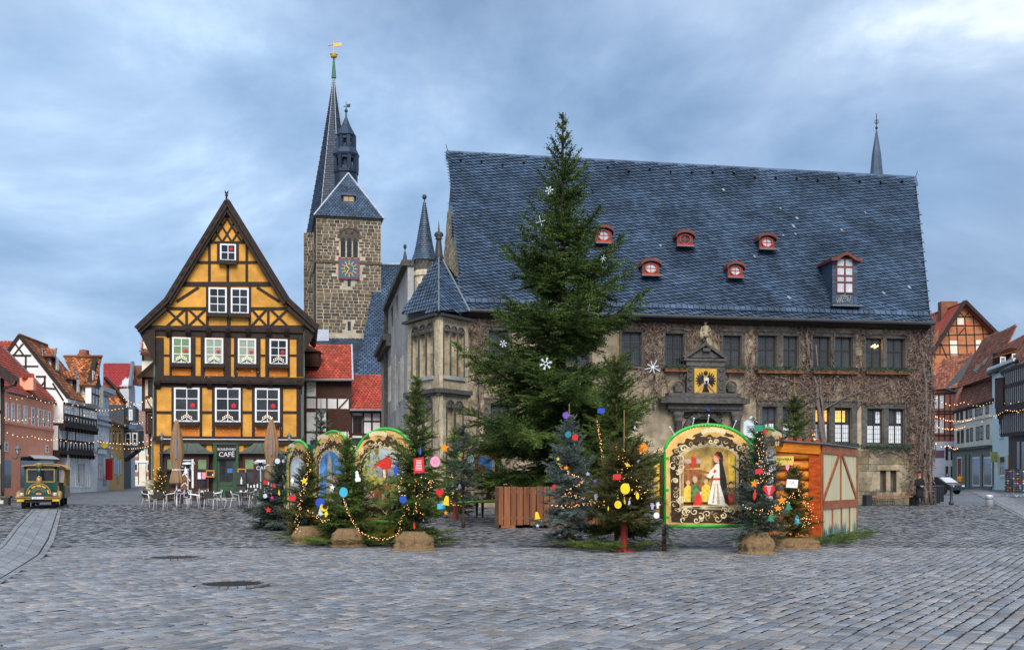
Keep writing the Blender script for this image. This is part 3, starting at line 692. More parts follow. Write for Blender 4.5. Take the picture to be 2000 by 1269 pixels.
# coat of arms: gold field, black spread eagle, pale heart shield
u0,u1,z0,z1=th.rect(1356,720,1399,768,-.42); wv,hv=u1-u0,z1-z0
arms=MB().box(u0,u1,-.46,-.385,z0,z1).build('coat_of_arms',m_gold,town)
b=MB(); uc2=(u0+u1)/2; zc2=(z0+z1)/2
for sx in (-1,1):
    for k in range(7):
        a=R(-50+k*22); b.tube([(uc2+sx*.1,-.48,zc2+.05),(uc2+sx*(.14+.22*math.cos(a)),-.5,zc2+.05+.22*math.sin(a)),(uc2+sx*(.16+.38*math.cos(a)),-.48,zc2+.05+.42*math.sin(a))],[.05,.055,.02],5)
b.ball((uc2,-.5,zc2+hv*.33),.11,8,6); b.tube([(uc2,-.49,zc2),(uc2,-.49,zc2-hv*.42)],[.14,.03],6)
for k in range(6): b.tube([(uc2,-.48,zc2-.2),(uc2+(k-2.5)*.07,-.48,zc2-hv*.45)],[.04,.03],5)
b.build('eagle',mat('black heraldic paint',(.02,.02,.022),rough=.4),arms)
MB().prism([(uc2-.13,zc2+.16),(uc2+.13,zc2+.16),(uc2+.12,zc2-.06),(uc2,zc2-.2),(uc2-.12,zc2-.06)],-.58,-.5).build('heart_shield',mat('pale shield',(.55,.5,.48)),arms)
b=MB()
for sx in (-1,1): b.tube([(uc2+sx*.08,-.55,zc2-.12),(uc2+sx*wv*.42,-.54,zc2-hv*.46)],.028,5)
b.build('crossed_keys',mat('pale red key',(.5,.3,.26)),arms)
# niche and statue
rb('niche',1363,628,1390,676,-.04,.02,m_ash)
uu,zz=th.uz(1378,681,-.3)
st=thing('statue','weathered stone knight statue standing on the portal pediment','statue',th.W@Vector((uu,-.28,zz)),th.rz)
H=th.uz(1378,624,-.3)[1]-zz; s=H/1.9
b=MB()
b.tube([(-.14*s,0,.0),(-.13*s,0,.45*s),(-.1*s,0,.9*s)],[.07*s,.075*s,.11*s],8); b.tube([(.12*s,-.08*s,0),(.13*s,-.08*s,.45*s),(.08*s,0,.9*s)],[.07*s,.075*s,.11*s],8)
b.lathe([(.2*s,.75*s),(.25*s,.85*s),(.17*s,1.05*s),(.23*s,1.35*s),(.2*s,1.48*s),(.07*s,1.54*s),(.07*s,1.6*s)],12)
b.ball((0,0,1.68*s),.12*s,10,7,sz=1.15); b.lathe([(.2*s,1.72*s),(.14*s,1.8*s),(.03*s,1.92*s)],10)
b.tube([(-.2*s,0,1.42*s),(-.34*s,-.05*s,1.15*s),(-.2*s,-.22*s,.98*s)],[.075*s,.065*s,.05*s],7); b.tube([(.2*s,0,1.42*s),(.33*s,-.06*s,1.18*s),(.12*s,-.22*s,1.1*s)],[.075*s,.065*s,.05*s],7)
b.prism([(-.42*s,.62*s),(-.2*s,.62*s),(-.18*s,1.1*s),(-.44*s,1.1*s)],-.2*s,-.14*s)
b.build('body',m_ash,st,smooth=True); MB().box(-.2,.2,-.2,.2,-.14,.0).build('plinth',m_ashd,st)
# down pipe at the right corner
MB().tube([(th.w-.12,-.12,0),(th.w-.12,-.12,eave)],.07,8).build('downpipe',m_gut,town)
uu,zz=th.uz(1822,750); MB().tube([(th.w+.1,-.1,0.0),(th.w+.1,-.1,.9)],.09,8).build('pipe_boot',m_gut,town)
# ---- corner bay with lancet niches
E=P(857,925,50.6); Lp=P(797,925,53.6); Rp=P(914,925,52.6)
bay=[Fac((Lp.x,Lp.y),(E.x,E.y)),Fac((E.x,E.y),(Rp.x,Rp.y))]
zE=bay[0].uz(857,612)[1]; zS=bay[0].uz(857,762)[1]
for fi,f in enumerate(bay):
    M=Mi@f.W; w=f.w
    cols=([(.13,.17),(.355,.17),(.58,.2)] if fi==0 else [(.12,.2),(.38,.18),(.62,.22)])
    def niches(z0,z1,n):
        hs=[]; ws=w*.17; xs=[.16,.40,.64] if n==3 else [.26,.56]
        ws=w*(.2 if n==3 else .24)
        return [(w*x,w*x+ws,z0,z1) for x in xs]
    hs=niches(zS+.75,zE-.75,3)+niches(.9,zS-.75,2)
    wallholes(town,M,0,w,-.1,zE,hs,m_ash,'bay_wall',depth=.22)
    for (a,c,e,g) in hs:
        b=MB(); r=(c-a)/2; N_=8
        # pointed head fillers and moulded frame
        arc=[(a+r-r*math.cos(math.pi*i/N_),g+r*1.05*math.sin(math.pi*i/N_)) for i in range(N_+1)]
        for i in range(N_):
            (x0,y0),(x1,y1)=arc[i],arc[i+1]; cx=a+r
            b.prism([(x0,y0),(x1,y1),(cx+(x1-cx)*1.22,g+(y1-g)*1.2),(cx+(x0-cx)*1.22,g+(y0-g)*1.2)],-.06,.01)
        b.prism(arc,-.012,.01)
        b.box(a-r*.2,a-.002,-.05,.02,e,g); b.box(c+.002,c+r*.2,-.05,.02,e,g)
        b.build('lancet_frame',m_ashd,town,M)
        b=MB(); b.ball((a+r*.55,-.02,g+r*.12),r*.4,6,4); b.ball((a+r*1.45,-.02,g+r*.12),r*.4,6,4); b.ball((a+r,-.02,g+r*.6),r*.32,6,4); b.build('cusp',m_ashd,town,M)
        MB().box(a-.05,c+.05,-.1,.1,e-.18,e-.003).build('niche_sill',m_ashg,town,M)
        z=e
        while z<g-.05:
            hh=min(rng.uniform(.35,.6),g-z); blk('stone',m_ash,a+.005,c-.005,.17,.215,z+.008,z+hh-.008,town,M); z+=hh
    z=0
    while z<zE-.2:
        hh=min(rng.uniform(.36,.5),zE-.12-z); u=0
        while u<w-.02:
            ww=min(rng.uniform(.28,.6),w-u)
            if not any(u<c[1]+.07 and u+ww>c[0]-.07 and z<c[3]+.35 and z+hh>c[2]-.2 for c in hs): blk('stone',m_ash,u+.008,u+ww-.008,-rng.uniform(.012,.035),.02,z+.008,z+hh-.008,town,M)
            elif True:
                for (xa,xb) in [(0,hs[0][0]-.09),(hs[2][1]+.09,w)] if z+hh>zS else [(0,hs[3][0]-.09),(hs[4][1]+.09,w)]:
                    pass
            u+=ww
        for hset in (hs[:3],hs[3:]):
            if z+hh>hset[0][2]-.2 and z<hset[0][3]+.35:
                for (xa,xb) in ((0,hset[0][0]-.08),(hset[-1][1]+.08,w)):
                    if xb-xa>.1: blk('stone',m_ash,xa+.008,xb-.008,-rng.uniform(.012,.035),.02,z+.008,z+hh-.008,town,M)
        z+=hh
    MB().box(-.1,w+.1,-.22,.1,zS-.1,zS+.1).box(-.06,w+.06,-.12,.1,zS-.22,zS-.1).build('string_course',m_ashd,town,M)
    MB().box(-.1,w+.1,-.3,.1,zE-.12,zE).build('bay_cornice',m_gut,town,M)
MB().add([(Lp.x,Lp.y,-.1),(Lp.x+.6,Lp.y+4,-.1),(Lp.x+.6,Lp.y+4,zE),(Lp.x,Lp.y,zE)],[(0,1,2,3)]).build('bay_side_wall',m_ashg,town,Mi)
apb=P(857,497,54.0)
Le=P(783,612,53.4); Ee=P(857,607,50.2); Re=P(917,608,52.3); Bk=P(905,560,56)
for q in ([Le,Ee,apb+Vector((.02,0,0)),apb-Vector((.02,0,0))],[Ee,Re,apb+Vector((.02,0,0)),apb-Vector((.02,0,0))]):
    roof_tiles(town,q,.26,.24,m_slate,'slate',ang=R(6),skew=-.1,nind=0,base=m_deck_shade,thick=.06,edge=m_deck_shade)
MB().slab([Le,apb,Bk,P(800,600,58)],.05).build('roof',m_slate,town,Mi)
MB().tube([Ee,apb],.05,6).tube([Re,apb+Vector((.1,0,-.1))],.07,5).build('hip_lead',m_zinc,town,Mi)
MB().lathe([(.32,-.1),(.2,.35),(.13,1.0),(.12,1.1),(.2,1.13),(.13,1.17),(.24,1.3),(.2,1.44),(.05,1.5),(.02,1.9),(.005,2.05)],12,apb-Vector((0,0,.35))).build('finial',m_gut,town,Mi,smooth=True)
# ---- side wing running back along the lane
sA=(Lp.x-.05,Lp.y+.4); sB=(Lp.x-.05-3.95,Lp.y+22.0)
sd_=Fac(sB,sA); zW=8.55+1.65
M=Mi@sd_.W; Lw=sd_.w
sh=[]
for (x0,y0,x1,y1) in ((769,706,773,802),(757,727,760,785),(761,723,763,782),(785,704,788,779),(777,716,780,788),(781,711,784,783),(772,590,777,650),(783,560,788,625)):
    u0,z1=sd_.uz(x0,y0); u1,_=sd_.uz(x1,y0); z0=sd_.uz(x0,y1)[1]; sh.append((u0,u1,z0,z1))
wallholes(town,M,0,Lw,-.1,zW,[h for h in sh if h[3]<zW-.2],m_ashg,'side_wall',depth=.35)
for h in sh:
    if h[3]<zW-.2:
        window(town,M,h[0],h[1],h[2],h[3],m_wood,m_glass,1,2,fw=.1,y=.1,panes=False)
        MB().box(h[0]-.2,h[0]-.003,-.08,.02,h[2]-.1,h[3]+.15).box(h[1]+.003,h[1]+.2,-.08,.02,h[2]-.1,h[3]+.15).build('window_surround',m_ashg,town,M)
MB().box(-.3,Lw*.45,-.5,.3,zW-.35,zW+.02).box(0,Lw*.45,-.3,.3,zW-.7,zW-.35).build('side_cornice',m_ashd,town,M)
MB().box(Lw*.3,Lw*.3+.2,-.25,.02,0,zW+2).build('pilaster',m_ashd,town,M)
# raised part of the wing near the bay with its windows
zr=sd_.uz(796,548)[1]
wallholes(town,M,Lw*.33,Lw-.1,zW+.003,zW+1.9,[(Lw*.42,Lw*.52,zW+.3,zW+1.6),(Lw*.62,Lw*.7,zW+.3,zW+1.6)],m_ashg,'side_gable',depth=.3)
for a,c in ((.42,.52),(.62,.7)): window(town,M,Lw*a,Lw*c,zW+.3,zW+1.6,m_wood,m_glass,2,2,y=.12,panes=False)
MB().box(Lw*.31,Lw,-.3,.3,zW+1.903,zW+2.2).build('side_cornice',m_ashd,town,M)
MB().slab([sd_.W@Vector((0,.2,zW)),sd_.W@Vector((Lw,.2,zW)),sd_.W@Vector((Lw,4,zW+.5)),sd_.W@Vector((0,4,zW+.5))],.2).build('wing_roof',m_slate,town,Mi)
# round stair turret and slim turret
def turret(px,pyb,pyw,pya,wpx,D,wm,flare=1.3,drum=True):
    c=P(px,925,D); s=D/F; z=lambda py:CZ+(HY-py)*s; r=wpx/2*s; Ml=Mi@Matrix.Translation((c.x,c.y,0))
    t=MB().lathe([(r,z(pyb)),(r,z(pyw)-.9),(r*1.12,z(pyw)-.85),(r*1.12,z(pyw)-.65),(r,z(pyw)-.6),(r,z(pyw))],16).build('turret',wm,town,Ml)
    for k in range(8):
        a=-math.pi*(k+.5)/8; 
        MB().prism([(-.14,-.3),(.14,-.3),(.14,0),(.0,.14),(-.14,0)],-.03,.02).build('blind_arch',m_ashd,t,Matrix.Translation((0,0,z(pyw)-.2))@Matrix.Rotation(a+math.pi/2,4,'Z')@Matrix.Translation((0,-r,0)))
    n=10; H=z(pya+14)-z(pyw)
    pr=[(r*flare,0),(r*1.02,H*.12),(r*.82,H*.27),(r*.09,H)]
    rows=26; b=MB()
    def rad(h):
        for (r0,h0),(r1,h1) in zip(pr[:-1],pr[1:]):
            if h<=h1: return r0+(r1-r0)*(h-h0)/(h1-h0)
        return pr[-1][0]
    for j in range(rows):
        h0,h1=H*j/rows,H*(j+1)/rows; r0,r1=rad(h0)+.03,rad(h1)
        for i in range(n*2):
            a0=2*math.pi*(i+.5*(j%2))/(n*2); a1=a0+2*math.pi/(n*2)*.95
            b.add([(r0*math.cos(a0),r0*math.sin(a0),h0),(r0*math.cos(a1),r0*math.sin(a1),h0),(r1*math.cos(a1),r1*math.sin(a1),h1*1.003),(r1*math.cos(a0),r1*math.sin(a0),h1*1.003),(r0*.96*math.cos(a0),r0*.96*math.sin(a0),h0),(r0*.96*math.cos(a1),r0*.96*math.sin(a1),h0)],[(0,1,2,3),(4,5,1,0)])
    o=b.build('turret_slates',m_slate,town,Ml@Matrix.Translation((0,0,z(pyw)))); o['kind']='stuff'
    MB().lathe([(rad(k*H/8)*.97,k*H/8) for k in range(9)],20).build('spire',m_deck_shade,town,Ml@Matrix.Translation((0,0,z(pyw))))
    h=z(pya)-z(pya+34)
    MB().lathe([(r*.2,0),(r*.06,h*.55),(r*.06,h*.7),(r*.2,h*.78),(r*.24,h*.88),(r*.15,h*.98),(.01,h)],10).build('finial',m_gut,town,Ml@Matrix.Translation((0,0,z(pya+34))),smooth=True)
turret(829,620,510,380,39,59.5,m_ash); turret(791,640,583,477,28,66,m_ashd,flare=1.35)
# roof pinnacle behind the ridge at the right
pc=P(1712,925,66.5); zz=lambda py:CZ+(HY-py)*66.5/F
rt=thing('ridge_turret','slender slate spirelet with a wrought weathervane behind the right ridge end','spire',(pc.x,pc.y,0))
MB().lathe([(.42,zz(350)),(.4,zz(340)),(.28,zz(300)),(.04,zz(255))],8).build('spire',m_slate,rt); MB().lathe([(.5,zz(400)),(.5,zz(349))],8).build('base',m_slate,rt)
b=MB().tube([(0,0,zz(258)),(0,0,zz(222))],.025,5); b.ball((0,0,zz(250)),.09,8,6)
for a in range(4): b.tube([(0,0,zz(243)),(.14*math.cos(a*1.57),.14*math.sin(a*1.57),zz(240)),(.1*math.cos(a*1.57),.1*math.sin(a*1.57),zz(234))],.018,4)
b.build('weathervane',m_gut,rt)
# ------------------------------------------------------------------ bare creeper on the town hall
def creeper():
    r=random.Random(77)
    vn=thing('climbing_vine','leafless reddish brown creeper spread over the town hall front','vine',(TA.x,TA.y,0),th.rz)
    m1=mat('bare vine stem',(.082,.048,.036),rough=.95,var=.35,scale=1.2,isl=.7,colB=(.17,.12,.10))
    m2=mat('grey vine trunk',(.14,.115,.1),rough=.95,var=.3,scale=6,bump=.4)
    rects=[(918,612,1830,640,1500),(918,640,958,720,260),(925,720,1010,800,260),(1252,632,1300,720,330),(1245,700,1305,785,300),(1262,632,1300,650,120),(1338,625,1364,690,130),(1395,618,1412,690,40),(1448,640,1482,770,230),(1517,640,1530,720,60),(1558,630,1590,735,420),(1664,630,1692,740,200),(1620,650,1632,720,30),(1466,722,1600,768,560),(1470,765,1580,790,170),(1570,730,1625,870,640),(1600,722,1800,770,850),(1680,765,1810,792,220),(1640,770,1690,790,50),(1768,622,1822,900,1500),(1776,880,1822,985,330),(1724,640,1734,665,20)]
    WX=[(q[0]-3,q[1]-2,q[2]+3,q[3]+2) for q in upper+lower]+[(1340,716,1420,768)]
    V=[];Fq=[]
    for (x0,y0,x1,y1,n) in rects:
        for k in range(int(n*(.8 if x0>1750 else .58))):
            x,y=r.uniform(x0,x1),r.uniform(y0,y1); a=r.uniform(0,6.28); L=r.randint(4,9); wd=r.choice([.011,.013,.015,.02,.028]); v=-r.uniform(.02,.22)
            pts=[]
            for s in range(L):
                if any(q[0]<x<q[2] and q[1]<y<q[3] for q in WX) or x>1826 or x<915 or y<611: break
                u,z=th.uz(x,y); pts.append((u,v,z))
                a+=r.uniform(-.6,.6); st=r.uniform(2.5,5.5); x+=math.cos(a)*st; y+=math.sin(a)*st*1.1; v=min(-.015,max(-.3,v+r.uniform(-.035,.03)))
            for i in range(len(pts)-1):
                p,q=Vector(pts[i]),Vector(pts[i+1]); d=(q-p)
                if d.length<1e-4: continue
                t=d.cross(Vector((0,1,0))).normalized()*wd*(1-i/len(pts)*.6); k0=len(V)
                V+=[p-t,p+t,q+t*.85,q-t*.85]; Fq.append((k0,k0+1,k0+2,k0+3))
    o=newobj('twigs',npmesh('twigs',[tuple(p) for p in V],Fq,m1),vn); o['kind']='stuff'
    for (pts,rad) in (([(1606,985),(1604,880),(1598,800),(1590,740),(1575,690),(1572,630)],.14),([(1612,985),(1610,860),(1601,770),(1588,650)],.1),([(1600,790),(1560,748),(1510,735),(1470,720)],.06),([(1604,800),(1660,770),(1720,752),(1770,740)],.05),([(1806,985),(1802,900),(1806,800),(1800,700),(1790,635)],.12),([(1815,985),(1812,850),(1816,740),(1810,640)],.09),([(1795,985),(1792,900),(1798,820),(1780,740),(1730,728)],.06),([(1625,770),(1628,730),(1624,690),(1627,640)],.045),([(1275,800),(1280,720),(1270,640)],.06),([(930,980),(932,800),(940,700),(938,620)],.08)):
        q=[]
        for i in range(len(pts)-1):
            for k in range(5):
                f=k/5; x=pts[i][0]+(pts[i+1][0]-pts[i][0])*f+r.uniform(-2,2); y=pts[i][1]+(pts[i+1][1]-pts[i][1])*f; u,z=th.uz(x,min(y,984)); q.append((u,-.1-r.uniform(0,.1),max(z,-.05)))
        MB().tube(q,[rad*(1-.6*i/len(q)) for i in range(len(q))],6).build('stem',m2,vn,smooth=True)
creeper()
# ------------------------------------------------------------------ church
m_slate2=mat('dark spire slate',(.02,.036,.066),rough=.5,var=.3,scale=3,isl=.3,rnd=.15,spec=.3,big=.2)
rng=random.Random(8)
m_tst=mat('dark tower sandstone',(.15,.108,.066),rough=.9,var=.35,scale=3,bump=.3,rnd=.4,isl=.4,colB=(.075,.066,.058),detail=8)
m_mort=mat('pale lime mortar',(.42,.37,.28),rough=.95,var=.25,scale=2,big=.25)
m_clock=mat('clock blue',(.05,.11,.16),rough=.5); m_clred=mat('clock border red',(.2,.05,.06),rough=.6)
m_copper=mat('green copper',(.06,.16,.11),rough=.6,var=.3)
m_white=mat('white painted wood',(.74,.75,.76),rough=.5,var=.05)
m_lm=mat('pale lead ridge',(.42,.45,.5),rough=.5)
def block_wall(root,M,u0,u1,z0,z1,cw,ch,m,holes=(),nind=0,name='stone',keep=None,proud=(.02,.06),cnt=[0]):
    z=z0; n=0; rest=MB()
    while z<z1-.04:
        h=min(ch*rng.uniform(.85,1.15),z1-z); u=u0
        while u<u1-.02:
            w=min(cw*rng.uniform(.7,1.35),u1-u)
            if u1-(u+w)<cw*.3: w=u1-u
            ok=not any(u<c[1] and u+w>c[0] and z<c[3] and z+h>c[2] for c in holes) and (keep is None or keep(u+w/2,z+h/2))
            if ok and w>.08:
                p=rng.uniform(*proud); g=ch*.12
                if n<nind: blk(name,m,u+g,u+w-g,-p,.02,z+g,z+h-g,root,M); n+=1
                else: rest.box(u+g,u+w-g,-p,.02,z+g,z+h-g)
            u+=w
        z+=h
    if rest.v: o=rest.build(name+'s',m,root,M); o['kind']='stuff'
tA=P(618,925,115.0); tB=P(744,925,116.5); tw=Fac((tA.x,tA.y),(tB.x,tB.y))
church=thing('church','medieval church with a square clock tower, slate roofs and a tall pointed spire','church',(tA.x,tA.y,0),tw.rz)
Mc=Wi(church); I4=Matrix()
W_=tw.w; zt=tw.uz(622,424)[1]; dp=7.0
MB().box(0,W_,0,dp,-.1,zt).build('tower',m_mort,church)
ar=tw.rect(663,440,701,503); sl1=tw.rect(679,546,685,559); sl2=tw.rect(679,628,685,645); ck=tw.rect(661,505,702,546)
ac=(ar[0]+ar[1])/2; ah=ar[3]-ar[2]; aw=(ar[1]-ar[0])/2
def arch_keep(u,z): return not (abs(u-ac)<aw*1.08 and ar[2]-.1<z<ar[2]+ah*.62+aw*1.05*math.sqrt(max(0,1-((u-ac)/(aw*1.1))**2)))
band=tw.uz(622,510)[1]
block_wall(church,I4,0,W_,band-.4,zt,.62,.36,m_tst,[ck],150,keep=arch_keep)
block_wall(church,I4,0,W_,band-7.6,band-.4,.66,.37,m_tst,[ck,sl1,sl2],150)
Ms=Matrix.Rotation(R(-90),4,'Z')
block_wall(church,Ms@Matrix.Translation((-dp,0,0)),0,dp,band-7.6,zt,.62,.37,m_tst,[(2.6,4.2,band+1.0,zt-1.6)],0)
MB().prism([(0,0),(1.6,0),(1.6,3.6),(.8,4.8),(0,3.6)],-.01,.06).build('belfry_opening',m_glass,church,Ms@Matrix.Translation((-dp+2.6,0,band+1.0)))
MB().box(-.12,W_+.12,-.12,.0,band-.12,band+.1).box(-.12,0,0,dp,band-.12,band+.1).build('string_course',m_tst,church)
MB().box(-.2,W_+.2,-.2,dp,zt,zt+.14).build('eave_course',m_tst,church)
# belfry window
MB().prism([(ac-aw,ar[2]),(ac+aw,ar[2])]+[(ac+aw*math.cos(math.pi*i/10),ar[2]+ah*.6+aw*1.02*math.sin(math.pi*i/10)) for i in range(11)],-.015,.01).build('tracery_field',m_tst,church)
for k in (-1,0,1):
    c=ac+k*aw*.64; r=aw*.24; pts=[(c-r,ar[2]+.05),(c+r,ar[2]+.05)]+[(c+r*math.cos(math.pi*i/6),ar[2]+ah*.5+r*1.6*math.sin(math.pi*i/6)) for i in range(7)]
    MB().prism(pts,-.03,.0).build('louvre',m_glass,church)
    b=MB()
    for j in range(9): b.box(c-r,c+r,-.07,-.03,ar[2]+.1+j*ah*.055,ar[2]+.14+j*ah*.055)
    b.build('louvre_slats',m_wood,church)['kind']='stuff'
for k in (-.32,.32,-.96,.96): MB().lathe([(.13,0),(.09,.1),(.08,ah*.46),(.14,ah*.5)],8,(ac+k*aw,-.08,ar[2])).build('colonnette',m_ash,church)
b=MB()
for i in range(13):
    a0,a1=math.pi*i/13+.02,math.pi*(i+1)/13-.02; zc_=ar[2]+ah*.6
    b.prism([(ac+aw*1.0*math.cos(a0),zc_+aw*1.02*math.sin(a0)),(ac+aw*1.25*math.cos(a0),zc_+aw*1.27*math.sin(a0)),(ac+aw*1.25*math.cos(a1),zc_+aw*1.27*math.sin(a1)),(ac+aw*1.0*math.cos(a1),zc_+aw*1.02*math.sin(a1))],-.1,.0)
b.build('arch_stones',m_tst,church)['kind']='stuff'
for k in (-.28,.28): MB().lathe([(.16,0),(.16,.03)],12).build('oculus',m_glass,church,Matrix.Translation((ac+k*aw,-.02,ar[2]+ah*.6+aw*.55))@Matrix.Rotation(R(90),4,'X'))
for s_ in (sl1,sl2): MB().box(s_[0],s_[1],-.03,.0,s_[2],s_[3]).build('slit_window',m_glass,church)
# clock
ckc=thing('tower_clock','square blue and red tower clock with gold numerals and hands','clock',tw.W@Vector(((ck[0]+ck[1])/2,-.14,(ck[2]+ck[3])/2)),tw.rz)
cw=(ck[1]-ck[0])/2; MB().box(-cw,cw,-.05,.06,-cw,cw).build('border',m_clred,ckc); MB().box(-cw*.86,cw*.86,-.075,-.052,-cw*.86,cw*.86).build('dial',m_clock,ckc)
for k in range(12):
    a=R(90-30*k); b=MB(); b.beam((cw*.48*math.cos(a),cw*.48*math.sin(a)),(cw*.8*math.cos(a),cw*.8*math.sin(a)),.085,-.1,-.078); b.build('numeral_mark',m_gold,ckc)
b=MB()
for k in range(24): b.beam((cw*.44*math.cos(k*.262),cw*.44*math.sin(k*.262)),(cw*.44*math.cos((k+1)*.262),cw*.44*math.sin((k+1)*.262)),.05,-.095,-.079)
b.build('minute_ring',m_gold,ckc)
for l,a,wd in ((.42,R(131),.13),(.74,R(239),.1)): MB().beam((-.1*math.cos(a),-.1*math.sin(a)),(cw*l*math.cos(a),cw*l*math.sin(a)),wd,-.13,-.105).build('hand',m_gold,ckc)
# front hip roof
apx_=P(680,338,119.0); fl,fr=tw.W@Vector((-.3,-.35,zt+.12)),tw.W@Vector((W_+.3,-.35,zt+.12))
roof_tiles(church,[fl,fr,apx_+Vector((.05,0,0)),apx_-Vector((.05,0,0))],.34,.27,m_slate,'slate',nind=0,edge=m_deck_shade,base=m_deck_shade,thick=.05)
bl=tw.W@Vector((-.3,dp+2,zt+.12)); br=tw.W@Vector((W_+.3,dp+2,zt+.12)); ap2=apx_+Vector((-1,6,0))
MB().slab([bl,fl,apx_,ap2],.05).slab([fr,br,ap2,apx_],.05).build('roof',m_slate,church,Mc)
MB().tube([fl,apx_],.09,5).tube([fr,apx_],.09,5).build('hip_lead',m_lm,church,Mc)
q=P(681,396,116.6); MB().box(-.62,.62,-.1,1.5,-.1,.72).prism([(-.8,.72),(.8,.72),(.75,1.0),(-.75,1.0)],-.3,1.6).build('roof_hatch',m_slate,church,Mc@Matrix.Translation(q)@Matrix.Rotation(tw.rz,4,'Z'))
MB().box(-.5,-.03,-.16,-.1,.1,.62).box(.03,.5,-.16,-.1,.1,.62).build('hatch_shutter',mat('tan shutter',(.4,.26,.14)),church,Mc@Matrix.Translation(q)@Matrix.Rotation(tw.rz,4,'Z'))
# lantern
def octa(c,D,wpx,pb,pt_,flare,m,name,n=8,top=None,ph=math.pi/8,parent=church):
    s=D/F; z=lambda py:CZ+(HY-py)*s; r=wpx/2*s
    o=MB().lathe([(r,z(pb)),(r if top is None else top*s/2,z(pt_))],n,(0,0,0),ph=ph).build(name,m,parent,Mc@Matrix.Translation((c.x,c.y,0))); return o
lc=P(676,925,121.0); s=121.0/F; zL=lambda py:CZ+(HY-py)*s; Ml=Mc@Matrix.Translation((lc.x,lc.y,0))
def lat(prof,name,m,n=8): return MB().lathe([(w*s/2,zL(py)) for w,py in prof],n,ph=math.pi/8).build(name,m,church,Ml)
lat([(46,400),(46,342),(50,339),(50,334)],'lantern_base',m_slate2); lat([(50,307),(54,303),(44,293),(38,290)],'lantern_skirt',m_slate2); lat([(36,268.5),(41,266),(28,255),(17,245),(8,234),(3,228)],'lantern_roof',m_slate2)
lat([(26,334),(26,307)],'bell_chamber',m_glass); lat([(20,290),(20,268)],'bell_chamber',m_glass)
for (wpx,a,b_) in ((46,334,307),(35,290,268.5)):
    for k in range(8):
        t=math.pi/8+k*math.pi/4; r=wpx*s/2
        MB().box(-.2,.2,-.16,.16,zL(a),zL(b_)).build('lantern_post',m_slate2,church,Ml@Matrix.Translation((r*math.cos(t)*.94,r*math.sin(t)*.94,0))@Matrix.Rotation(t+math.pi/2,4,'Z'))
    b=MB().lathe([(wpx*s/2*.98,zL(a)),(wpx*s/2*.98,zL(a)+.35)],8,ph=math.pi/8).lathe([(wpx*s/2*.98,zL(b_)-.3),(wpx*s/2*.98,zL(b_))],8,ph=math.pi/8); b.build('lantern_rail',m_slate2,church,Ml)
b=MB().tube([(0,0,zL(232)),(0,0,zL(198))],[.14,.03],6); b.build('lantern_tip',m_copper,church,Ml)
MB().ball((0,0,zL(217)),.2,8,6).tube([(-.3,0,zL(208)),(.3,0,zL(208))],.05,4).prism([(.1,zL(210)),(.45,zL(210)),(.5,zL(203)),(.1,zL(204))],-.02,.02).build('weathervane',m_gut,church,Ml)
# north tower and great spire
D2=128.0; s2=D2/F; z2=lambda py:CZ+(HY-py)*s2; c2=P(652,925,D2+3.5); M2=Mc@Matrix.Translation((c2.x,c2.y,0))
lw=P(593,925,D2-2); rw=P(700,925,D2)
MB().box(lw.x,rw.x,lw.y,lw.y+7,-.1,z2(462)).build('north_tower',m_mort,church,Mc)
fN=Fac((lw.x,lw.y-.02),(lw.x+2.0,lw.y-.02)); block_wall(church,Mc@fN.W,0,1.15,z2(650),z2(462),.5,.38,m_tst,[],0)
MB().box(1.17,2.2,-.05,.02,z2(660),z2(455)).build('slate_strip',m_slate,church,Mc@fN.W)
rows=70; b=MB(); hb,ht=z2(470),z2(128); rb_,rt_=58*s2,1.2*s2
def sr(h):
    f=(h-hb)/(ht-hb); return rb_*(1-f)**1.04+rt_+ .9*max(0,.12-f)*8*s2
for j in range(rows):
    h0,h1=hb+(ht-hb)*j/rows,hb+(ht-hb)*(j+1)/rows; r0,r1=sr(h0)+.05,sr(h1)
    for i in range(8):
        A,B=math.pi/8+i*math.pi/4,math.pi/8+(i+1)*math.pi/4; m_=max(1,int(r0*.78/.5)); pa,pb=Vector((math.cos(A),math.sin(A))),Vector((math.cos(B),math.sin(B)))
        for k in range(m_):
            f0=(k+.03+(.5*(j%2) if m_>1 else 0)-.25)/m_; f1=f0+.94/m_; f0=max(0,f0); f1=min(1,f1)
            q0,q1=pa.lerp(pb,f0),pa.lerp(pb,f1)
            b.add([(*(q0*r0),h0),(*(q1*r0),h0),(*(q1*r1),h1),(*(q0*r1),h1)],[(0,1,2,3)])
o=b.build('spire_slates',m_slate2,church,M2); o['kind']='stuff'
MB().lathe([(sr(hb+(ht-hb)*k/12)*.985,hb+(ht-hb)*k/12) for k in range(13)],8,ph=math.pi/8).build('spire',m_deck_shade,church,M2)
for k in range(8):
    t=math.pi/8+k*math.pi/4; MB().tube([(sr(hb+(ht-hb)*j/10)*math.cos(t),sr(hb+(ht-hb)*j/10)*math.sin(t),hb+(ht-hb)*j/10) for j in range(11)],.05,4).build('hip_lead',m_lm,church,M2)
MB().lathe([(.3,z2(132)),(.2,z2(112)),(.1,z2(92))],8).build('spire_tip',m_copper,church,M2)
MB().lathe([(.05,z2(93)),(.36,z2(90.5)),(.42,z2(88)),(.36,z2(86)),(.5,z2(84.6)),(.15,z2(82)),(.05,z2(80))],14).build('gilded_ball',m_gold,church,M2,smooth=True)
b=MB().tube([(0,0,z2(82)),(0,0,z2(54))],.05,5); b.prism([(-.05,z2(69)),(.95,z2(67)),(.98,z2(61)),(-.05,z2(62))],-.03,.03); b.tube([(-.6,0,z2(66)),(0,0,z2(65))],.05,4); b.ball((-.6,0,z2(66)),.12,6,4); b.ball((0,0,z2(53)),.1,6,4); b.build('weathervane',m_gold,church,M2)
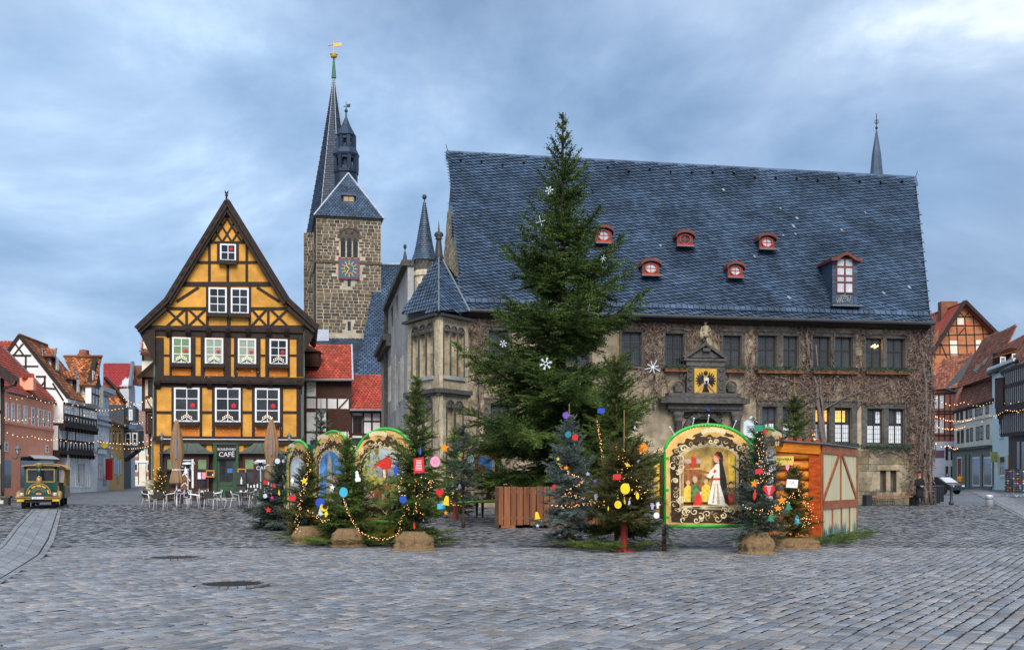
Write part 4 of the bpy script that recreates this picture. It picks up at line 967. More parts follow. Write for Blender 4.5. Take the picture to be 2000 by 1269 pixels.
# nave and lower aisle roofs
roof_tiles(church,[P(690,760,102),P(815,760,103),P(815,517,121),P(738,517,121)],.42,.34,m_slate,'slate',nind=0,edge=m_deck_shade,base=m_deck_shade,thick=.1)
roof_tiles(church,[P(590,760,100.5),P(748,760,101.5),P(748,661,114.7),P(608,661,114.4)],.42,.34,m_slate,'slate',nind=0,edge=m_deck_shade,base=m_deck_shade,thick=.1)
MB().tube([P(738,516,121),P(815,516,121)],.12,5).build('ridge_lead',m_lm,church,Mc)
MB().box(-.8,.8,-.15,.1,-.1,1.1).build('zinc_flashing',m_lm,church,Mc@Matrix.Translation(P(628,664,113.8)))
MB().box(0,9,0,10,-.1,CZ+(HY-760)*102/F).build('nave_wall',m_mort,church,Mc@Matrix.Translation((P(600,925,103).x,103.2,0)))
# ------------------------------------------------------------------ yellow half-timbered cafe house
m_yel=mat('yellow ochre render',(.62,.30,.055),rough=.88,var=.16,scale=2.2,bump=.08,big=.26,detail=8)
m_ora=mat('orange render',(.58,.18,.028),rough=.85,var=.14,scale=2.5,big=.1)
m_tim=mat('dark brown timber',(.026,.016,.012),rough=.7,var=.4,scale=7,stretch=(1,1,.35),bump=.2)
m_timr=mat('reddish brown shop panel',(.05,.016,.013),rough=.55,var=.3,scale=9,stretch=(3,3,.3))
m_wg=mat('green shop door paint',(.035,.075,.04),rough=.5,var=.2)
m_tile=mat('weathered clay tile',(.26,.075,.03),rough=.85,var=.3,scale=3,isl=.4,rnd=.4,colB=(.12,.05,.035),big=.35)
m_win=mat('cafe window glass',(.02,.02,.024),rough=.07,spec=.6,var=.6,scale=2,rnd=.4)
m_blind=mat('green blind behind glass',(.16,.24,.11),rough=.3,var=.2,spec=.5)
m_blindd=mat('pale green blind behind glass',(.27,.33,.24),rough=.3,var=.15,spec=.5)
yA=P(297,925,68.3); yB=P(590,925,70.1); yh=Fac((yA.x,yA.y),(yB.x,yB.y))
cafe=thing('cafe_house','yellow half-timbered gabled house with dark beams and a green cafe door','house',(yA.x,yA.y,0),yh.rz)
V0,V1,V2,V3=0.0,-.22,-.5,-.62
def yr(x0,y0,x1,y1,v): return yh.rect(x0,y0,x1,y1,v)
def slabwall(x0,y0,x1,y1,v,m,name='wall',dep=None,root=None,f=None):
    f=f or yh; u0,u1,z0,z1=f.rect(x0,y0,x1,y1,v); return MB().box(u0,u1,v,v+.4 if dep is None else dep,z0,z1).build(name,m,root or cafe)
u0,u1,z0,z1=yr(297,857,590,990,V0); MB().box(u0,u1,0,10,-.1,z1).build('wall',m_yel,cafe)
u0,u1,z0,z1=yr(300,747,588,857,V1); MB().box(u0,u1,V1,10,z0+.003,z1).build('wall',m_yel,cafe)
u0,u1,z0,z1=yr(304,640,594,745,V2); MB().box(u0,u1,V2,10,z0+.003,z1).build('wall',m_yel,cafe); zF2=z1
def yb(p,q,wpx,v,pr=.05,name='beam'):
    a=yh.uz(*p,v); b=yh.uz(*q,v); return timber(m_tim,a,b,wpx*69/F,v-pr,v+.02,cafe,name=name)
def yp(x0,y0,x1,y1,v,m=m_tim,pr=.05,name='beam'):
    u0,u1,z0,z1=yr(x0,y0,x1,y1,v); return blk(name,m,u0,u1,v-pr,v+.02,z0,z1,cafe)
# second floor
for x0,x1 in ((304,320),(331,336),(373,382),(392,400),(436.5,451),(457,464.5),(500.5,509),(518,526),(562,566),(579,594)): yp(x0,659,x1,735,V2,name='post')
yp(304,640,594,659,V2,pr=.06,name='rail'); yp(304,735,594,746,V2,pr=.09,name='rail')
for x0,x1 in ((320,331),(382,392),(451,457),(509,518),(566,579)): yp(x0,692,x1,696,V2,pr=.045,name='rail')
W2=[(336.5,659,372.6,709.5),(400.3,660.5,436.2,711),(464.8,661.5,500.3,711.5),(526.5,662.5,561.5,712)]
for w_ in W2: yp(w_[0],712,w_[2],719,V2,name='rail'); yp(w_[0],719,w_[2],735,V2,m_ora,pr=.03,name='panel')
# first floor
for x0,x1 in ((300,306),(335,340),(390,395),(414,420),(470,474),(492,498),(546.5,553),(579,588)): yp(x0,757,x1,852,V1,name='post')
yp(300,746,588,757,V1,pr=.06,name='rail'); yp(300,852,588,862,V1,pr=.09,name='rail')
for x0,x1 in ((306,335),(395,414),(474,492),(553,579)): yp(x0,802.5,x1,807.5,V1,pr=.045,name='rail')
W1=[(340,756.8,390,824),(420,757.2,470,824.5),(498,758,546.5,825)]
for w_ in W1: yp(w_[0],825,w_[2],830,V1,name='rail'); yp(w_[0],830,w_[2],852,V1,m_ora,pr=.03,name='panel')
# jetty brackets and beam ends
for v,vv,y0,ye,xs in ((V1,V2,745,757,(309,370,410,449,487,528,584)),(V2,V3,643,657,(330,368,408,445,485,525,560))):
    for x in xs:
        u,z=yh.uz(x,(y0+ye)/2,v); 
        b=MB(); b.prism([(0,.24),(0,-.28),(.1,-.22),(.3,.02),(.36,.24)],-.16,.16)
        b.build('bracket',m_tim,cafe,Matrix.Translation((u,v-.05,z))@Matrix.Rotation(R(-90),4,'Z'))
    u0,u1,z0,z1=yr(304,y0-4,592,y0+4,vv); blk('jetty_beam',m_tim,u0,u1,vv-.06,v,z0,z1,cafe)
# gable
def gp(x,y): return yh.uz(x,y,V3)
gw=[gp(289,638),gp(601,636),gp(557,592),gp(443.5,408),gp(331,592)]
MB().prism(gw,V3,9.5).build('gable_wall',m_yel,cafe)
for (p,q,w_) in (((404,473.5),(484,473.5),4.5),((383,512.5),(507,512.5),5),((350,555),(538,555),9),((322,602.5),(404,602.5),5.5),((487,602.5),(565,602.5),5.5),((285,640.5),(606,639),8),((409,473),(409,512),5),((426.5,473),(426.5,512),5),((464,473),(464,512),5),((482,473),(482,512),5),((409,512),(409,551),5),((445,512),(445,551),5),((482,512),(482,551),5),((405,560),(405,636),5),((447,560),(447,636),7),((488,560),(488,636),5),((364.5,602),(364.5,637),5),((524,602),(524,637),5),((388,561),(345,589),5),((502,561),(546,589),5)): yb(p,q,w_,V3)
for (x0,x1) in ((326,362),(368,402),(491,521),(528,562)):
    yb((x0,637),(x1,604),4.5,V3); yb((x0,604),(x1,637),4.5,V3,.045)
for k in range(-2,4):
    for sgn in (-1,1):
        # lattice diagonals near the apex, clipped to the gable triangle
        x0=443.5+sgn*(k*19-9.5); pts=[]
        for t in np.linspace(0,1,60):
            x,y=x0+sgn*-1*t*62*.62*1.0,473-t*62
            if abs(x-443.5)<(y-411)*.6: pts.append((x,y))
        if len(pts)>6: yb(pts[0],pts[-1],3.6,V3,.05 if sgn>0 else .045)
# purlin strut panels outside, bargeboards and the tiled roof
bg_pts=[(443.5,393),(325,586),(266,642)]; bgr=[(443.5,393),(562,586),(621,640)]
for L_ in (bg_pts,bgr):
    for a,b_ in zip(L_[:-1],L_[1:]):
        pa,pb=yh.uz(*a,V3-.5),yh.uz(*b_,V3-.5); timber(m_tim,pa,pb,.36,V3-.5,V3-.42,cafe,name='bargeboard')
        pa,pb=yh.uz(a[0],a[1]+16,V3-.1),yh.uz(b_[0]+(6 if b_[0]<443 else -6),b_[1]+8,V3-.1); timber(m_tim,pa,pb,.24,V3-.42,V3,cafe,name='rafter')
    (xa,ya),(xb,yb_),(xc,yc)=L_
    for (p0,p1) in (((xa,ya),(xb,yb_)),((xb,yb_),(xc,yc))):
        a3=yh.W@Vector((yh.uz(*p0,V3-.55)[0],V3-.55,yh.uz(*p0,V3-.55)[1])); b3=yh.W@Vector((yh.uz(*p1,V3-.55)[0],V3-.55,yh.uz(*p1,V3-.55)[1])); bk=(yh.W.to_3x3()@Vector((0,10.5,0)))
        q=[b3,b3+bk,a3+bk,a3] if xb>443 else [b3+bk,b3,a3,a3+bk]
        roof_tiles(cafe,q,.22,.3,m_tile,'roof_tile',edge=m_tim,base=m_tim,thick=.14,nind=0)
b=MB(); q=gp(443.5,391); b.tube([(q[0],V3-.5,q[1]-.2),(q[0],V3-.5,q[1]+.3)],[.08,.05],6); b.ball((q[0],V3-.5,q[1]+.18),.1,6,4); b.prism([(q[0]-.1,q[1]+.28),(q[0]+.1,q[1]+.28),(q[0]+.12,q[1]+.5),(q[0],q[1]+.36),(q[0]-.12,q[1]+.5)],V3-.53,V3-.47); b.build('ridge_ornament',m_tim,cafe)
# soffit struts at the eaves
for x0,x1,x2 in ((304,269,304),(594,620,594)):
    a,b_,c=yh.uz(x0,646,V2),yh.uz(x1,642,V2),yh.uz(x2,712 if x0<400 else 690,V2)
    MB().prism([a,b_,c],V2-.3,V2+.0).build('eave_strut',m_tim,cafe)
# windows
for i,w_ in enumerate(W2): window(cafe,I4,*yr(*w_,V2),m_white,m_blind if i==0 else (m_blindd if i<3 else m_win),2,3,fw=.1,bw=.05,y=V2-.1,d=.11,transom=(.34,.68))
for w_ in W1: window(cafe,I4,*yr(*w_,V1),m_white,m_win,2,3,fw=.11,bw=.055,y=V1-.1,d=.11,transom=(.33,.7))
WG=[(430,477,461,510),(407.5,562,443,612),(451,563,486,613)]
window(cafe,I4,*yr(*WG[0],V3),m_white,m_win,2,2,fw=.09,bw=.05,y=V3-.1,d=.11)
for w_ in WG[1:]: window(cafe,I4,*yr(*w_,V3),m_white,m_win,2,3,fw=.1,bw=.05,y=V3-.1,d=.11,transom=(.34,.68))
def wbox(x0,x1,y,v):
    u0,u1,z0,z1=yr(x0,y,x1,y+7,v); MB().box(u0-.08,u1+.08,v-.38,v-.1,z0,z1+.03).build('flower_box',m_tim,cafe)
    b=MB(); r=random.Random(int(x0))
    for k in range(70):
        p=Vector((r.uniform(u0-.1,u1+.1),v-.25+r.uniform(-.12,.12),z1)); d=Vector((r.uniform(-.1,.1),r.uniform(-.1,.05),r.uniform(-.06,.13))); s=Vector((.02,0,.0)); b.add([p-s,p+s,p+d],[(0,1,2)])
    b.build('box_twigs',m_fir,cafe)['kind']='stuff'
for w_ in W2: wbox(w_[0],w_[2],w_[3]+.8,V2)
for w_ in W1: wbox(w_[0]+3,w_[2]-3,w_[3]+.8,V1)
wbox(430,461,511,V3); wbox(407,443,613,V3); wbox(451,486,614,V3)
# poinsettia stars, candle arches
m_star=mat('red paper star',(.7,.02,.025),rough=.5); m_cand=mat('candle arch white',(.8,.78,.72)); m_flame=mat('warm candle glow',(1,.6,.25),emit=2)
def star_at(p,r,rz,label,grp,m,name='paper_star',cat='star',n=8):
    t=thing(name,label,cat,p,rz,grp); b=MB(); pts=[((r if k%2==0 else r*.45)*math.cos(math.pi*k/n+.2),(r if k%2==0 else r*.45)*math.sin(math.pi*k/n+.2)) for k in range(2*n)]
    b.prism(pts,-.012,.012); b.ball((0,0,0),r*.3,8,5); b.build('rays',m,t); return t
wn=[(W2,V2,'third floor'),(W1,V1,'second floor')]
ords=['first','second','third','fourth']
for Wl,v,fl_ in wn:
    for i,w_ in enumerate(Wl):
        cx,cy=w_[0]+(w_[2]-w_[0])*.73,w_[1]+(w_[3]-w_[1])*.52; u,z=yh.uz(cx,cy,v)
        star_at(yh.W@Vector((u,v-.09,z)),.17 if v==V2 else .2,yh.rz,'red star in the %s window from the left, %s of the yellow house'%(ords[i],fl_),'red stars in the cafe house windows',m_star)
        u0,u1,z0,z1=yr(*w_,v); uu=(u0+u1)/2
        t=thing('candle_arch','white candle arch on the sill of the %s window from the left, %s'%(ords[i],fl_),'candle arch',yh.W@Vector((uu,v-.15,z0+.1)),yh.rz,'candle arches in the cafe house windows')
        b=MB()
        for s_ in (-1,1): b.beam((s_*.36,.03),(0,.26),.045,-.03,.03)
        b.build('arch',m_cand,t); b=MB()
        for k in range(7): x=-.3+k*.1; b.box(x-.012,x+.012,-.012,.012,.26-abs(x)*.6,.38-abs(x)*.6)
        b.build('candles',m_cand,t)['kind']='stuff'; b=MB()
        for k in range(7): x=-.3+k*.1; b.ball((x,0,.4-abs(x)*.6),.02,5,4)
        b.build('flames',m_flame,t)['kind']='stuff'
u,z=yh.uz(452,487,V3); star_at(yh.W@Vector((u,V3-.09,z)),.14,yh.rz,'red star in the single top gable window of the yellow house','red stars in the cafe house windows',m_star)
# ground floor shop front
yp(318,858,590,868,V0,pr=.3,name='rail'); yp(300,857,588,861,V0,m_white,pr=.33,name='cable_duct') if False else None
u0,u1,z0,z1=yr(313,868,590,990,V0); blk('shop_front',m_timr,u0+.1,u1,-.12,.02,0,z1-.6,cafe)
for x0,x1 in ((321,340),(404,414),(467,476),(556,572)): yp(x0,868,x1,882,V0,m_yel if x0 in(321,404) or True else m_tim,pr=.17,name='panel')
yp(313,862,318,975,V0,pr=.2,name='post')
b=MB(); u0,u1,z0,z1=yr(285,937,302,962,V0-.25); b.box(u0,u1,-.35,.3,-.1,z1); b.build('corner_stone',m_ash,cafe)
m_cop=mat('grey green sheet roof',(.085,.105,.09),rough=.5,var=.2,scale=3,metal=.2)
def canopy(xt0,xt1,xb0,xb1,bx0,bx1,seed):
    ut0,zt_=yh.uz(xt0,861.5,-.3); ut1,_=yh.uz(xt1,861.5,-.3); ub0,zb_=yh.uz(xb0,883,-1.0); ub1,_=yh.uz(xb1,883,-1.0)
    b=MB(); n=6; ring=[]
    for k in range(n+1):
        f=k/n; g=f**.62 if False else 1-(1-f)**1.9
        g2=f**1.8; ring.append((ub0+(ut0-ub0)*(1-(1-f)**1.0)*1.0,ub1+(ut1-ub1)*f,-1.0+.8*f,zb_+(zt_-zb_)*(f**1.35)))
    for k in range(n):
        a,c=ring[k],ring[k+1]
        b.add([(a[0],a[2],a[3]),(a[1],a[2],a[3]),(c[1],c[2],c[3]),(c[0],c[2],c[3])],[(0,1,2,3)])
        b.add([(a[0],0,a[3]),(a[0],a[2],a[3]),(c[0],c[2],c[3]),(c[0],0,c[3])],[(0,1,2,3)]); b.add([(a[1],a[2],a[3]),(a[1],0,a[3]),(c[1],0,c[3]),(c[1],c[2],c[3])],[(0,1,2,3)])
    b.box(ub0-.02,ub1+.02,-1.03,-.0,zb_-.07,zb_-.003)
    o=b.build('canopy_roof',m_cop,cafe)
    for f in (.25,.5,.75):
        MB().tube([(r_[0]+(r_[1]-r_[0])*f,r_[2]-.01,r_[3]+.02) for r_ in ring],.02,4).build('standing_seam',m_cop,o)
    # bay under it
    u0,u1,z0,z1=yr(bx0,885,bx1,985,-.7); w=u1-u0
    blk('bay_panel',m_timr,u0,u1,-.7,-.1,0,.75,cafe); blk('bay_panel',m_timr,u0,u1,-.7,-.1,z1-.35,zb_-.08,cafe)
    for f0,f1 in ((0,.05),(.28,.34),(.66,.74),(.95,1)): blk('bay_post',m_timr,u0+w*f0,u0+w*f1,-.72,-.1,.753,z1-.353,cafe)
    for f0,f1 in ((.05,.28),(.34,.66),(.74,.95)):
        blk('shop_pane',m_win,u0+w*f0,u0+w*f1,-.62,-.6,.753,z1-.353,cafe)
        if f0!=.34: blk('blind',m_blind,u0+w*f0+.03,u0+w*f1-.03,-.64,-.63,z1-1.0,z1-.36,cafe)
        blk('bay_transom',m_timr,u0+w*f0,u0+w*f1,-.69,-.6,z1-1.12,z1-1.04,cafe)
    blk('white_frame',m_white,u0+w*.61,u0+w*.655,-.7,-.6,.76,z1-.36,cafe); blk('white_frame',m_white,u0+w*.345,u0+w*.655,-.71,-.6,z1-.46,z1-.4,cafe)
    T=Matrix.Translation((u0+w*.5,-.72,z1-.62)); text('BOULEVARD',.2,m_white,cafe,T,sx=.9); T=Matrix.Translation((u0+w*.5,-.72,z1-.95)); text('CAFE',.36,m_white,cafe,T)
canopy(349,384,310,415,321,408,1); canopy(500,522,467,563,474,552,2)
# green door with sign
u0,u1,z0,z1=yr(416,868,466,978,-.3); w=u1-u0
for a,b_ in ((0,.15),(.87,1)): blk('door_post',m_wg,u0+w*a,u0+w*b_,-.36,-.1,0,z1,cafe)
blk('door_head',m_wg,u0,u1,-.4,-.1,z1+.002,z1+.1,cafe)
us0,us1,zs0,zs1=yr(424.5,869,460.5,896,-.42); sg=blk('sign_board',mat('dark brown sign',(.022,.014,.015),rough=.4),us0,us1,-.42,-.2,zs0,zs1,cafe)
T=Matrix.Translation(((us0+us1)/2,-.424,zs1-(zs1-zs0)*.3)); text('BOULEVARD',.21,m_white,cafe,T,sx=.95)
T=Matrix.Translation(((us0+us1)/2,-.424,zs1-(zs1-zs0)*.68)); text('CAFÉ',.42,m_white,cafe,T)
ud0,ud1,zd0,zd1=yr(422,897,461,972,-.2)
dr=MB().box(ud0,ud1,-.2,-.1,.0,zd1).build('door',m_wg,cafe); dw_=ud1-ud0
for i in range(2):
    for k in range(3): blk('pane',m_win,ud0+dw_*(.16+.35*i),ud0+dw_*(.49+.35*i),-.22,-.203,1.15+k*.46,1.58+k*.46,dr)
blk('door_panel',m_wg,ud0+dw_*.14,ud1-dw_*.14,-.235,-.203,.9,1.02,dr); blk('door_panel',m_wg,ud0+dw_*.16,ud1-dw_*.16,-.225,-.203,.15,.75,dr)
blk('notice',mat('blue notice',(.05,.16,.42)),ud0+dw_*.56,ud0+dw_*.82,-.23,-.222,1.72,2.0,dr); MB().tube([(ud0+.12,-.26,1.1),(ud0+.12,-.26,1.3)],.015,5).build('door_handle',m_gut,dr)
MB().box(u0-.3,u1+.3,-.9,-.4,-.05,.14).build('door_step',m_ashg,cafe)
MB().tube([yh.W.inverted()@(yh.W@Vector((yr(318,858,588,859,-.35)[0],-.36,z1+.33))),(yr(318,858,588,859,-.35)[1],-.36,z1+.33)],.03,5).build('cable_duct',m_white,cafe)
b=MB()
for x in (301,593):
    pts=[(x+1,648,V2),(x+1,735,V2),(x-1,752,V1),(x-1,852,V1),(x-3,862,V0),(x-3,968,V0)]
    b.tube([(yh.uz(a,c,v)[0],v-.1,yh.uz(a,c,v)[1]) for a,c,v in pts],.05,6)
b.build('downpipe',mat('verdigris pipe',(.1,.16,.14),rough=.5),cafe)['kind']='stuff'
for x0,y0,x1,y1,lab in ((402,917.5,419,931.5,'left'),(464,914.5,481,928.5,'right')):
    u0,u1,z0,z1=yr(x0,y0,x1,y1,-.75); t=thing('menu_board','orange framed menu board %s of the green cafe door'%lab,'menu board',yh.W@Vector(((u0+u1)/2,-.76 if lab=='left' else -.74,z0)),yh.rz,'framed menu boards by the cafe door'); w=(u1-u0)/2;h=z1-z0
    b=MB().box(-w,w,-.03,.03,0,.07).box(-w,w,-.03,.03,h-.07,h).box(-w,-w+.07,-.03,.03,.07,h-.07).box(w-.07,w,-.03,.03,.07,h-.07); b.build('frame',mat('orange wood frame',(.55,.22,.04),rough=.4),t)
    MB().box(-w+.07,w-.07,-.005,.02,.07,h-.07).build('slate_sheet',m_win,t); MB().box(w*.45,w*.8,-.012,-.006,.1,.2).build('note',m_white,t)
for x0,x1,c,lab in ((386,392.5,(.7,.72,.75),'white'),(394,401.5,(.75,.3,.42),'pink')):
    u0,u1,z0,z1=yr(x0,922,x1,935,-.75); t=thing('poster','small %s paper poster on the bay left of the cafe door'%lab,'poster',yh.W@Vector((u0,-.735,z0)),yh.rz); MB().box(0,u1-u0,-.008,.0,0,z1-z0).build('sheet',mat(lab+' poster paper',c),t)
# ------------------------------------------------------------------ the smaller houses
rng=random.Random(21)
m_cream=mat('cream infill plaster',(.74,.68,.55),rough=.9,var=.1,scale=2,big=.1)
m_wht=mat('white infill plaster',(.76,.76,.75),rough=.9,var=.07,scale=2,big=.1)
m_salm=mat('salmon render',(.85,.37,.24),rough=.9,var=.08,scale=1.5,big=.1)
m_rtile=mat('red clay tile',(.36,.062,.036),rough=.8,var=.25,scale=3,isl=.28,rnd=.28,big=.25)
m_rtile2=mat('dark red tile',(.30,.03,.028),rough=.6,var=.15,scale=3,isl=.15)
m_otile=mat('mottled orange tile',(.52,.16,.042),rough=.85,var=.3,scale=2,isl=.5,colB=(.10,.055,.04),big=.4)
m_btile=mat('brown red old tile',(.40,.13,.068),rough=.85,var=.25,scale=2,isl=.45,colB=(.20,.09,.065),big=.3)
m_ptile=mat('pinkish grey tile',(.26,.16,.14),rough=.85,var=.2,isl=.2)
m_bt=mat('brown window timber',(.055,.02,.012),rough=.6,var=.3)
m_brick=mat('orange brick infill',(.46,.17,.075),rough=.9,var=.3,scale=6,stretch=(1,1,3),big=.2)
m_greyh=mat('pale grey render',(.50,.52,.56),rough=.9,var=.06)
m_yel2=mat('straw yellow render',(.58,.36,.13),rough=.9,var=.08)
m_blueh=mat('pale mint blue render',(.64,.75,.74),rough=.9,var=.05,big=.06)
m_sage=mat('sage green shopfront',(.14,.16,.12),rough=.6,var=.12)
m_dgrey=mat('dark grey boarding',(.05,.06,.065),rough=.7,var=.2)
m_awn=mat('awning cloth',(.55,.56,.55),rough=.8,var=.1)
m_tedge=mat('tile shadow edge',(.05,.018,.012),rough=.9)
class H:
    def __init__(s,name,label,A,B,cat='house',group=None):
        s.f=Fac(A,B); s.r=thing(name,label,cat,(s.f.A.x,s.f.A.y,0),s.f.rz,group); s.Mi=Wi(s.r)
    def rect(s,x0,y0,x1,y1,m,v=0,pr=.04,name='beam',back=.02):
        u0,u1,z0,z1=s.f.rect(x0,y0,x1,y1,v); return blk(name,m,u0,u1,v-pr,v+back,z0,z1,s.r)
    def wall(s,x0,y0,x1,y1,m,v=0,dep=6,name='wall',base=False):
        u0,u1,z0,z1=s.f.rect(x0,y0,x1,y1,v); return MB().box(u0,u1,v,v+dep,-.1 if base else z0,z1).build(name,m,s.r)
    def beam(s,p,q,wpx,m,v=0,pr=.05,name='beam'):
        a,b=s.f.uz(*p,v),s.f.uz(*q,v); D=(s.f.W@Vector((a[0],v,0))).y; return timber(m,a,b,wpx*D/F,v-pr,v+.02,s.r,name=name)
    def win(s,x0,y0,x1,y1,fm,gm,v=0,nx=2,ny=2,fw=.07,pr=.05,tr=None,panes=False):
        return window(s.r,Matrix.Identity(4),*s.f.rect(x0,y0,x1,y1,v),fm,gm,nx,ny,fw=fw,bw=.045,y=v-pr,transom=tr,panes=panes)
    def roof(s,quad,m,wd=.3,ht=.33,base=None,**k): return roof_tiles(s.r,quad,wd,ht,m,'roof_tile',base=base or m,edge=m_tedge,**k)
    def poly(s,pts,m,v0,v1,name='wall'):
        return MB().prism([s.f.uz(x,y,v0) for x,y in pts],v0,v1).build(name,m,s.r)
# --- two red roofed houses in the middle
a=H('half_timbered_house','white half-timbered house with taller red roof right of the yellow cafe house',(P(590,925,80).x,80),(P(687,925,80.8).x,80.8))
a.wall(590,741,686,975,m_wht,base=True)
a.roof([P(588,741,79.5),P(689,741,80.3),P(687,673,84.5),P(600,673,84)],m_rtile,.26,.34)
MB().tube([P(588,742,79.4),P(690,742,80.2)],.09,6).build('gutter',m_zinc,a.r,a.Mi); MB().tube([P(689,741,80.2),P(687,673,84.4)],.07,5).build('verge_flashing',m_lm,a.r,a.Mi)
for x0,y0,x1,y1 in ((594,743,599,975),(617,745,620,975),(681,745,686.5,975),(594,741,686,746),(594,774.5,686,777.5),(594,797.5,686,804.5),(594,842,640,845),(637,777,640,843),(657.5,777,660.5,798),(637,803,642,975),(656.5,803,663,845)): a.rect(x0,y0,x1,y1,m_bt,name='beam')
a.rect(618,746,681.5,774.5,m_bt,pr=.03,name='window_block'); a.rect(640,804,681.5,842,m_bt,pr=.03,name='window_block')
for x0,x1 in ((621,635),(643,656.5),(664,678)): a.win(x0,748,x1,773,m_bt,m_win,nx=2,ny=3)
for x0,x1 in ((642,656.5),(664,678)): a.win(x0,806,x1,840,m_bt,m_win,nx=2,ny=4)
a.beam((662,797),(679,779),2.6,m_bt); MB().tube([a.f.W@Vector((.2,-.25,a.f.uz(590,742)[1])),a.f.W@Vector((.9,-.3,a.f.uz(590,756)[1])),a.f.W@Vector((.1,-.2,a.f.uz(590,762)[1])),a.f.W@Vector((.1,-.2,.2))],.06,6).build('downpipe',m_zinc,a.r,a.Mi)
MB().box(-1.2,.9,-.3,1.2,0,1.1).prism([(-1.4,1.1),(1.1,1.1),(-.2,1.8)],-.5,1.4).build('dormer',m_bt,a.r,a.Mi@Matrix.Translation(P(598,716,80.6)))
b_=H('half_timbered_house','low white half-timbered house under the lower red roof beside the town hall',(P(685,925,81.2).x,81.2),(P(754,925,81.9).x,81.9))
b_.wall(686,799,754,975,m_wht,base=True)
b_.roof([P(683,800,80.6),P(756,800,81.3),P(754,733,85.6),P(687,733,85)],m_rtile,.26,.34)
MB().tube([P(683,801,80.5),P(756,801,81.2)],.09,6).build('gutter',m_zinc,b_.r,b_.Mi)
for x0,y0,x1,y1 in ((685,802,688,975),(707.5,802,711,975),(724.5,806,728,975),(742,806,745,975),(686,800,754,806.5),(711,821,754,824),(688,811.5,708,813.5),(686,846,754,850)): b_.rect(x0,y0,x1,y1,m_bt)
b_.win(689,814,707,846,m_bt,m_win,nx=2,ny=3)
# --- left street, near to far
def dirpts(px0,D0,px1,D1): return (P(px0,925,D0).x,D0),(P(px1,925,D1).x,D1)
p=H('salmon_house','salmon pink house with long red tiled roof and tall slit windows on the left street',*dirpts(15,77,118,92))
zp=p.f.uz(60,776)[1]; MB().box(-3,p.f.w,0,7,-.1,zp).build('wall',m_salm,p.r)
ea,eb,rb2=P(8,764,76.2),P(116,789,92),P(31,704,91.2)
p.roof([ea,eb,rb2+(rb2-eb)*.5,ea+(rb2-eb)*1.5],m_rtile,.3,.36)
MB().tube([ea+Vector((.25,0,-.05)),eb+Vector((.25,0,-.05))],.1,6).build('gutter',m_gut,p.r,p.Mi); MB().tube([eb,rb2+(rb2-eb)*.3],.13,5).build('verge_flashing',m_zinc,p.r,p.Mi)
for x0,y0,x1,y1 in ((10.8,786,16,823),(21.5,787,27.7,825),(33,789,38.4,827),(46,792,53,829),(60.5,795,66.7,831),(74,798,80,834),(84,800,89,835),(93,803,98,837)): p.win(x0,y0,x1,y1,m_white,m_glassl if x0<60 else m_win,nx=1,ny=4,fw=.12)
p.win(8,863,15,882,m_white,m_win,nx=1,ny=2,fw=.1); p.win(89,869,94,884,m_white,m_win,nx=1,ny=2,fw=.1)
u0,z=p.f.uz(15,825); MB().box(-3,p.f.w,-.1,.02,z-.1,z+.1).build('string_course',m_salm,p.r)
p.rect(3,898,21,952,m_win,pr=.02,name='shop_opening'); p.rect(40,893,112,950,m_win,pr=.02,name='shop_opening')
MB().box(-.42,.4,-.5,.5,-.2,.75).build('dormer',m_salm,p.r,p.Mi@Matrix.Translation(P(55,757,84))@Matrix.Rotation(R(98),4,'Z'))
roof_tiles(p.r,[P(43,738,83.2),P(68,739,84),P(67,729,85),P(41,729,84.2)],.25,.25,m_rtile,'roof_tile',base=m_rtile,thick=.05)
MB().slab([P(40,879,84),P(88,882,91),P(117,898,88.5),P(68,896,81.5)],.06).build('awning',m_awn,p.r,p.Mi)
MB().tube([P(68,896.5,81.5),P(117,898.5,88.5)],.07,5).tube([P(54,880,86),P(90,897,85)],.04,4).build('awning_bar',m_gut,p.r,p.Mi)
rr=H('red_roof_house','house roof of red tiles peeping over the salmon house at far left',*dirpts(-60,101,26,102)); rr.wall(-60,700,22,950,m_cream,base=True,dep=4)
rr.roof([P(-70,706,100),P(24,706,101),P(27,667,105),P(-70,667,104)],m_rtile,.32,.4)
# corner house cut by the frame
c=H('dark_corner_house','dark timbered house corner with deep eaves cut by the left frame edge',*dirpts(-60,60,2,61))
c.wall(-90,738,8,975,m_cream,base=True,dep=5)
for x0,y0,x1,y1 in ((1,738,8,975),(-8,738,-4,975),(-60,800,8,806),(-60,868,8,876)): c.rect(x0,y0,x1,y1,m_tim)
c.rect(-60,905,0,975,m_tim,pr=.03,name='shop_front')
MB().slab([P(-90,640,58.5),P(34,738,58.5),P(34,738,66),P(-90,640,66)],.5).build('roof',m_tim,c.r,c.Mi)
MB().tube([P(34,740,58.5),P(33,740,66)],.12,6).tube([P(33,742,59),P(30,752,59.2),P(8,758,60.5),P(6,770,60.6),P(6,960,60.6)],.07,6).build('gutter',m_gut,c.r,c.Mi)
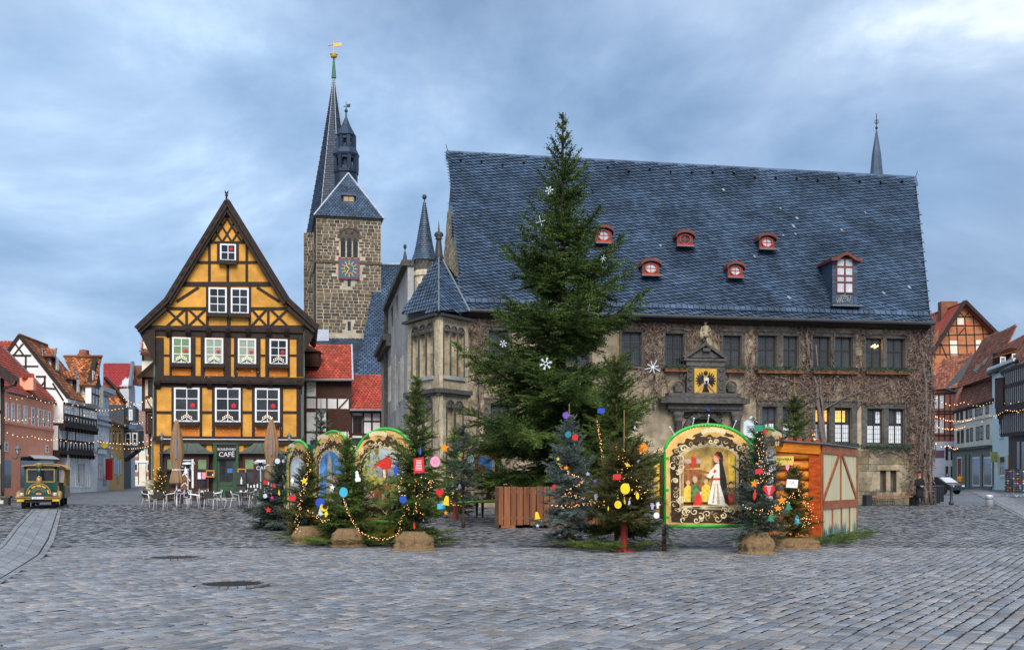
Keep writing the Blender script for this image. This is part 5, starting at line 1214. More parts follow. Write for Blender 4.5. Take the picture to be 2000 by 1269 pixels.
# big gabled timber house
g=H('gabled_timber_house','tall half-timbered house with white gable, mottled orange roof and jettied rows of windows',*dirpts(122,92,190,103.5))
gf=H.__new__(H); gf.f=Fac(dirpts(0,91,131,92)[0],dirpts(0,91,131,92)[1]); Mg=g.Mi@gf.f.W
gpoly=[(38,655),(132,775),(132,960),(-15,960),(-15,732)]
MB().prism([gf.f.uz(*q) for q in gpoly],0,1).build('gable_wall',m_wht,g.r,Mg)
def gbeam(p_,q_,w_,name='beam'):
    a_,b2=gf.f.uz(*p_),gf.f.uz(*q_); timber(m_tim,a_,b2,w_*1.35*92/F,-.06,.02,g.r,Mg,name=name)
for q in (((16,694),(61,694),2.4),((22,694),(22,716),2.2),((50.5,694),(50.5,727),2.4),((43,715),(75,715),2),((70,735),(90,735),2.2),((87.6,737),(87.6,762),2.6),((84,757),(108,759),2),((30,671),(46,693),2),((45,671),(27,693),2),((103,748),(124,782),2.4),((80,754),(87,745),1.8)): gbeam(*q)
for q in (((38,655),(134,777),5.0),((38,655),(-5,716),5.0)): gbeam(*q,name='bargeboard')
en,ef,rn=P(133,777,92),P(187,788,103),P(38,654,91.8)
g.roof([en,ef,rn+(ef-en)*.82,rn],m_otile,.3,.34)
MB().tube([rn,rn+(ef-en)*.82],.14,6).build('ridge_cap',m_otile,g.r,g.Mi)
for (x0,y0,x1,y1,D,q) in ((88,697,108,723,95.2,[(84,696),(107,696.5),(110,680.5),(82,680)]),(119,740,149,767,97.6,[(115,740),(147,740.5),(151,724.5),(113,724)])):
    A_,B_=P(x0,y1,D),P(x1,y0,D); MB().box(A_.x,B_.x,D,D+.7,A_.z,B_.z).build('dormer',m_wht,g.r,g.Mi)
    MB().box(B_.x-.35,B_.x+.02,D-.03,D-.005,A_.z,B_.z).build('dormer_post',m_bt,g.r,g.Mi)
    roof_tiles(g.r,[P(*q[0],D-.6),P(*q[1],D-.6),P(*q[2],D+.75),P(*q[3],D+.75)],.28,.26,m_otile,'roof_tile',base=m_tim,thick=.1)
    MB().tube([P(*q[1],D-.6),P(*q[2],D+.75)],.09,5).tube([P(*q[0],D-.6),P(*q[3],D+.75)],.09,5).build('verge_flashing',m_zinc,g.r,g.Mi)
    MB().box(0,.05,0,.5,0,1.0).build('dormer_window',m_white,g.r,g.Mi@Matrix.Translation(Vector((B_.x+.02,D+.1,A_.z+.1))))
# cross wing with its own roof
wA=H.__new__(H); wA.f=Fac(*dirpts(150,98.5,177,99)); Mw=g.Mi@wA.f.W
q0,q1=P(150,790,98.5),P(194,750,98.5); MB().box(q0.x,P(194,750,102).x,98.8,103,q0.z,q1.z).build('wing_wall',m_cream,g.r,g.Mi)
g.roof([P(148,752,98),P(187,752,98.4),P(199,696,102.4),P(125,696,102)],m_otile,.3,.34); MB().tube([P(124,695.5,102),P(200,695.5,102.4)],.13,6).build('ridge_cap',m_otile,g.r,g.Mi)
u=[wA.f.uz(x,y) for x,y in ((161,755),(174,769))]; window(g.r,Mw,u[0][0],u[1][0],u[1][1],u[0][1],m_cream,m_win,1,1,fw=.12,y=-.02,panes=False)
ws=Fac(*dirpts(178,98.5,197,103)); Ms_=g.Mi@ws.W
zb0,zb1=ws.uz(186,790)[1],ws.uz(186,753)[1]; MB().box(0,ws.w,-.02,.5,zb0,zb1).build('wing_front',m_wht,g.r,Ms_)
MB().prism([(0,zb1),(ws.w,zb1),(ws.w*.6,zb1+2.7)],-.02,.4).build('wing_gable',m_tim,g.r,Ms_)
for k in range(3): window(g.r,Ms_,.35+k*1.45,1.5+k*1.45,zb1-1.05,zb1-.15,m_white,m_glassl,2,2,y=-.06,panes=False)
for k in range(4): blk('beam',m_tim,.02+k*1.45,.22+k*1.45,-.07,.0,zb0,zb1,g.r,Ms_)
for z in (zb0+.9,zb1-.12): blk('beam',m_tim,0,ws.w,-.075,.0,z-.08,z+.08,g.r,Ms_)
for k in range(2): MB().prism([(.5+k*.8,zb1+.3),(.9+k*.8,zb1+.3),(.85+k*.7,zb1+1.3),(.65+k*.7,zb1+1.3)],-.05,.0).build('panel',m_wht,g.r,Ms_)
def jetty_floor(h,xa,ya0,ya1,xb,yb0,yb1,n,v,wl,skip=()):
    """one storey: windows above, pointed white panels between raking struts below; ya/yb = top and bottom at the two ends"""
    ua,za1=h.f.uz(xa,ya0,v); _,za0=h.f.uz(xa,ya1,v); ub,zb1=h.f.uz(xb,yb0,v); _,zb0=h.f.uz(xb,yb1,v)
    z1,z0=(za1+zb1)/2,(za0+zb0)/2; w=ub-ua
    MB().box(ua,ub,v,v+2,z0,z1).build('storey_wall',m_wht,h.r)
    zs=z0+(z1-z0)*.42; p=w/n
    for z in (z0+.09,zs,z1-.08): blk('rail',m_tim,ua,ub,v-.07,v,z-.1,z+.1,h.r)
    for k in range(n+1): blk('post',m_tim,ua+k*p-.065,ua+k*p+.065,v-.05,v,z0,z1,h.r)
    for k in range(n):
        c=ua+(k+.5)*p
        for s_i,s_ in enumerate((-1,1)):
            bb=MB(); bb.prism([(c+s_*p*.5,z0+.1),(c+s_*p*.1,z0+.1),(c+s_*p*.43,zs-.1),(c+s_*p*.5,zs-.1)],v-.055,v); bb.build('strut',m_tim,h.r)
        if k not in skip: window(h.r,Matrix.Identity(4),c-p*.4,c+p*.4,zs+.1,z1-.12,m_white,wl,2,2,fw=.06,bw=.03,y=v-.06,panes=False)
    b=MB(); b.box(ua-.1,ub+.1,v-.2,v+.6,z0-.32,z0-.02); b.build('jetty_beam',m_tim,h.r)
    for k in range(n+1): MB().box(ua+k*p-.1,ua+k*p+.1,v-.12,v+.5,z0-.6,z0-.323).build('beam_end',m_tim,h.r)
ga=g.f; MB().box(0,ga.w,.0,5,-.1,7.6).build('wall',m_wht,g.r)
jetty_floor(g,124,788,829,188,797,833,11,-.7,m_glassl,(4,5)); jetty_floor(g,114,834,880,182,838,882,11,-.35,m_glassl,(4,))
for k in range(9): g.rect(138+k*4.6,894,140+k*4.6,951,m_wht,v=-.02,name='panel')
g.win(151,903,157,944,m_white,m_win,v=-.05,nx=2,ny=1); g.win(160,903,165,945,m_white,m_win,v=-.05,nx=2,ny=1)
MB().tube([g.f.W@Vector((.3,-1.0,g.f.uz(124,782)[1])),g.f.W@Vector((-.3,-.6,g.f.uz(118,805)[1])),g.f.W@Vector((-.3,-.4,3))],.08,6).build('downpipe',m_zinc,g.r,g.Mi)
w3=H('grey_white_house','narrow pale grey house with moulded cornice beside the jettied timber house',*dirpts(188,103.5,213,109.5))
zc=w3.f.uz(200,762)[1]; MB().box(0,w3.f.w,0,5,-.1,zc).build('wall',m_greyh,w3.r); MB().box(-.2,w3.f.w+.3,-.6,.2,zc-.2,zc+.25).box(-.1,w3.f.w+.1,-.35,.1,zc-.45,zc-.2).build('cornice',m_greyh,w3.r); MB().slab([w3.f.W@Vector((-.2,-.5,zc+.27)),w3.f.W@Vector((w3.f.w,-.5,zc+.27)),w3.f.W@Vector((w3.f.w,4,zc+1.6)),w3.f.W@Vector((-.2,4,zc+1.6))],.1).build('roof',m_dgrey,w3.r,w3.Mi)
for y0,y1 in ((775,812),(836,864)):
    for x0,x1 in ((192,198),(200,205.5),(207,211)): w3.win(x0,y0,x1,y1,m_white,m_glassl,nx=2,ny=2)
for y in (818,828,872): z=w3.f.uz(200,y)[1]; blk('string_course',m_greyh,0,w3.f.w,-.25,.02,z-.12,z+.12,w3.r)
w3.rect(192,877,208,886,m_white,v=-.1,name='shop_sign'); w3.win(175+15,903,199,934,m_greyh,m_glassl,nx=2,ny=2); w3.rect(201,893,208,948,m_win,pr=.03,name='doorway')
w4=H('yellow_street_house','small straw yellow house with narrow windows far down the left street',*dirpts(213,109.5,242,118))
zc=w4.f.uz(227,832)[1]; MB().box(0,w4.f.w,0,5,-.1,zc).build('wall',m_yel2,w4.r); MB().box(0,w4.f.w,-.5,.1,zc,zc+.2).build('cornice',m_dgrey,w4.r)
w4.roof([w4.f.W@Vector((0,-.5,zc+.2)),w4.f.W@Vector((w4.f.w,-.5,zc+.2)),w4.f.W@Vector((w4.f.w,3,zc+2.0)),w4.f.W@Vector((0,3,zc+2.0))],m_ptile)
for x in (215,220.5,224.5,228,233): w4.rect(x,840,x+1.8,868,m_win,pr=.03,name='window')
for x in (222,225,234): w4.rect(x,893,x+2,925,m_win,pr=.03,name='window')
w4.rect(228.5,897,232,945,m_win,pr=.03,name='doorway')
o5=H('orange_roof_house','steep orange tiled roof slope behind the straw yellow house',*dirpts(206,119,248,120.5))
o5.wall(213,815,246,950,m_cream,base=True,dep=3); o5.roof([P(212,834,118.6),P(247,834,120),P(246,785,122),P(206,738,122.5)],m_otile,.34,.38)
MB().tube([P(205,737,122),P(221,752,121.6),P(247,786,121.5)],.2,5).build('verge',m_tim,o5.r,o5.Mi)
r6=H('dark_red_roof_house','house with smooth dark red roof standing behind the left street fronts',*dirpts(203,126,262,127))
r6.wall(204,756,252,950,m_cream,base=True,dep=5); r6.roof([P(201,756,125.4),P(254,756,126.4),P(258.5,709,131),P(202,709,130)],m_rtile2,.34,.42); MB().tube([P(254,756,126.2),P(259,708,131)],.25,5).build('verge_flashing',m_zinc,r6.r,r6.Mi)
for x0,y0,x1,y1 in ((235,757,237,775),(224,772,252,774.5),(248,757,252,800)): r6.rect(x0,y0,x1,y1,m_tim)
sd2=Fac(*dirpts(251.5,126.4,264,134)); MB().box(0,sd2.w,0,1,-.1,sd2.uz(258,757)[1]).prism([(0,sd2.uz(258,757)[1]),(sd2.w,sd2.uz(258,757)[1]),(sd2.w*.5,sd2.uz(258,722)[1])],0,.8).build('side_wall',m_greyh,r6.r,r6.Mi@sd2.W)
MB().box(0,1.6,0,1.5,0,2.4).build('chimney',m_btile,r6.r,r6.Mi@Matrix.Translation(P(146,698,110)) if False else r6.Mi@Matrix.Translation(P(261,752,131)))
ch=H('brick_chimney_house','brown tiled roof tip and chimney showing above the mottled orange roof',*dirpts(143,118,185,118.5)); ch.wall(143,700,184,950,m_btile,base=True,dep=4); ch.roof([P(142,702,117.5),P(186,702,118),P(168,683,121),P(160,683,121)],m_btile,.34,.36); MB().box(-.4,.4,-.4,.4,-1,.35).build('chimney',m_btile,ch.r,ch.Mi@Matrix.Translation(P(164.5,690,118.5)))
d7=H('dark_oriel_house','dark grey house with two storey oriel and small blue roofs at the street bend',*dirpts(242,118,256,126))
zt7=d7.f.uz(250,795)[1]; MB().box(0,d7.f.w,0,4,-.1,zt7).build('wall',m_dgrey,d7.r)
ocx=P(257,925,118); s7=118/F; z7=lambda y:CZ+(HY-y)*s7; Mo=d7.Mi@Matrix.Translation((ocx.x,ocx.y,0))
MB().box(-.75,.8,0,1.6,z7(879),z7(840)).build('oriel',m_dgrey,d7.r,Mo); MB().lathe([(1.15,z7(838)),(.95,z7(833)),(.55,z7(826)),(.4,z7(820))],6,(0,.8,0)).lathe([(.62,z7(798)),(.45,z7(794)),(.05,z7(789))],6,(-.15,.8,0)).build('oriel_roof',m_slate,d7.r,Mo)
MB().box(-.55,.3,.3,1.4,z7(822),z7(797)).build('upper_oriel',m_dgrey,d7.r,Mo)
for x0,x1 in ((-.7,-.08),(.1,.65)): window(d7.r,Mo,x0,x1,z7(869),z7(845),m_white,m_win,1,2,fw=.1,y=-.04,panes=False)
window(d7.r,Mo,-.4,.0,z7(820),z7(799),m_white,m_glassl,1,2,fw=.09,y=.26,panes=False)
b=MB(); b.beam((-.95,z7(899)),(.5,z7(879)),.22,.2,1.4); b.build('oriel_brace',m_tim,d7.r,Mo)
e8=H('end_house','cream half-timbered house with brick panels closing the far left street',*dirpts(240,150,298,150.5))
e8.wall(240,868,298,945,m_cream,base=True); e8.roof([P(240,870,149.4),P(300,870,150),P(298,800,156),P(240,800,156)],m_ptile,.4,.45)
for x0,x1 in ((259,270),(286,297)):
    for y0,y1 in ((869,889),(904,920)): e8.win(x0,y0,x1,y1,m_white,m_glass,nx=1,ny=1,fw=.15)
    for y0 in (891.5,921.5): e8.rect(x0,y0,x1,y0+8,m_brick,name='brick_panel',pr=.03)
for x in (258,270.5,285.5): e8.rect(x-.8,868,x+.8,945,m_tim)
z=e8.f.uz(270,901)[1]; blk('string_course',m_white,0,e8.f.w,-.12,.02,z-.15,z+.15,e8.r)
n9=H('half_timbered_house','narrow cream and brown timbered house just left of the yellow cafe house',*dirpts(270,76,304,76.3))
n9.wall(277,705,306,800,m_cream,dep=5); n9.wall(280,660,306,740,m_cream,dep=5,v=.4,name='upper_wall'); n9.wall(284,800,306,845,m_cream,dep=5,v=.25); n9.wall(291,845,306,940,m_cream,dep=4,v=.5)
n9.roof([P(274,690,75.6),P(306,690,75.8),P(306,655,79),P(279,655,79)],m_btile,.3,.33)
MB().slab([P(266,735,75.2),P(302,703,75.2),P(302,703,79),P(266,735,79)],.3).build('side_roof',m_tim,n9.r,n9.Mi)
for x0,y0,x1,y1,v in ((277,737,283,803,0),(277,736,306,741,0),(277,797,306,803,0),(284,773,306,777,0),(284,803,306,806,.25),(284,803,287.5,845,.25),(284,840,306,847,.25),(290,847,295,940,.45),(277,693,280.5,737,.35)): n9.rect(x0,y0,x1,y1,m_bt,v=v)
n9.beam((284,776),(297,798),2,m_bt); n9.win(289,742,300,773,m_bt,m_glass,nx=1,ny=2,fw=.12); n9.win(288,808,298,840,m_bt,m_glass,v=.25,nx=1,ny=2,fw=.12)
n9.beam((279,733),(296,712),2.2,m_bt,v=.4)
# --- right street
b1=H('brick_gable_house','tall brick and timber gable house with bare red roof at the right',*dirpts(1815,145,1965,145.2))
B1=lambda pts,m,v0,v1,n: b1.poly(pts,m,v0,v1,n)
B1([(1883,589),(1946,652),(1965,672),(1965,800),(1812,800),(1812,695)],m_brick,0,3,'gable_wall')
for q in (((1883,589),(1950,656),6),((1883,589),(1814,697),6)): b1.beam(*q,m_tim,v=-.6,pr=.5,name='bargeboard')
for p_,q_ in (((1866,619),(1904,619)),((1851,636),(1922,636)),((1836,655),(1942,652)),((1824,674),(1965,674)),((1822,692),(1960,692)),((1868,618),(1871,690)),((1884,618),(1889,690)),((1901,618),(1905,690)),((1852,636),(1856,700)),((1919,636),(1922,680)),((1836,656),(1836,692)),((1833,660),(1850,700)),((1873,609),(1883,619)),((1893,609),(1884,619)),((1872,654),(1884,640)),((1826,676),(1826,700))): b1.beam(p_,q_,1.9,m_tim)
b1.rect(1869,621,1882,634,m_cream,pr=.03,name='shutter'); b1.rect(1855,665,1870,694,m_cream,pr=.03,name='shutter'); b1.rect(1906,664,1916,684,m_cream,pr=.03,name='shutter')
A_,B2=P(1883,588,144.4),P(1813,700,144.4); MB().slab([B2,A_,A_+Vector((0,14,-.3)),B2+Vector((0,14,0))],.3).build('roof',m_rtile,b1.r,b1.Mi)
q=P(1856,612,150); MB().box(-1.5,.8,-.6,.6,-1.5,1.6).build('chimney',m_btile,b1.r,b1.Mi@Matrix.Translation(q)); A3=P(1952,658,144.4); MB().slab([A_,A3,A3+Vector((0,14,0)),A_+Vector((0,14,0))],.3).build('roof',m_rtile,b1.r,b1.Mi)
r2=H('brick_timber_house','reddish timbered house with sagging brown tiled roof beside the town hall corner',*dirpts(1800,139.5,1866,136))
MB().box(0,r2.f.w,0,4,-.1,r2.f.uz(1840,757)[1]).build('wall',mat('dusky red panel',(.30,.11,.08),var=.2),r2.r)
r2.roof([P(1806,762,139),P(1866,757,135.5),P(1904,687,138),P(1842,701,143)],m_btile,.38,.42)
MB().slab([P(1845,758,136.5),P(1868,766,135.6),P(1904,688,138)],.3).build('gable_end',m_dgrey,r2.r,r2.Mi)
for x0,x1 in ((1826,1832),(1836,1843)):
    for y0,y1 in ((773,797),(820,845)): r2.win(x0,y0,x1,y1,m_white,m_glassl,nx=2,ny=3)
for y in (768,803,808,850): r2.beam((1815,y),(1866,y),2.5,m_tim)
for x in (1824,1834,1845,1856): r2.beam((x,768),(x,860),1.8,m_tim)
r2.rect(1820,862,1864,952,m_greyh,pr=.05,name='shop_front'); r2.rect(1822,879,1844,893,mat('purple shop sign',(.16,.08,.12)),v=-.1,name='shop_sign')
for x0,x1 in ((1847,1852),(1857,1862)): r2.win(x0,872,x1,898,m_bt,m_win,v=-.06,nx=2,ny=2); r2.rect(x0,910,x1,935,m_bt,v=-.06,name='window')
r3=H('cream_shop_house','cream house with dark framed windows, sage green shop front and great brown roof',*dirpts(1864,133.5,1940,115))
f3=r3.f; z3=(f3.uz(1864,799)[1]+f3.uz(1937,779)[1])/2; MB().box(0,f3.w,0,6,-.1,z3).build('wall',m_cream,r3.r)
for i,(xa,xb) in enumerate(((1868.5,1873),(1876,1881),(1886.5,1891.5),(1894,1899),(1905,1910.5),(1912.5,1919),(1925.5,1931))):
    t=i/6; r3.win(xa,801-17*t,xb,822-14*t,m_tim,m_glass,nx=2,ny=2,fw=.12); r3.win(xa+1.5,841-12*t,xb+1.5,866-9*t,m_tim,m_glass,nx=2,ny=2,fw=.12)
z=(f3.uz(1866,828)[1]+f3.uz(1936,811)[1])/2; blk('string_course',m_cream,0,f3.w,-.15,.02,z-.1,z+.1,r3.r)
zs=(f3.uz(1866,875)[1]+f3.uz(1938,870)[1])/2; blk('shop_front',m_sage,0,f3.w,-.25,.02,0,zs-.3,r3.r); MB().box(0,f3.w,-.7,.02,zs-.3,zs).build('shop_cornice',m_dgrey,r3.r)
for xa,xb in ((1870,1879),(1900,1914),(1922,1938)): r3.win(xa,892,xb,949,m_white,m_win,v=-.27,nx=1,ny=1,fw=.16)
lil=mat('lilac shop banner',(.38,.42,.6))
for xa,xb in ((1902,1912.5),(1923.5,1936)): r3.rect(xa,894,xb,906,lil,v=-.33,name='window_banner',pr=.01)
for xa in (1884,1891,1917): r3.rect(xa,888,xa+3,950,m_sage,v=-.25,name='pilaster',pr=.12)
lo,hi=[P(1862,801,134),P(1941,777,114.3),P(1937,742,117),P(1884,748,134.5)],[P(1868,758,135),P(1937,734,115.5),P(1985,635,122),P(1921,659,134)]
r3.roof(lo,m_btile,.36,.4); r3.roof(hi,m_btile,.36,.4)
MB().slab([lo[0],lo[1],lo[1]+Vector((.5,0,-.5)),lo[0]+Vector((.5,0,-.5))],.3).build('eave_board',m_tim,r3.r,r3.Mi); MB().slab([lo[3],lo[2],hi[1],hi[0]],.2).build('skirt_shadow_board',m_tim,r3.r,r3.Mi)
for x,y,D in ((1905,722,127),(1921,709,124),(1940,698,121),(1951,675,122)): MB().box(-.35,.35,-.1,.1,-.5,.5).build('skylight',m_zinc,r3.r,r3.Mi@Matrix.Translation(P(x,y,D)-Vector((0,.8,0)))@Matrix.Rotation(R(40),4,'Y'))
r4=H('mint_blue_house','pale mint blue house with two attic windows and yellow window reveals at right',*dirpts(1938,115,1990,105))
z4=(r4.f.uz(1940,722)[1]+r4.f.uz(1985,708)[1])/2; MB().box(0,r4.f.w,0,6,-.1,z4).build('wall',m_blueh,r4.r)
MB().box(-.2,r4.f.w,-.5,.1,z4,z4+.3).build('cornice',m_blueh,r4.r); b=MB()
for k in range(16): b.box(k*.6+.1,k*.6+.35,-.25,.02,z4-.3,z4-.02)
b.build('dentils',m_blueh,r4.r)['kind']='stuff'
for r_ in ((1950,737,1958,764),(1951.5,814,1960,853),(1968,812,1978,852),(1953,889,1964,929),(1971,889,1980,929)): r4.win(*r_,m_white,m_glass,nx=1,ny=2,fw=.14); x0,y0,x1,y1=r_; z=r4.f.rect(*r_); blk('sill',m_blueh,z[0]-.15,z[1]+.15,-.15,.02,z[2]-.15,z[2]-.003,r4.r)
for xa in (1950.5,1968.5): r4.rect(xa,889,xa+2.5,930,m_yel2,name='reveal')
MB().tube([P(1931,730,115),P(1992,700,104)],.2,6).build('gutter',m_gut,r4.r,r4.Mi)
r4.roof([P(1932,728,114.6),P(1996,697,104.6),P(2010,650,111),P(1955,676,119)],m_btile,.34,.36)
MB().box(-2.2,4.2,0,4,-.2,1.9).build('attic_dormer',m_tim,r4.r,r4.Mi@Matrix.Translation(P(1965,722,111.5)-Vector((0,.5,0)))@Matrix.Rotation(r4.f.rz+.5,4,'Z'))
r4.roof([P(1940,697,110.6),P(2004,677,108.6),P(2004,668,112.5),P(1962,682,114)],m_otile,.3,.3)
for x0,y0,x1,y1,D in ((1951,697,1961.5,713,110.4),(1974,691,1984.5,708,108.6)):
    a_,b2=P(x0,y1,D),P(x1,y0,D); window(r4.r,r4.Mi@Matrix.Translation((a_.x,D-.3,a_.z)),0,b2.x-a_.x,0,b2.z-a_.z,m_white,m_glass,2,2,fw=.1,panes=False)
r5=H('jettied_corner_house','black and white timbered house with carved corner oriel at the right frame edge',*dirpts(1968,104.5,2060,91))
v=-.6; u0,z0=r5.f.uz(1975,850,v); zt5=r5.f.uz(1990,712,v)[1]; MB().box(0,r5.f.w,v,4,z0,zt5).build('wall',m_wht,r5.r); MB().box(.3,r5.f.w,0,4,-.1,z0).build('lower_wall',m_bt,r5.r)
for k in range(22):
    blk('post',m_tim,.1+k*.62,.34+k*.62,v-.06,v,z0,zt5,r5.r)
for y in (716,748,790,800,846): z=r5.f.uz(1990,y,v)[1]; blk('rail',m_tim,0,r5.f.w,v-.09,v,z-.16,z+.16,r5.r)
z=r5.f.uz(1990,795,v)[1]; blk('jetty_beam',m_tim,-.2,r5.f.w,v-.45,v,z-.3,z+.3,r5.r)
r5.roof([P(1962,735,105),P(2060,690,92),P(2090,640,98),P(1990,690,110)],m_btile,.34,.36)
oc=P(1972,925,104); s5=104/F; z5=lambda y:CZ+(HY-y)*s5; Mo5=r5.Mi@Matrix.Translation((oc.x,oc.y,0))
MB().box(-.9,.7,-.5,1.2,z5(797),z5(738)).build('corner_oriel',m_bt,r5.r,Mo5); window(r5.r,Mo5,-.5,.3,z5(778),z5(745),m_cream,m_glass,1,2,fw=.12,y=-.56,panes=False)
MB().lathe([(1.3,z5(738)),(.9,z5(733)),(.3,z5(726))],8,(0,.3,0)).build('oriel_roof',m_zinc,r5.r,Mo5); b=MB()
for k in range(5): b.box(-.9+k*.15,.7,-.45+k*.1,1,z5(797)-.5*(k+1),z5(797)-.5*k)
b.build('oriel_bracket',m_tim,r5.r,Mo5)
for x0,x1 in ((1987,1992),(1996,2004)): r5.rect(x0,862,x1,930,m_win,name='shop_window',pr=.03)
# ------------------------------------------------------------------ conifers
nrg=np.random.default_rng(4)
m_nord=mat('dark fir needles',(.034,.066,.022),rough=.7,var=.6,scale=1.6,isl=.45,colB=(.07,.115,.028),c2=(.11,.17,.045),spec=.25)
m_big=mat('tall fir needles',(.026,.056,.018),rough=.7,var=.6,scale=.9,isl=.5,colB=(.06,.11,.026),c2=(.095,.16,.042),spec=.25)  # lighter noise tone painted in for sky-lit sprays, darker one for shaded gaps
m_blue=mat('blue spruce needles',(.085,.13,.115),rough=.75,var=.5,scale=2.0,isl=.45,colB=(.14,.19,.175),c2=(.17,.23,.20),spec=.25)
m_oliv=mat('olive spruce needles',(.05,.060,.018),rough=.75,var=.5,scale=2.0,isl=.45,colB=(.09,.095,.028),c2=(.12,.125,.04),spec=.25)
m_dkblue=mat('dark blue green needles',(.042,.070,.054),rough=.75,var=.5,scale=2.0,isl=.45,colB=(.085,.12,.095),c2=(.11,.155,.12),spec=.25)
m_bark=mat('tan leader bark',(.22,.13,.055),rough=.9,var=.3,scale=20)
m_barkd=mat('dark fir bark',(.075,.05,.035),rough=.95,var=.4,scale=14,bump=.4)
def needles(tw,step,nl,bw,seed):
    """tw: list of (start, dir, length, side) -> ragged triangle brushes along each twig, as one array"""
    rg=np.random.default_rng(seed)
    S=np.array([t[0] for t in tw],np.float32); Dv=np.array([t[1] for t in tw],np.float32); Ln=np.array([t[2] for t in tw],np.float32); Sd=np.array([t[3] for t in tw],np.float32)
    cnt=np.maximum(2,(Ln/step).astype(int)); idx=np.repeat(np.arange(len(tw)),cnt)
    pos=np.concatenate([np.linspace(0,1,c) for c in cnt]).astype(np.float32)
    C=S[idx]+Dv[idx]*(pos*Ln[idx])[:,None]; D_=Dv[idx]; s_=Sd[idx]; up=np.cross(s_,D_)
    out=[]
    tip=(1-.45*pos)[:,None]
    for sg,uu in ((1,.15),(-1,.15),(.35,.9),(-.3,.75)):
        j=rg.uniform(-.3,.3,(len(C),3)).astype(np.float32)
        d=(s_*sg+up*uu+D_*.75+j); d/=np.linalg.norm(d,axis=1,keepdims=True)
        l=(nl*rg.uniform(.7,1.25,(len(C),1))*tip)
        b=D_*bw*.5
        out.append(np.stack([C-b,C+b,C+d*l],1))
    T=np.concatenate(out).reshape(-1,3); return T
def conifer(label,pos,H,R_,m,seed,z0=.25,whorl=.2,nb=6,step=.026,nl=.052,bw=.022,tws=.066,leader=.12,prof=.85,el=(50,8,-12),trunk=.045,barkm=None,group=None,cat='fir tree',name='fir_tree',tr0=0.0,lean=0.0,droop=.0,sub=.3,lenj=(.72,1.18),upf=.55,hang=0.0,inter=2.1):
    r=random.Random(seed); t=thing(name,label,cat,pos,0,group)
    tw=[]; wood=MB(); z=z0; az=r.random()*6
    up=Vector((0,0,1)); k=0
    while z<H-leader:
        f=(H-z)/(H-z0); n=nb if f>.15 else max(3,nb-2); w=whorl*(.55+.6*f)
        for i in range(int(n*inter)):
            mid=i>=n
            az+=2.399 if mid or nb>6 else 6.283/n+r.uniform(-.25,.25)
            L=R_*(f**prof)*r.uniform(*lenj)*(1.0 if f<.86 else .75+.25*(1-f)/.14)*(r.uniform(.35,.8) if mid else 1)
            L=max(L,.07)
            e=R(el[1]+(el[0]-el[1])*(max(0,.55-f)/.55) if f<.55 else el[1]+(el[2]-el[1])*(f-.55)/.45)+R(r.uniform(-13,13))
            h=Vector((math.cos(az),math.sin(az),0)); side=Vector((-h.y,h.x,0)); zz=z+r.uniform(-.5,.5)*w
            base=Vector((lean*(zz/H),0,zz)); bend=r.uniform(-.12,.12)
            def pt(s,h=h,L=L,e=e,base=base,side=side,bend=bend): return base+h*(L*s*math.cos(e))+side*(L*bend*s*s)+up*(L*(math.sin(e)*s-droop*math.sin(s*2.6)+.16*s**3))
            wood.tube([pt(0),pt(.5),pt(.97)],[max(.006,L*.011),max(.005,L*.007),.003],4,caps=False)
            m_=max(3,int(L/tws))
            for q in range(m_):
                s=.06+.94*(q+r.random()*.7)/m_
                p=pt(s); d=(pt(min(1,s+.05))-pt(s-.05)).normalized(); nv=side.cross(d).normalized()
                if nv.z<0: nv=-nv
                for sg in ((1,-1,0) if L>.2 else (1,-1)):
                    l=(L*.36*(1-s)**.75+L*.05+.06)*r.uniform(.6,1.25)
                    a=R(r.uniform(34,62))
                    if sg==0:
                        l*=.6; a=R(r.uniform(25,60)); dd=(d*math.cos(a)+nv*math.sin(a)*(1 if r.random()<upf else -1)+side*r.uniform(-.5,.5)).normalized()
                    else: dd=(d*math.cos(a)+side*sg*math.sin(a)+nv*r.uniform(-.42,.30)+up*hang).normalized()
                    sd=dd.cross(up); sd=sd.normalized() if sd.length>.05 else side
                    tw.append((tuple(p),tuple(dd),l,tuple(sd)))
                    if l>sub:
                        k2=int(l/(tws*1.7))
                        for y in range(k2):
                            ss=.2+.75*(y+.5)/k2; pp=p+dd*(l*ss)
                            for g2 in (1,-1):
                                d2=(dd*.72+sd*g2*.66+up*r.uniform(-.3,.12)).normalized(); tw.append((tuple(pp),tuple(d2),l*.42*(1.1-ss)+.05,tuple(d2.cross(up).normalized())))
            tw.append((tuple(pt(.3)),tuple((pt(1)-pt(.3)).normalized()),(pt(1)-pt(.3)).length+.06,tuple(side)))
        z+=w; k+=1
    tw.append(((lean*(H-leader)/H,0,H-leader*1.6),(0,0,1),leader*1.2,(1,0,0)))
    T=needles(tw,step,nl,bw,seed); Fq=np.arange(len(T)).reshape(-1,3)
    o=newobj('crown',npmesh('crown',T,Fq,m),t); o['kind']='stuff'
    tb=MB().tube([(lean*q/10,0,tr0+(H-tr0)*q/10) for q in range(11)],[trunk*(1-.82*q/10)*(1.3 if q==0 else 1) for q in range(11)],8); tb.build('trunk',barkm or m_barkd,t,smooth=True)
    wood.build('branches',m_barkd,t)['kind']='stuff'
    return t
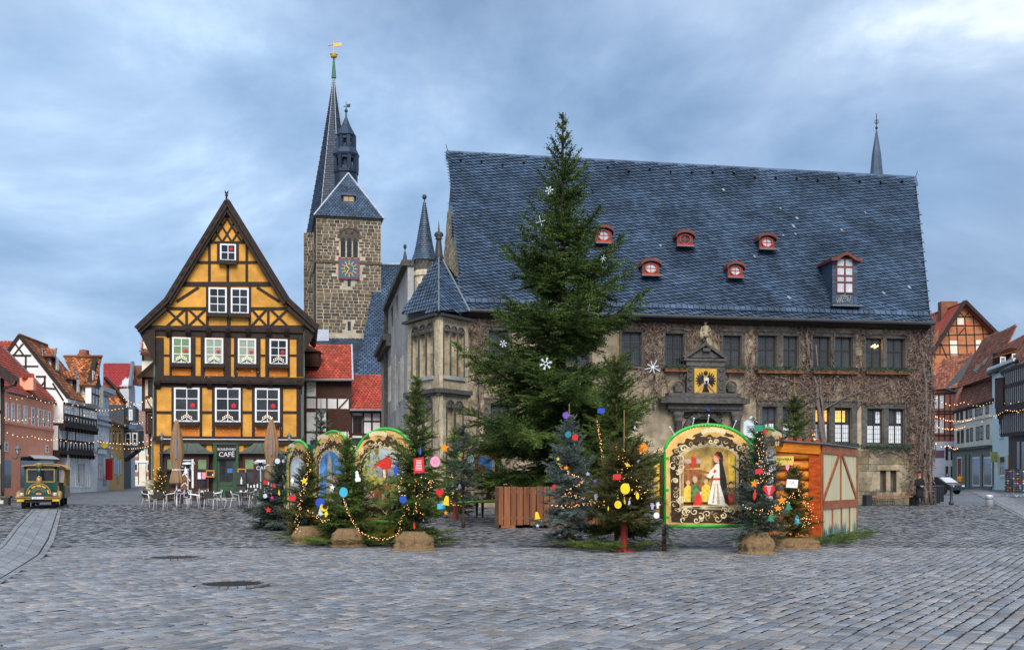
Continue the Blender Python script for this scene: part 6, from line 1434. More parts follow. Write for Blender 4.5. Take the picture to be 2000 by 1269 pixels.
# the tall fir in its planter
bigD=35.3; bp=P(1099,925,bigD); bigH=(925-221)*bigD/F+1.65
conifer('towering dark green fir in the wooden planter, tallest tree on the square',(bp.x,bp.y,0),bigH,3.9,m_big,5,z0=1.55,whorl=.56,nb=7,step=.055,nl=.10,bw=.045,tws=.125,leader=.22,prof=.92,el=(52,8,-8),trunk=.16,droop=.09,sub=.4,lenj=(.6,1.3),upf=.35,hang=-.14,inter=1.15)
def pl(px,py): 
    g=G(px,py); return (g.x,g.y,0)
def spec(px,pb,pt_): D=GD(pb); return (925-pt_)*D/F+1.65
trees=[ # label, trunk px, base y, top y, half width px, material, options
('blue green spruce at the far left end of the small trees, red bow on it',551,1033,886,70,m_dkblue,dict(nb=7,leader=.15,prof=.95,z0=.15)),
('olive spruce in burlap, leftmost of the burlap wrapped trees',602,1056,868,60,m_oliv,dict(nb=6,z0=.36,prof=1.1)),
('fir in burlap with round blue disc, in front of the blue fairy tale board',678,1062,836,70,m_nord,dict(nb=6,z0=.38,leader=.25,whorl=.22,prof=1.15)),
('tall fir in burlap with a red card, right of the board with red cloak',814,1068,712,82,m_nord,dict(nb=6,z0=.42,leader=.35,whorl=.27,prof=1.12,lenj=(.6,1.15))),
('thin dark fir with lights and origami beside the rear fairy tale board',890,1010,815,46,m_nord,dict(nb=6,z0=.4,leader=.5,whorl=.24,prof=.95)),
('thin fir top rising behind the blue fairy tale board',627,1030,778,36,m_dkblue,dict(nb=5,z0=1.2,leader=.5,whorl=.3)),
('silvery blue spruce with an orange disc and purple ornament at its top',1112,1068,788,66,m_blue,dict(nb=6,z0=.35,leader=.4,whorl=.25,barkm=m_bark,prof=.9)),
('tallest of the small firs, big green fir with tan leader left of the green arch',1204,1064,657,90,m_nord,dict(nb=6,z0=.4,leader=.5,whorl=.3,barkm=m_bark,prof=.8)),
('olive spruce with bare tan leader on a red stand, yellow discs hanging',1219,1077,800,66,m_oliv,dict(nb=7,z0=.62,leader=.95,whorl=.15,barkm=m_bark,el=(55,28,0),prof=.55)),
('dark blue spruce in burlap, orange stars and red heart, before the arched board',1483,1079,800,60,m_dkblue,dict(nb=6,z0=.4,leader=.3,whorl=.22,barkm=m_bark,prof=.85)),
('bushy olive spruce in loose burlap leaning against the orange log hut',1550,1069,905,42,m_oliv,dict(nb=7,z0=.3,leader=.15,whorl=.17,prof=.75)),
('fir standing behind the orange log hut, only its top showing',1552,1032,735,50,m_nord,dict(nb=6,z0=1.4,leader=.8,whorl=.28,barkm=m_bark)),
('fir top with a bare leader behind the tall burlap fir',905,1030,800,40,m_dkblue,dict(nb=5,z0=1.0,leader=.6,whorl=.3)),
('small round fir with warm lights at the left corner of the cafe house',313,978,914,30,m_oliv,dict(nb=7,z0=.1,leader=.15,whorl=.2,step=.05,nl=.06,bw=.03,tws=.12)),
('small dark fir by the dark oriel house down the left street',249,950,912,12,m_nord,dict(nb=6,z0=.2,leader=.2,whorl=.4,step=.12,nl=.14,bw=.06,tws=.3)),
]
for i,(lab,px,pb,ptp,hw,m,o) in enumerate(trees):
    D=GD(pb); H_=spec(px,pb,ptp); Rr=hw*1.3*D/F
    conifer(lab,pl(px,pb),H_,Rr,m,100+i,group='small decorated trees round the stalls' if i<13 else None,**o)
m_redst=mat('red painted stand',(.30,.035,.02),rough=.6)
for px,pb,lab in ((1219,1077,'red tree stand post under the olive spruce with yellow discs'),(888,1011,'red tree stand post under the thin fir by the rear board')):
    t=thing('tree_stand',lab,'tree stand',pl(px,pb)); MB().lathe([(.075,0),(.075,.62)],10).build('post',m_redst,t); MB().box(-.22,.22,-.03,.03,0,.05).box(-.03,.03,-.22,-.031,0,.045).box(-.03,.03,.031,.22,0,.045).build('foot',m_redst,t)
# burlap wraps
m_burl=mat('brown burlap',(.205,.13,.065),rough=.95,var=.35,scale=26,bump=.4,big=.2)
def burlap(px,pb,wpx,hpx,label,seed,sq=1.0):
    D=GD(pb); s=D/F; r0=wpx*s/2; h=hpx*s; rr=random.Random(seed); a=[rr.uniform(0,6.28) for _ in range(8)]
    t=thing('burlap_wrap',label,'burlap wrap',(P(px,925,D).x,D+r0*.3,0),0,'burlap wraps round the tree bases')
    def jit(th_,z):
        c_,s_=math.cos(th_),math.sin(th_)
        return 1+.16*noise.noise((c_*1.5+a[0],s_*1.5,z*2.2))+.11*noise.noise((c_*4+a[1],s_*4,z*3.0+a[2]))+.24*abs(noise.noise((c_*7+z*1.5,s_*7+a[3],z*1.6)))+.05*abs(noise.noise((c_*14,s_*14+a[3],z*3)))+.05*noise.noise((c_*3,s_*3+a[4],z*16))
    n=18; prof=[]
    for k in range(n+1):
        f=k/n; prof.append((r0*(.98-.14*f+.13*math.sin(math.pi*min(1,f*1.15))+.03*math.sin(f*11+a[5]))*(1-.25*max(0,f-.75)/.25),h*f))
    prof+=[(r0*.62,h*1.06),(r0*.45,h*1.0),(r0*.12,h*.97)]
    MB().lathe(prof,56,jit=jit,sy=sq).build('sack',m_burl,t,smooth=True)
    MB().lathe([(r0*1.22,.0),(r0*1.14,.03),(r0*.98,.07)],40,jit=jit,sy=sq).build('hem',m_burl,t,smooth=True)
burlap(598,1060,54,31,'left burlap sack under the olive spruce',1); burlap(676,1067,58,33,'middle burlap sack in front of the blue fairy tale board',2); burlap(808,1074,70,34,'right burlap sack of the left group, under the tall fir',3)
burlap(1480,1081,60,40,'tall bunched burlap sack right of the big arched board',4); burlap(1560,1071,74,20,'low slumped burlap sack beside the log hut',5,.8)
# cut branches on the ground
def brush(label,pts,seed,m,n,l=(.35,.8)):
    r=random.Random(seed); c=G(*pts[0]); t=thing('fir_branches',label,'cut branches',(c.x,c.y,0)); tw=[]
    for k in range(n):
        i=r.randrange(len(pts)); g=G(pts[i][0]+r.uniform(-16,16),pts[i][1]+r.uniform(-2.5,2.5))-c; a=r.uniform(0,6.28); L=r.uniform(*l)
        d=Vector((math.cos(a),math.sin(a)*.8,r.uniform(.0,.25))).normalized(); sd=d.cross(Vector((0,0,1))).normalized(); p=Vector((g.x,g.y,r.uniform(.02,.14)))
        tw.append((tuple(p),tuple(d),L,tuple(sd)))
        for q in range(7):
            s=.15+.8*q/7
            for sg in (1,-1): 
                d2=(d*.7+sd*sg*.7+Vector((0,0,r.uniform(-.1,.15)))).normalized(); tw.append((tuple(p+d*L*s),tuple(d2),L*.35*(1.1-s),tuple(d2.cross(Vector((0,0,1))).normalized())))
    T=needles(tw,.03,.04,.017,seed); o=newobj('foliage',npmesh('foliage',T,np.arange(len(T)).reshape(-1,3),m),t); o['kind']='stuff'
brush('cut fir branches heaped along the foot of the orange hut',[(1610,1062),(1630,1058),(1650,1056),(1668,1050),(1690,1046),(1622,1064)],1,m_nord,70)
brush('cut fir branches strewn below the tall fir and red stand',[(1120,1072),(1150,1074),(1180,1077),(1210,1078),(1245,1075),(1275,1074),(1140,1068)],2,m_nord,80)
brush('cut fir branches lying between the left burlap sacks',[(565,1058),(640,1063),(715,1065),(735,1064),(755,1062),(850,1066),(620,1064),(650,1066)],3,m_nord,170)
brush('small fir twigs tied low round the left post of the arched board',[(1299,1077)],4,m_dkblue,4,(.2,.3))
t=thing('fir_branches','fir twigs tied like a collar round the post of the arched board','cut branches',pl(1300,1077)); tw=[]
for k in range(40):
    a=rng.uniform(0,6.28); d=Vector((math.cos(a),math.sin(a),rng.uniform(-.9,.3))).normalized(); tw.append(((0,0,rng.uniform(.28,.6)),tuple(d),rng.uniform(.25,.45),tuple(d.cross(Vector((0,0,1))).normalized())))
T=needles(tw,.025,.05,.02,9); newobj('foliage',npmesh('foliage',T,np.arange(len(T)).reshape(-1,3),m_dkblue),t)['kind']='stuff'
# planter of upright boards
m_plank=mat('reddish brown planter board',(.20,.075,.032),rough=.75,var=.35,scale=5,stretch=(3,3,.25),rnd=.22,bump=.2,big=.2)
pD=33.0; pc_=P(1101,925,pD+2.1); t=thing('planter','square wooden planter of upright brown boards round the tall fir','planter',(pc_.x,pc_.y,0))
hw=2.15
for (ax,sg) in ((0,-1),(0,1),(1,-1),(1,1)):
    Mq=Matrix.Rotation([0,math.pi][(sg+1)//2] if ax==0 else R(90*sg),4,'Z')
    k=0; x=-hw
    while x<hw-.02:
        wd=min(rng.uniform(.185,.225),hw-x); blk('plank',m_plank,x+.012,x+wd-.012,-hw-.045-rng.uniform(0,.008),-hw,.09+rng.uniform(-.01,.01),1.26+rng.uniform(-.012,.012),t,Mq); x+=wd
    for z in (.25,1.05): blk('rail',m_plank,-hw,hw,-hw+.002,-hw+.05,z,z+.09,t,Mq)
for sx in (-1,1):
    for sy in (-1,1): blk('corner_post',mat('dark post wood',(.07,.035,.02),var=.3),sx*hw-.06,sx*hw+.06,sy*hw-.06 if sy>0 else -hw-.065,sy*hw+.06 if sy>0 else -hw+.06,0,1.24,t)
for x in (-hw+.35,-.3,1.2): MB().box(x-.22,x+.22,-hw-.12,-hw+.4,-.01,.085).build('support_block',m_plank,t)
MB().box(-hw+.05,hw-.05,-hw+.06,hw-.05,.12,1.0).build('soil',mat('planter soil',(.03,.022,.016)),t)
# ------------------------------------------------------------------ fairy tale boards
m_green=mat('bright green frame tube',(.035,.42,.04),rough=.35,var=.1)
m_och=mat('ochre painted board',(.66,.38,.10),rough=.6,var=.22,scale=3,c2=(.80,.52,.19),big=.2)
m_brn=mat('painted ornament brown',(.055,.030,.014),rough=.6,var=.45,scale=14)
m_crm=mat('painted ornament cream',(.68,.55,.32),rough=.6,var=.2,scale=18)
pcol={}
m_och2=mat('painted ornament ochre',(.40,.26,.10),rough=.6,var=.4,scale=16)
def pm(n,c,var=.3,scale=9): 
    if n not in pcol: pcol[n]=mat('painted '+n,c,rough=.6,var=min(.7,var*1.5),scale=scale*1.6,detail=9)
    return pcol[n]
m_ps=pm('pale sky',(.55,.62,.66),.12,3); m_pb=pm('blue sky',(.10,.28,.62),.35,3); m_po=pm('ochre wall',(.55,.34,.09),.25,3); m_pr=pm('red',(.62,.035,.02),.2); m_pw=pm('white',(.74,.70,.58),.18,14); m_pk=pm('black',(.022,.016,.012),.5); m_pg=pm('green',(.10,.17,.05),.45); m_py=pm('yellow',(.72,.48,.06),.2); m_psk=pm('skin',(.62,.36,.22),.15); m_pbr=pm('warm brown',(.28,.10,.03),.4); m_pyg=pm('leaf yellow',(.40,.36,.08),.5); m_pst=pm('stone',(.42,.34,.25),.35); m_ppk=pm('pink',(.72,.30,.38),.2)
def board(label,px0,D0,px1,D1,zb,zs,zt,scene,seed,ribbon=None):
    """arched board between two ground points; zb bottom, zs spring of arch, zt crown (m)"""
    A,B=P(px0,925,D0),P(px1,925,D1); f=Fac((A.x,A.y),(B.x,B.y)); w=f.w
    t=thing('fairy_tale_board',label,'painted board',(A.x,A.y,0),f.rz,'arched painted boards with green frames')
    n=20; arc=[(w/2-w/2*math.cos(math.pi*i/n),zs+(zt-zs)*math.sin(math.pi*i/n)) for i in range(n+1)]
    MB().prism([(0,zb),(w,zb)]+arc[::-1],-.012,.03).build('board',m_och,t)
    MB().tube([(0,0,zb-.03),(0,0,zs)]+[(x,0,z) for x,z in arc[1:-1]]+[(w,0,zs),(w,0,zb-.03)],.036,8).tube([(0,0,zb),(w,0,zb)],.034,8).build('green_frame',m_green,t,smooth=True)
    b=MB()
    for z in (zb+.2,(zb+zs)/2,zs-.1): b.box(.03,.09,-.03,-.013,z-.02,z+.02).box(w-.09,w-.03,-.03,-.013,z-.02,z+.02)
    b.box(w/2-.02,w/2+.02,-.03,-.013,zt-.12,zt-.02); b.build('clips',m_green,t)['kind']='stuff'
    MB().tube([(0,.03,0),(0,.03,zb)],.045,6).tube([(w,.03,0),(w,.03,zb)],.045,6).build('leg',m_bt,t)['kind']='stuff'
    layer=[-.013]
    def Y(): layer[0]-=.0016; return layer[0]
    def poly(m,pts,name='painted_shape'):
        y=Y(); MB().prism([(x*w,zb+z*(zt-zb)) for x,z in pts],y,y+.0012).build(name,m,t)
    def rib(m,pts,wd,name='painted_scroll'):
        y=Y(); b=MB(); q=[Vector((x*w,zb+z*(zt-zb))) for x,z in pts]; k=len(q); L=[];Rr=[]
        for i in range(k):
            d=(q[min(i+1,k-1)]-q[max(i-1,0)]).normalized(); nn=Vector((-d.y,d.x))*(wd*w*(.35+.65*math.sin(math.pi*(i+.5)/k))); L.append(q[i]+nn); Rr.append(q[i]-nn)
        b.add([(p.x,y,p.y) for p in L+Rr],[(i,i+1,k+i+1,k+i) for i in range(k-1)]); b.build(name,m,t)
    hsf=(zs-zb)/(zt-zb)
    def outline(mg,mb,wob=0.0,k=48,top=None):
        pts=[]
        for i in range(k+1):
            a=math.pi*i/k; pts.append((.5+(.5-mg)*math.cos(a),hsf-.04+(1-hsf-mg*.95)*math.sin(a)))
        pts=[(1-mg,mb),*pts,(mg,mb)] if False else [(1-mg,mb)]+pts+[(mg,mb)]
        return pts
    def ring(m,mg0,mb0,mg1,mb1,amp,fr,ph):
        o,i_=outline(mg0,mb0),outline(mg1,mb1); y=Y(); b=MB(); k=len(o); o2=[]
        for j,(p,q) in enumerate(zip(o,i_)):
            f_=1+amp*math.sin(j*fr+ph); o2.append((q[0]+(p[0]-q[0])*f_,q[1]+(p[1]-q[1])*f_))
        vs_=[(x*w,y,zb+z*(zt-zb)) for x,z in o2+i_]; b.add(vs_,[(j,j+1,k+j+1,k+j) for j in range(k-1)]+[(k-1,0,k,2*k-1)]); b.build('painted_border',m,t)
    ring(m_brn,.075,.04,.19,.20,.16,1.3,seed); ring(m_crm,.155,.165,.185,.195,.5,1.7,seed+1)
    pic=outline(.185,.20)
    scene(poly,rib,pic)
    r=random.Random(seed)
    ring(m_crm,.178,.193,.19,.205,.6,2.3,seed+3)
    def spiral(cx,cz,s,dr,m,wd,turns=1.4,st=0):
        rib(m,[(cx+s*(1-i/16)*math.cos(st+dr*turns*6.283*i/16),cz+s*.8*(1-i/16)*math.sin(st+dr*turns*6.283*i/16)) for i in range(15)],wd)
    for k in range(110):
        a=r.choice((0,0,1,1,2,2,3,3)); sg=r.choice((-1,1))
        if a==0: cx,cz=r.uniform(.07,.15),r.uniform(.1,.8)
        elif a==1: cx,cz=r.uniform(.85,.93),r.uniform(.1,.8)
        elif a==2: cx,cz=r.uniform(.14,.86),r.uniform(.06,.18)
        else: th_=r.uniform(.35,2.8); cx,cz=.5+.39*math.cos(th_),hsf-.04+(1-hsf-.12)*math.sin(th_)
        spiral(cx,cz,r.uniform(.018,.052),sg,(m_crm,m_crm,m_brn,m_och2)[k%4],r.uniform(.004,.009),r.uniform(1,1.7),r.uniform(0,6))
    # ribbon at the crown and a little shell below it
    poly(m_brn,[(.28,.895),(.38,.925),(.38,.89),(.33,.875),(.26,.87)],'painted_ribbon'); poly(m_brn,[(.72,.895),(.62,.925),(.62,.89),(.67,.875),(.74,.87)],'painted_ribbon')
    poly(m_crm,[(.36,.925)]+[(.36+.28*i/8,.945+.022*math.sin(math.pi*i/8)) for i in range(9)]+[(.64,.925),(.63,.9)]+[(.63-.26*i/8,.9+.022*math.sin(math.pi*i/8)) for i in range(9)],'painted_ribbon')
    for s_ in (-1,1): rib(m_brn,[(.5+s_*(.03+.2*i/8),.825+.035*math.sin(i*.45)) for i in range(9)],.022)
    spiral(.5,.845,.035,1,m_brn,.012); spiral(.47,.83,.03,-1,m_crm,.008); spiral(.53,.83,.03,1,m_crm,.008)
    if ribbon: 
        text(ribbon,.055*w,m_brn,t,Matrix.Translation((w/2,-.055,zb+.928*(zt-zb))),depth=.001)
    return t
def circ(cx,cz,rx,rz,n=14): return [(cx+rx*math.cos(6.283*i/n),cz+rz*math.sin(6.283*i/n)) for i in range(n)]
def sc_room(poly,rib,pic):
    poly(m_po,pic,'painted_picture'); poly(m_pbr,[(.19,.2),(.42,.2),(.42,.56),(.19,.56)]); poly(m_pst,[(.19,.66),(.43,.66),(.41,.62),(.19,.60)]); poly(m_pbr,[(.19,.62),(.40,.62),(.40,.58),(.19,.56)])
    poly(m_pr,[(.30,.69),(.36,.67),(.34,.6),(.32,.55),(.30,.61)]); poly(m_py,[(.74,.25),(.80,.25),(.80,.70),(.72,.74)]); poly(m_pbr,[(.80,.24),(.815,.24),(.81,.68),(.80,.7)])
    strokes(poly,(m_pbr,m_po,m_pst),40,.44,.72,.5,.82,.02,8)
    poly(m_pw,[(.25,.27),(.62,.27),(.60,.34),(.28,.34)])           # table cloth
    for (x,z,c,d) in ((.25,.40,m_py,m_pbr),(.33,.42,m_pg,m_pst),(.45,.41,m_py,m_pbr),(.74,.37,m_pg,m_pk),(.68,.36,m_pbr,m_pbr)):
        poly(c,[(x-.05,.24),(x+.06,.24),(x+.05,z-.02),(x,z+.015),(x-.045,z-.03)]); poly(m_psk,circ(x,z+.035,.026,.03)); poly(d,[(x-.03,z+.035),(x-.024,z+.065),(x,z+.075),(x+.026,z+.062),(x+.028,z+.045),(x,z+.055)])
    poly(m_pg,[(.29,.24),(.37,.26),(.37,.40),(.31,.42)]); poly(m_pr,[(.30,.19),(.41,.21),(.40,.30),(.36,.34),(.32,.28)]); poly(m_pr,[(.70,.22),(.79,.24),(.79,.35),(.71,.34)])
    # standing woman seen from behind in a pale dress, carrying a dish
    poly(m_pw,[(.47,.22),(.70,.20),(.66,.34),(.62,.45),(.53,.45),(.50,.34)]); poly(m_pst,[(.58,.22),(.61,.22),(.585,.42),(.575,.42)]); poly(m_pst,[(.52,.23),(.54,.23),(.56,.42),(.55,.42)])
    poly(m_pw,[(.53,.45),(.63,.45),(.64,.56),(.60,.63),(.55,.60)]); poly(m_pr,[(.53,.455),(.625,.455),(.63,.475),(.53,.475)]); poly(m_pw,[(.55,.59),(.58,.56),(.50,.47),(.45,.49),(.47,.52)]); poly(m_pr,[(.545,.56),(.57,.55),(.55,.52),(.53,.535)])
    poly(m_psk,[(.46,.50),(.48,.49),(.43,.505),(.42,.525)]); poly(m_pbr,[(.36,.53),(.48,.515),(.49,.53),(.43,.55),(.37,.545)]); poly(m_psk,circ(.565,.665,.03,.04)); poly(m_psk,[(.57,.62),(.60,.62),(.60,.66),(.57,.66)])
    poly(m_pk,[(.545,.705),(.575,.735),(.62,.73),(.645,.69),(.64,.62),(.68,.47),(.70,.30),(.71,.21),(.67,.23),(.64,.33),(.61,.42),(.605,.55),(.60,.63),(.59,.68)],'painted_hair'); poly(m_pr,[(.555,.70),(.565,.715),(.615,.665),(.605,.655)])
def sc_forest(poly,rib,pic):
    poly(m_ps,pic,'painted_picture'); r=random.Random(4)
    poly(m_pyg,[(.2,.2),(.8,.2),(.8,.42),(.66,.46),(.5,.40),(.35,.48),(.2,.5)]); strokes(poly,(m_pyg,m_pg,m_pbr,m_pst,m_pk),110,.22,.78,.22,.46,.035,5); strokes(poly,(m_pyg,m_pg,m_pyg),70,.21,.46,.45,.80,.03,6)
    for k in range(26): 
        x,z=r.uniform(.22,.45),r.uniform(.42,.78); poly(m_pyg if k%3 else m_pg,circ(x,z,r.uniform(.02,.05),r.uniform(.015,.03),7))
    for k in range(14): x,z=r.uniform(.5,.8),r.uniform(.22,.44); poly(r.choice((m_pbr,m_pst,m_pk,m_pg)),circ(x,z,r.uniform(.03,.07),r.uniform(.015,.035),8))
    poly(m_pbr,[(.52,.60),(.60,.60),(.62,.52),(.58,.40),(.64,.36),(.60,.34),(.53,.42)]); poly(m_pw,[(.53,.58),(.57,.58),(.58,.48),(.55,.46)])
    poly(m_pr,[(.34,.56),(.46,.60),(.54,.56),(.66,.57),(.68,.66),(.60,.70),(.50,.66)],'painted_cloak'); poly(m_psk,circ(.68,.71,.03,.028)); poly(m_pk,[(.64,.72),(.69,.75),(.73,.70),(.70,.725)])
    for k in range(7): poly(m_pyg,circ(.36+.03*k,.46-.015*(k%3),.035,.03,8))
    poly(m_pw,circ(.36,.27,.1,.07)); poly(m_pbr,circ(.46,.29,.06,.06)); rib(m_pr,[(.29,.25),(.36,.30),(.44,.34)],.012); rib(m_pr,[(.3,.33),(.37,.29),(.42,.23)],.012)
def strokes(poly,ms,n,x0,x1,z0,z1,sz,seed):
    r=random.Random(seed)
    for k in range(n):
        x,z=r.uniform(x0,x1),r.uniform(z0,z1); a=r.uniform(0,3.14); l=r.uniform(.4,1)*sz; c,d=math.cos(a)*l,math.sin(a)*l; poly(ms[r.randrange(len(ms))],[(x-c,z-d*.8),(x+d*.3,z-c*.25),(x+c,z+d*.8),(x-d*.3,z+c*.25)],'brush_stroke')
def sc_star(poly,rib,pic):
    poly(m_pb,pic,'painted_picture'); r=random.Random(6)
    for k in range(50): poly(m_pw,circ(r.uniform(.22,.78),r.uniform(.25,.84),.006,.004,5))
    poly(m_pst,[(.40,.2),(.60,.2),(.56,.5),(.55,.68),(.50,.76),(.46,.68),(.45,.5)],'painted_tower'); poly(m_ppk,[(.56,.40),(.74,.42),(.70,.5),(.60,.54)]); poly(m_pw,[(.5,.3),(.62,.3),(.6,.42),(.52,.42)]); poly(m_ppk,circ(.66,.3,.07,.04))
def sc_castle(poly,rib,pic):
    poly(m_ps,pic,'painted_picture'); poly(m_pb,[(.45,.5),(.8,.5),(.78,.72),(.5,.78)]); poly(m_pst,[(.2,.2),(.45,.2),(.43,.55),(.2,.6)]); r=random.Random(3)
    for k in range(12): poly(m_brn,circ(r.uniform(.21,.42),r.uniform(.25,.55),.03,.018,6))
    poly(m_pbr,[(.44,.2),(.58,.2),(.55,.5),(.62,.62),(.47,.6),(.4,.68)]); poly(m_pyg,[(.58,.22),(.75,.22),(.74,.46),(.6,.5)]); poly(m_pg,[(.7,.2),(.8,.2),(.8,.55),(.73,.45)]); poly(m_pr,circ(.58,.57,.05,.03)); poly(m_pw,[(.22,.62),(.40,.66),(.36,.58),(.24,.58)]); poly(m_pbr,[(.38,.6),(.46,.6),(.48,.78),(.36,.76)])
def sc_pale(poly,rib,pic):
    poly(m_ps,pic,'painted_picture'); poly(m_pk,[(.6,.2),(.72,.2),(.7,.5),(.63,.52)]); poly(m_pst,[(.25,.2),(.5,.2),(.45,.42),(.3,.45)]); poly(m_pb,[(.2,.2),(.3,.2),(.3,.4),(.2,.42)])
def zz_(py,D): return CZ+(HY-py)*D/F
board('big frontal arched board painted with a woman in a pale dress serving a table',1298,22.9,1468,23.2,zz_(1027,23),zz_(885,23),zz_(829,23),sc_room,1)
board('arched board painted with a red cloaked figure, beside the burlap fir with red card',692,26.3,814,26.0,zz_(1019,26.2),zz_(905,26.2),zz_(837,26.2),sc_forest,2,'Hase und Igel')
board('arched board with a starry blue picture and pale tower, left of the red cloak board',612,28.0,690,26.5,zz_(1019,27.2),zz_(905,27.2),zz_(842,27.2),sc_star,3)
board('narrow arched board seen at an angle at the left end of the left stall',562,30.0,606,28.6,zz_(1010,29.3),zz_(905,29.3),zz_(861,29.3),sc_pale,4)
board('narrow arched board half hidden by the dark blue spruce before the log hut',1463,24.0,1534,27.2,zz_(1012,25.6),zz_(895,25.6),zz_(836,25.6),sc_pale,5)
board('rear arched board with castle and tree, legs of a person showing beneath it',894,38.5,978,39.2,zz_(980,38.8),zz_(895,38.8),zz_(865,38.8),sc_castle,6)
board('far arched board almost hidden behind the tall fir branches',1128,40.0,1205,40.5,zz_(978,40),zz_(890,40),zz_(859,40),sc_castle,7)
m_teal=mat('teal stall cloth',(.012,.10,.10),rough=.7,var=.2)
m_dteal=mat('dark green stall cloth',(.008,.03,.028),rough=.8,var=.3)
def stall(label,pts,z0,z1,m,loc):
    t=thing('stall_wall',label,'stall wall',(loc.x,loc.y,0)); Mi_=Wi(t)
    for (a,b2) in zip(pts[:-1],pts[1:]):
        f=Fac((a.x,a.y),(b2.x,b2.y)); MB().box(0,f.w,0,.05,z0,z1).build('cloth_panel',m,t,Mi_@f.W)
stall('teal cloth wall between the leftmost and the blue fairy tale boards',[P(588,925,29.4),P(612,925,28.6)],0.2,zz_(868,29),m_teal,P(600,925,29))
stall('dark green stall wall behind the blue and red cloak boards',[P(606,925,30),P(690,925,28),P(800,925,28.2)],0,zz_(855,28.2),m_dteal,P(690,925,28.2))
t=thing('painted_plinth','yellow and brown stone patterned plinth below the red cloak board','plinth',(P(757,925,26.6).x,26.6,0)); MB().box(-.75,.75,0,.05,.12,.5).build('cloth',mat('yellow plinth paint',(.62,.42,.03)),t)
for k in range(10): x=-.66+.145*k; MB().ball((x,-.012,.24+.12*(k%2)),.06,7,5,sx=1,sy=.3).build('painted_stone',m_pbr if k%2 else m_brn,t)
t=thing('scalloped_board','yellow scalloped board edge behind the left post of the big arched board','painted board',(P(1288,925,25.2).x,25.2,0)); b=MB(); b.prism([(0,.6)]+[(-.1-.05*math.sin(k*1.25),.6+k*.055) for k in range(24)]+[(0,1.9)],0,.03); b.build('edge',m_py,t); MB().box(.001,.12,-.005,.03,.6,1.9).build('dark_band',m_brn,t)
# ------------------------------------------------------------------ orange log hut
m_log=mat('orange painted log',(.60,.125,.01),rough=.45,var=.55,scale=2.6,stretch=(.6,.6,5),rnd=.14,c2=(.80,.27,.02))
m_logd=mat('dark orange beam',(.42,.065,.008),rough=.5,var=.5,scale=4,stretch=(1,1,4))
m_bei=mat('beige painted boards',(.52,.47,.30),rough=.6,var=.16,scale=3,stretch=(6,6,.4),rnd=.05)
m_bbr=mat('brown painted timber',(.27,.085,.03),rough=.6,var=.4,scale=5)
m_tealp=mat('painted teal grass',(.02,.13,.14),rough=.6,var=.5,scale=8)
hc=(7.40,25.75); fa=Fac((hc[0]-3.0*.47,hc[1]+1.78*.47),hc); fb=Fac(hc,(9.2,28.75))
hut=thing('market_hut','orange painted log market hut with beige half-timbered side wall','market hut',(hc[0],hc[1],0),0); Mh=Wi(hut)
Ma=Mh@fa.W; Mb2=Mh@fb.W; wa,wb=fa.w,fb.w; zl,zr_=2.52,2.36
MB().prism([(0,0),(wa,0),(wa,zr_-.02),(0,zl-.02)],.06,.12).build('front_wall',m_logd,hut,Ma)
k=0; z=.02
while z<zr_-.3:
    h=.245; b=MB(); x1=wa-.28
    b.tube([(0,.02,z+h/2),(x1,.02,z+h/2)],h/2*.98,10); b.build('log',m_log,hut,Ma,smooth=True); z+=h
MB().box(wa-.27,wa-.0,-.09,.06,0,zr_-.2).build('corner_post',m_logd,hut,Ma)
MB().prism([(0,zl-.28),(wa,zr_-.24),(wa,zr_),(0,zl)],-.14,.06).build('top_beam',m_log,hut,Ma)
sgx=wa-.83
MB().box(sgx-.22,sgx+.22,-.2,-.16,zr_-.5,zr_-.28).build('sign',mat('yellow hut sign',(.68,.52,.10),rough=.4),hut,Ma); text('SIEWIERA',.085,m_pk,hut,Ma@Matrix.Translation((sgx,-.203,zr_-.36)),depth=.002)
b=MB()
for k in range(9): b.box(sgx-.15+k*.034,sgx-.15+k*.034+.022,-.204,-.2,zr_-.455,zr_-.44)
for k in range(7): MB().box(.15+k*.22,.25+k*.22,.1,.2,zl-.03-.02*k,zl+.08-.02*k).build('roof_trim',m_redb,hut,Ma)
MB().prism([(0,0),(wb,0),(wb,zr_-.04),(0,zr_)],.0,.06).build('side_wall',m_bei,hut,Mb2)
for k in range(9): blk('board',m_bei,.03+k*(wb-.06)/9,.03+(k+1)*(wb-.06)/9-.012,-.018,-.002,.05,zr_-.24,hut,Mb2)
for p_,q_,wd in (((.0,zr_-.12),(wb,zr_-.14),.2),((.03,.0),(.03,zr_-.2),.07),((wb-.03,0),(wb-.03,zr_-.2),.07),((wb*.5,.9),(wb*.5,zr_-.2),.07),((.08,1.02),(wb*.47,zr_-.2),.11),((wb-.08,1.0),(wb*.53,zr_-.2),.11),((.0,.9),(wb,.88),.2),((wb*.27,.0),(wb*.27,.82),.06),((wb*.52,.0),(wb*.52,.82),.07),((wb*.76,.0),(wb*.76,.82),.06)): timber(m_bbr,p_,q_,wd,-.045,-.019,hut,Mb2)
for k in range(30): x=rng.uniform(.03,wb-.06); h=rng.uniform(.15,.5); MB().prism([(x-.05,0),(x+.05,0),(x+.03,h*.8),(x,h),(x-.03,h*.75)],-.052-.001*k/3,-.047-.001*k/3).build('painted_grass',m_tealp,hut,Mb2)
MB().slab([fa.W@Vector((-.1,-.2,zl+.03)),fa.W@Vector((wa+.1,-.2,zr_+.03)),fa.W@Vector((wa+.1,wb,zr_+.0)),fa.W@Vector((-.1,wb,zl+.0))],.03).build('roof',m_zinc,hut,Mh)
MB().box(.1,wa-.1,.13,wb-.1,0,zr_-.1).build('inner_box',m_dteal,hut,Ma)
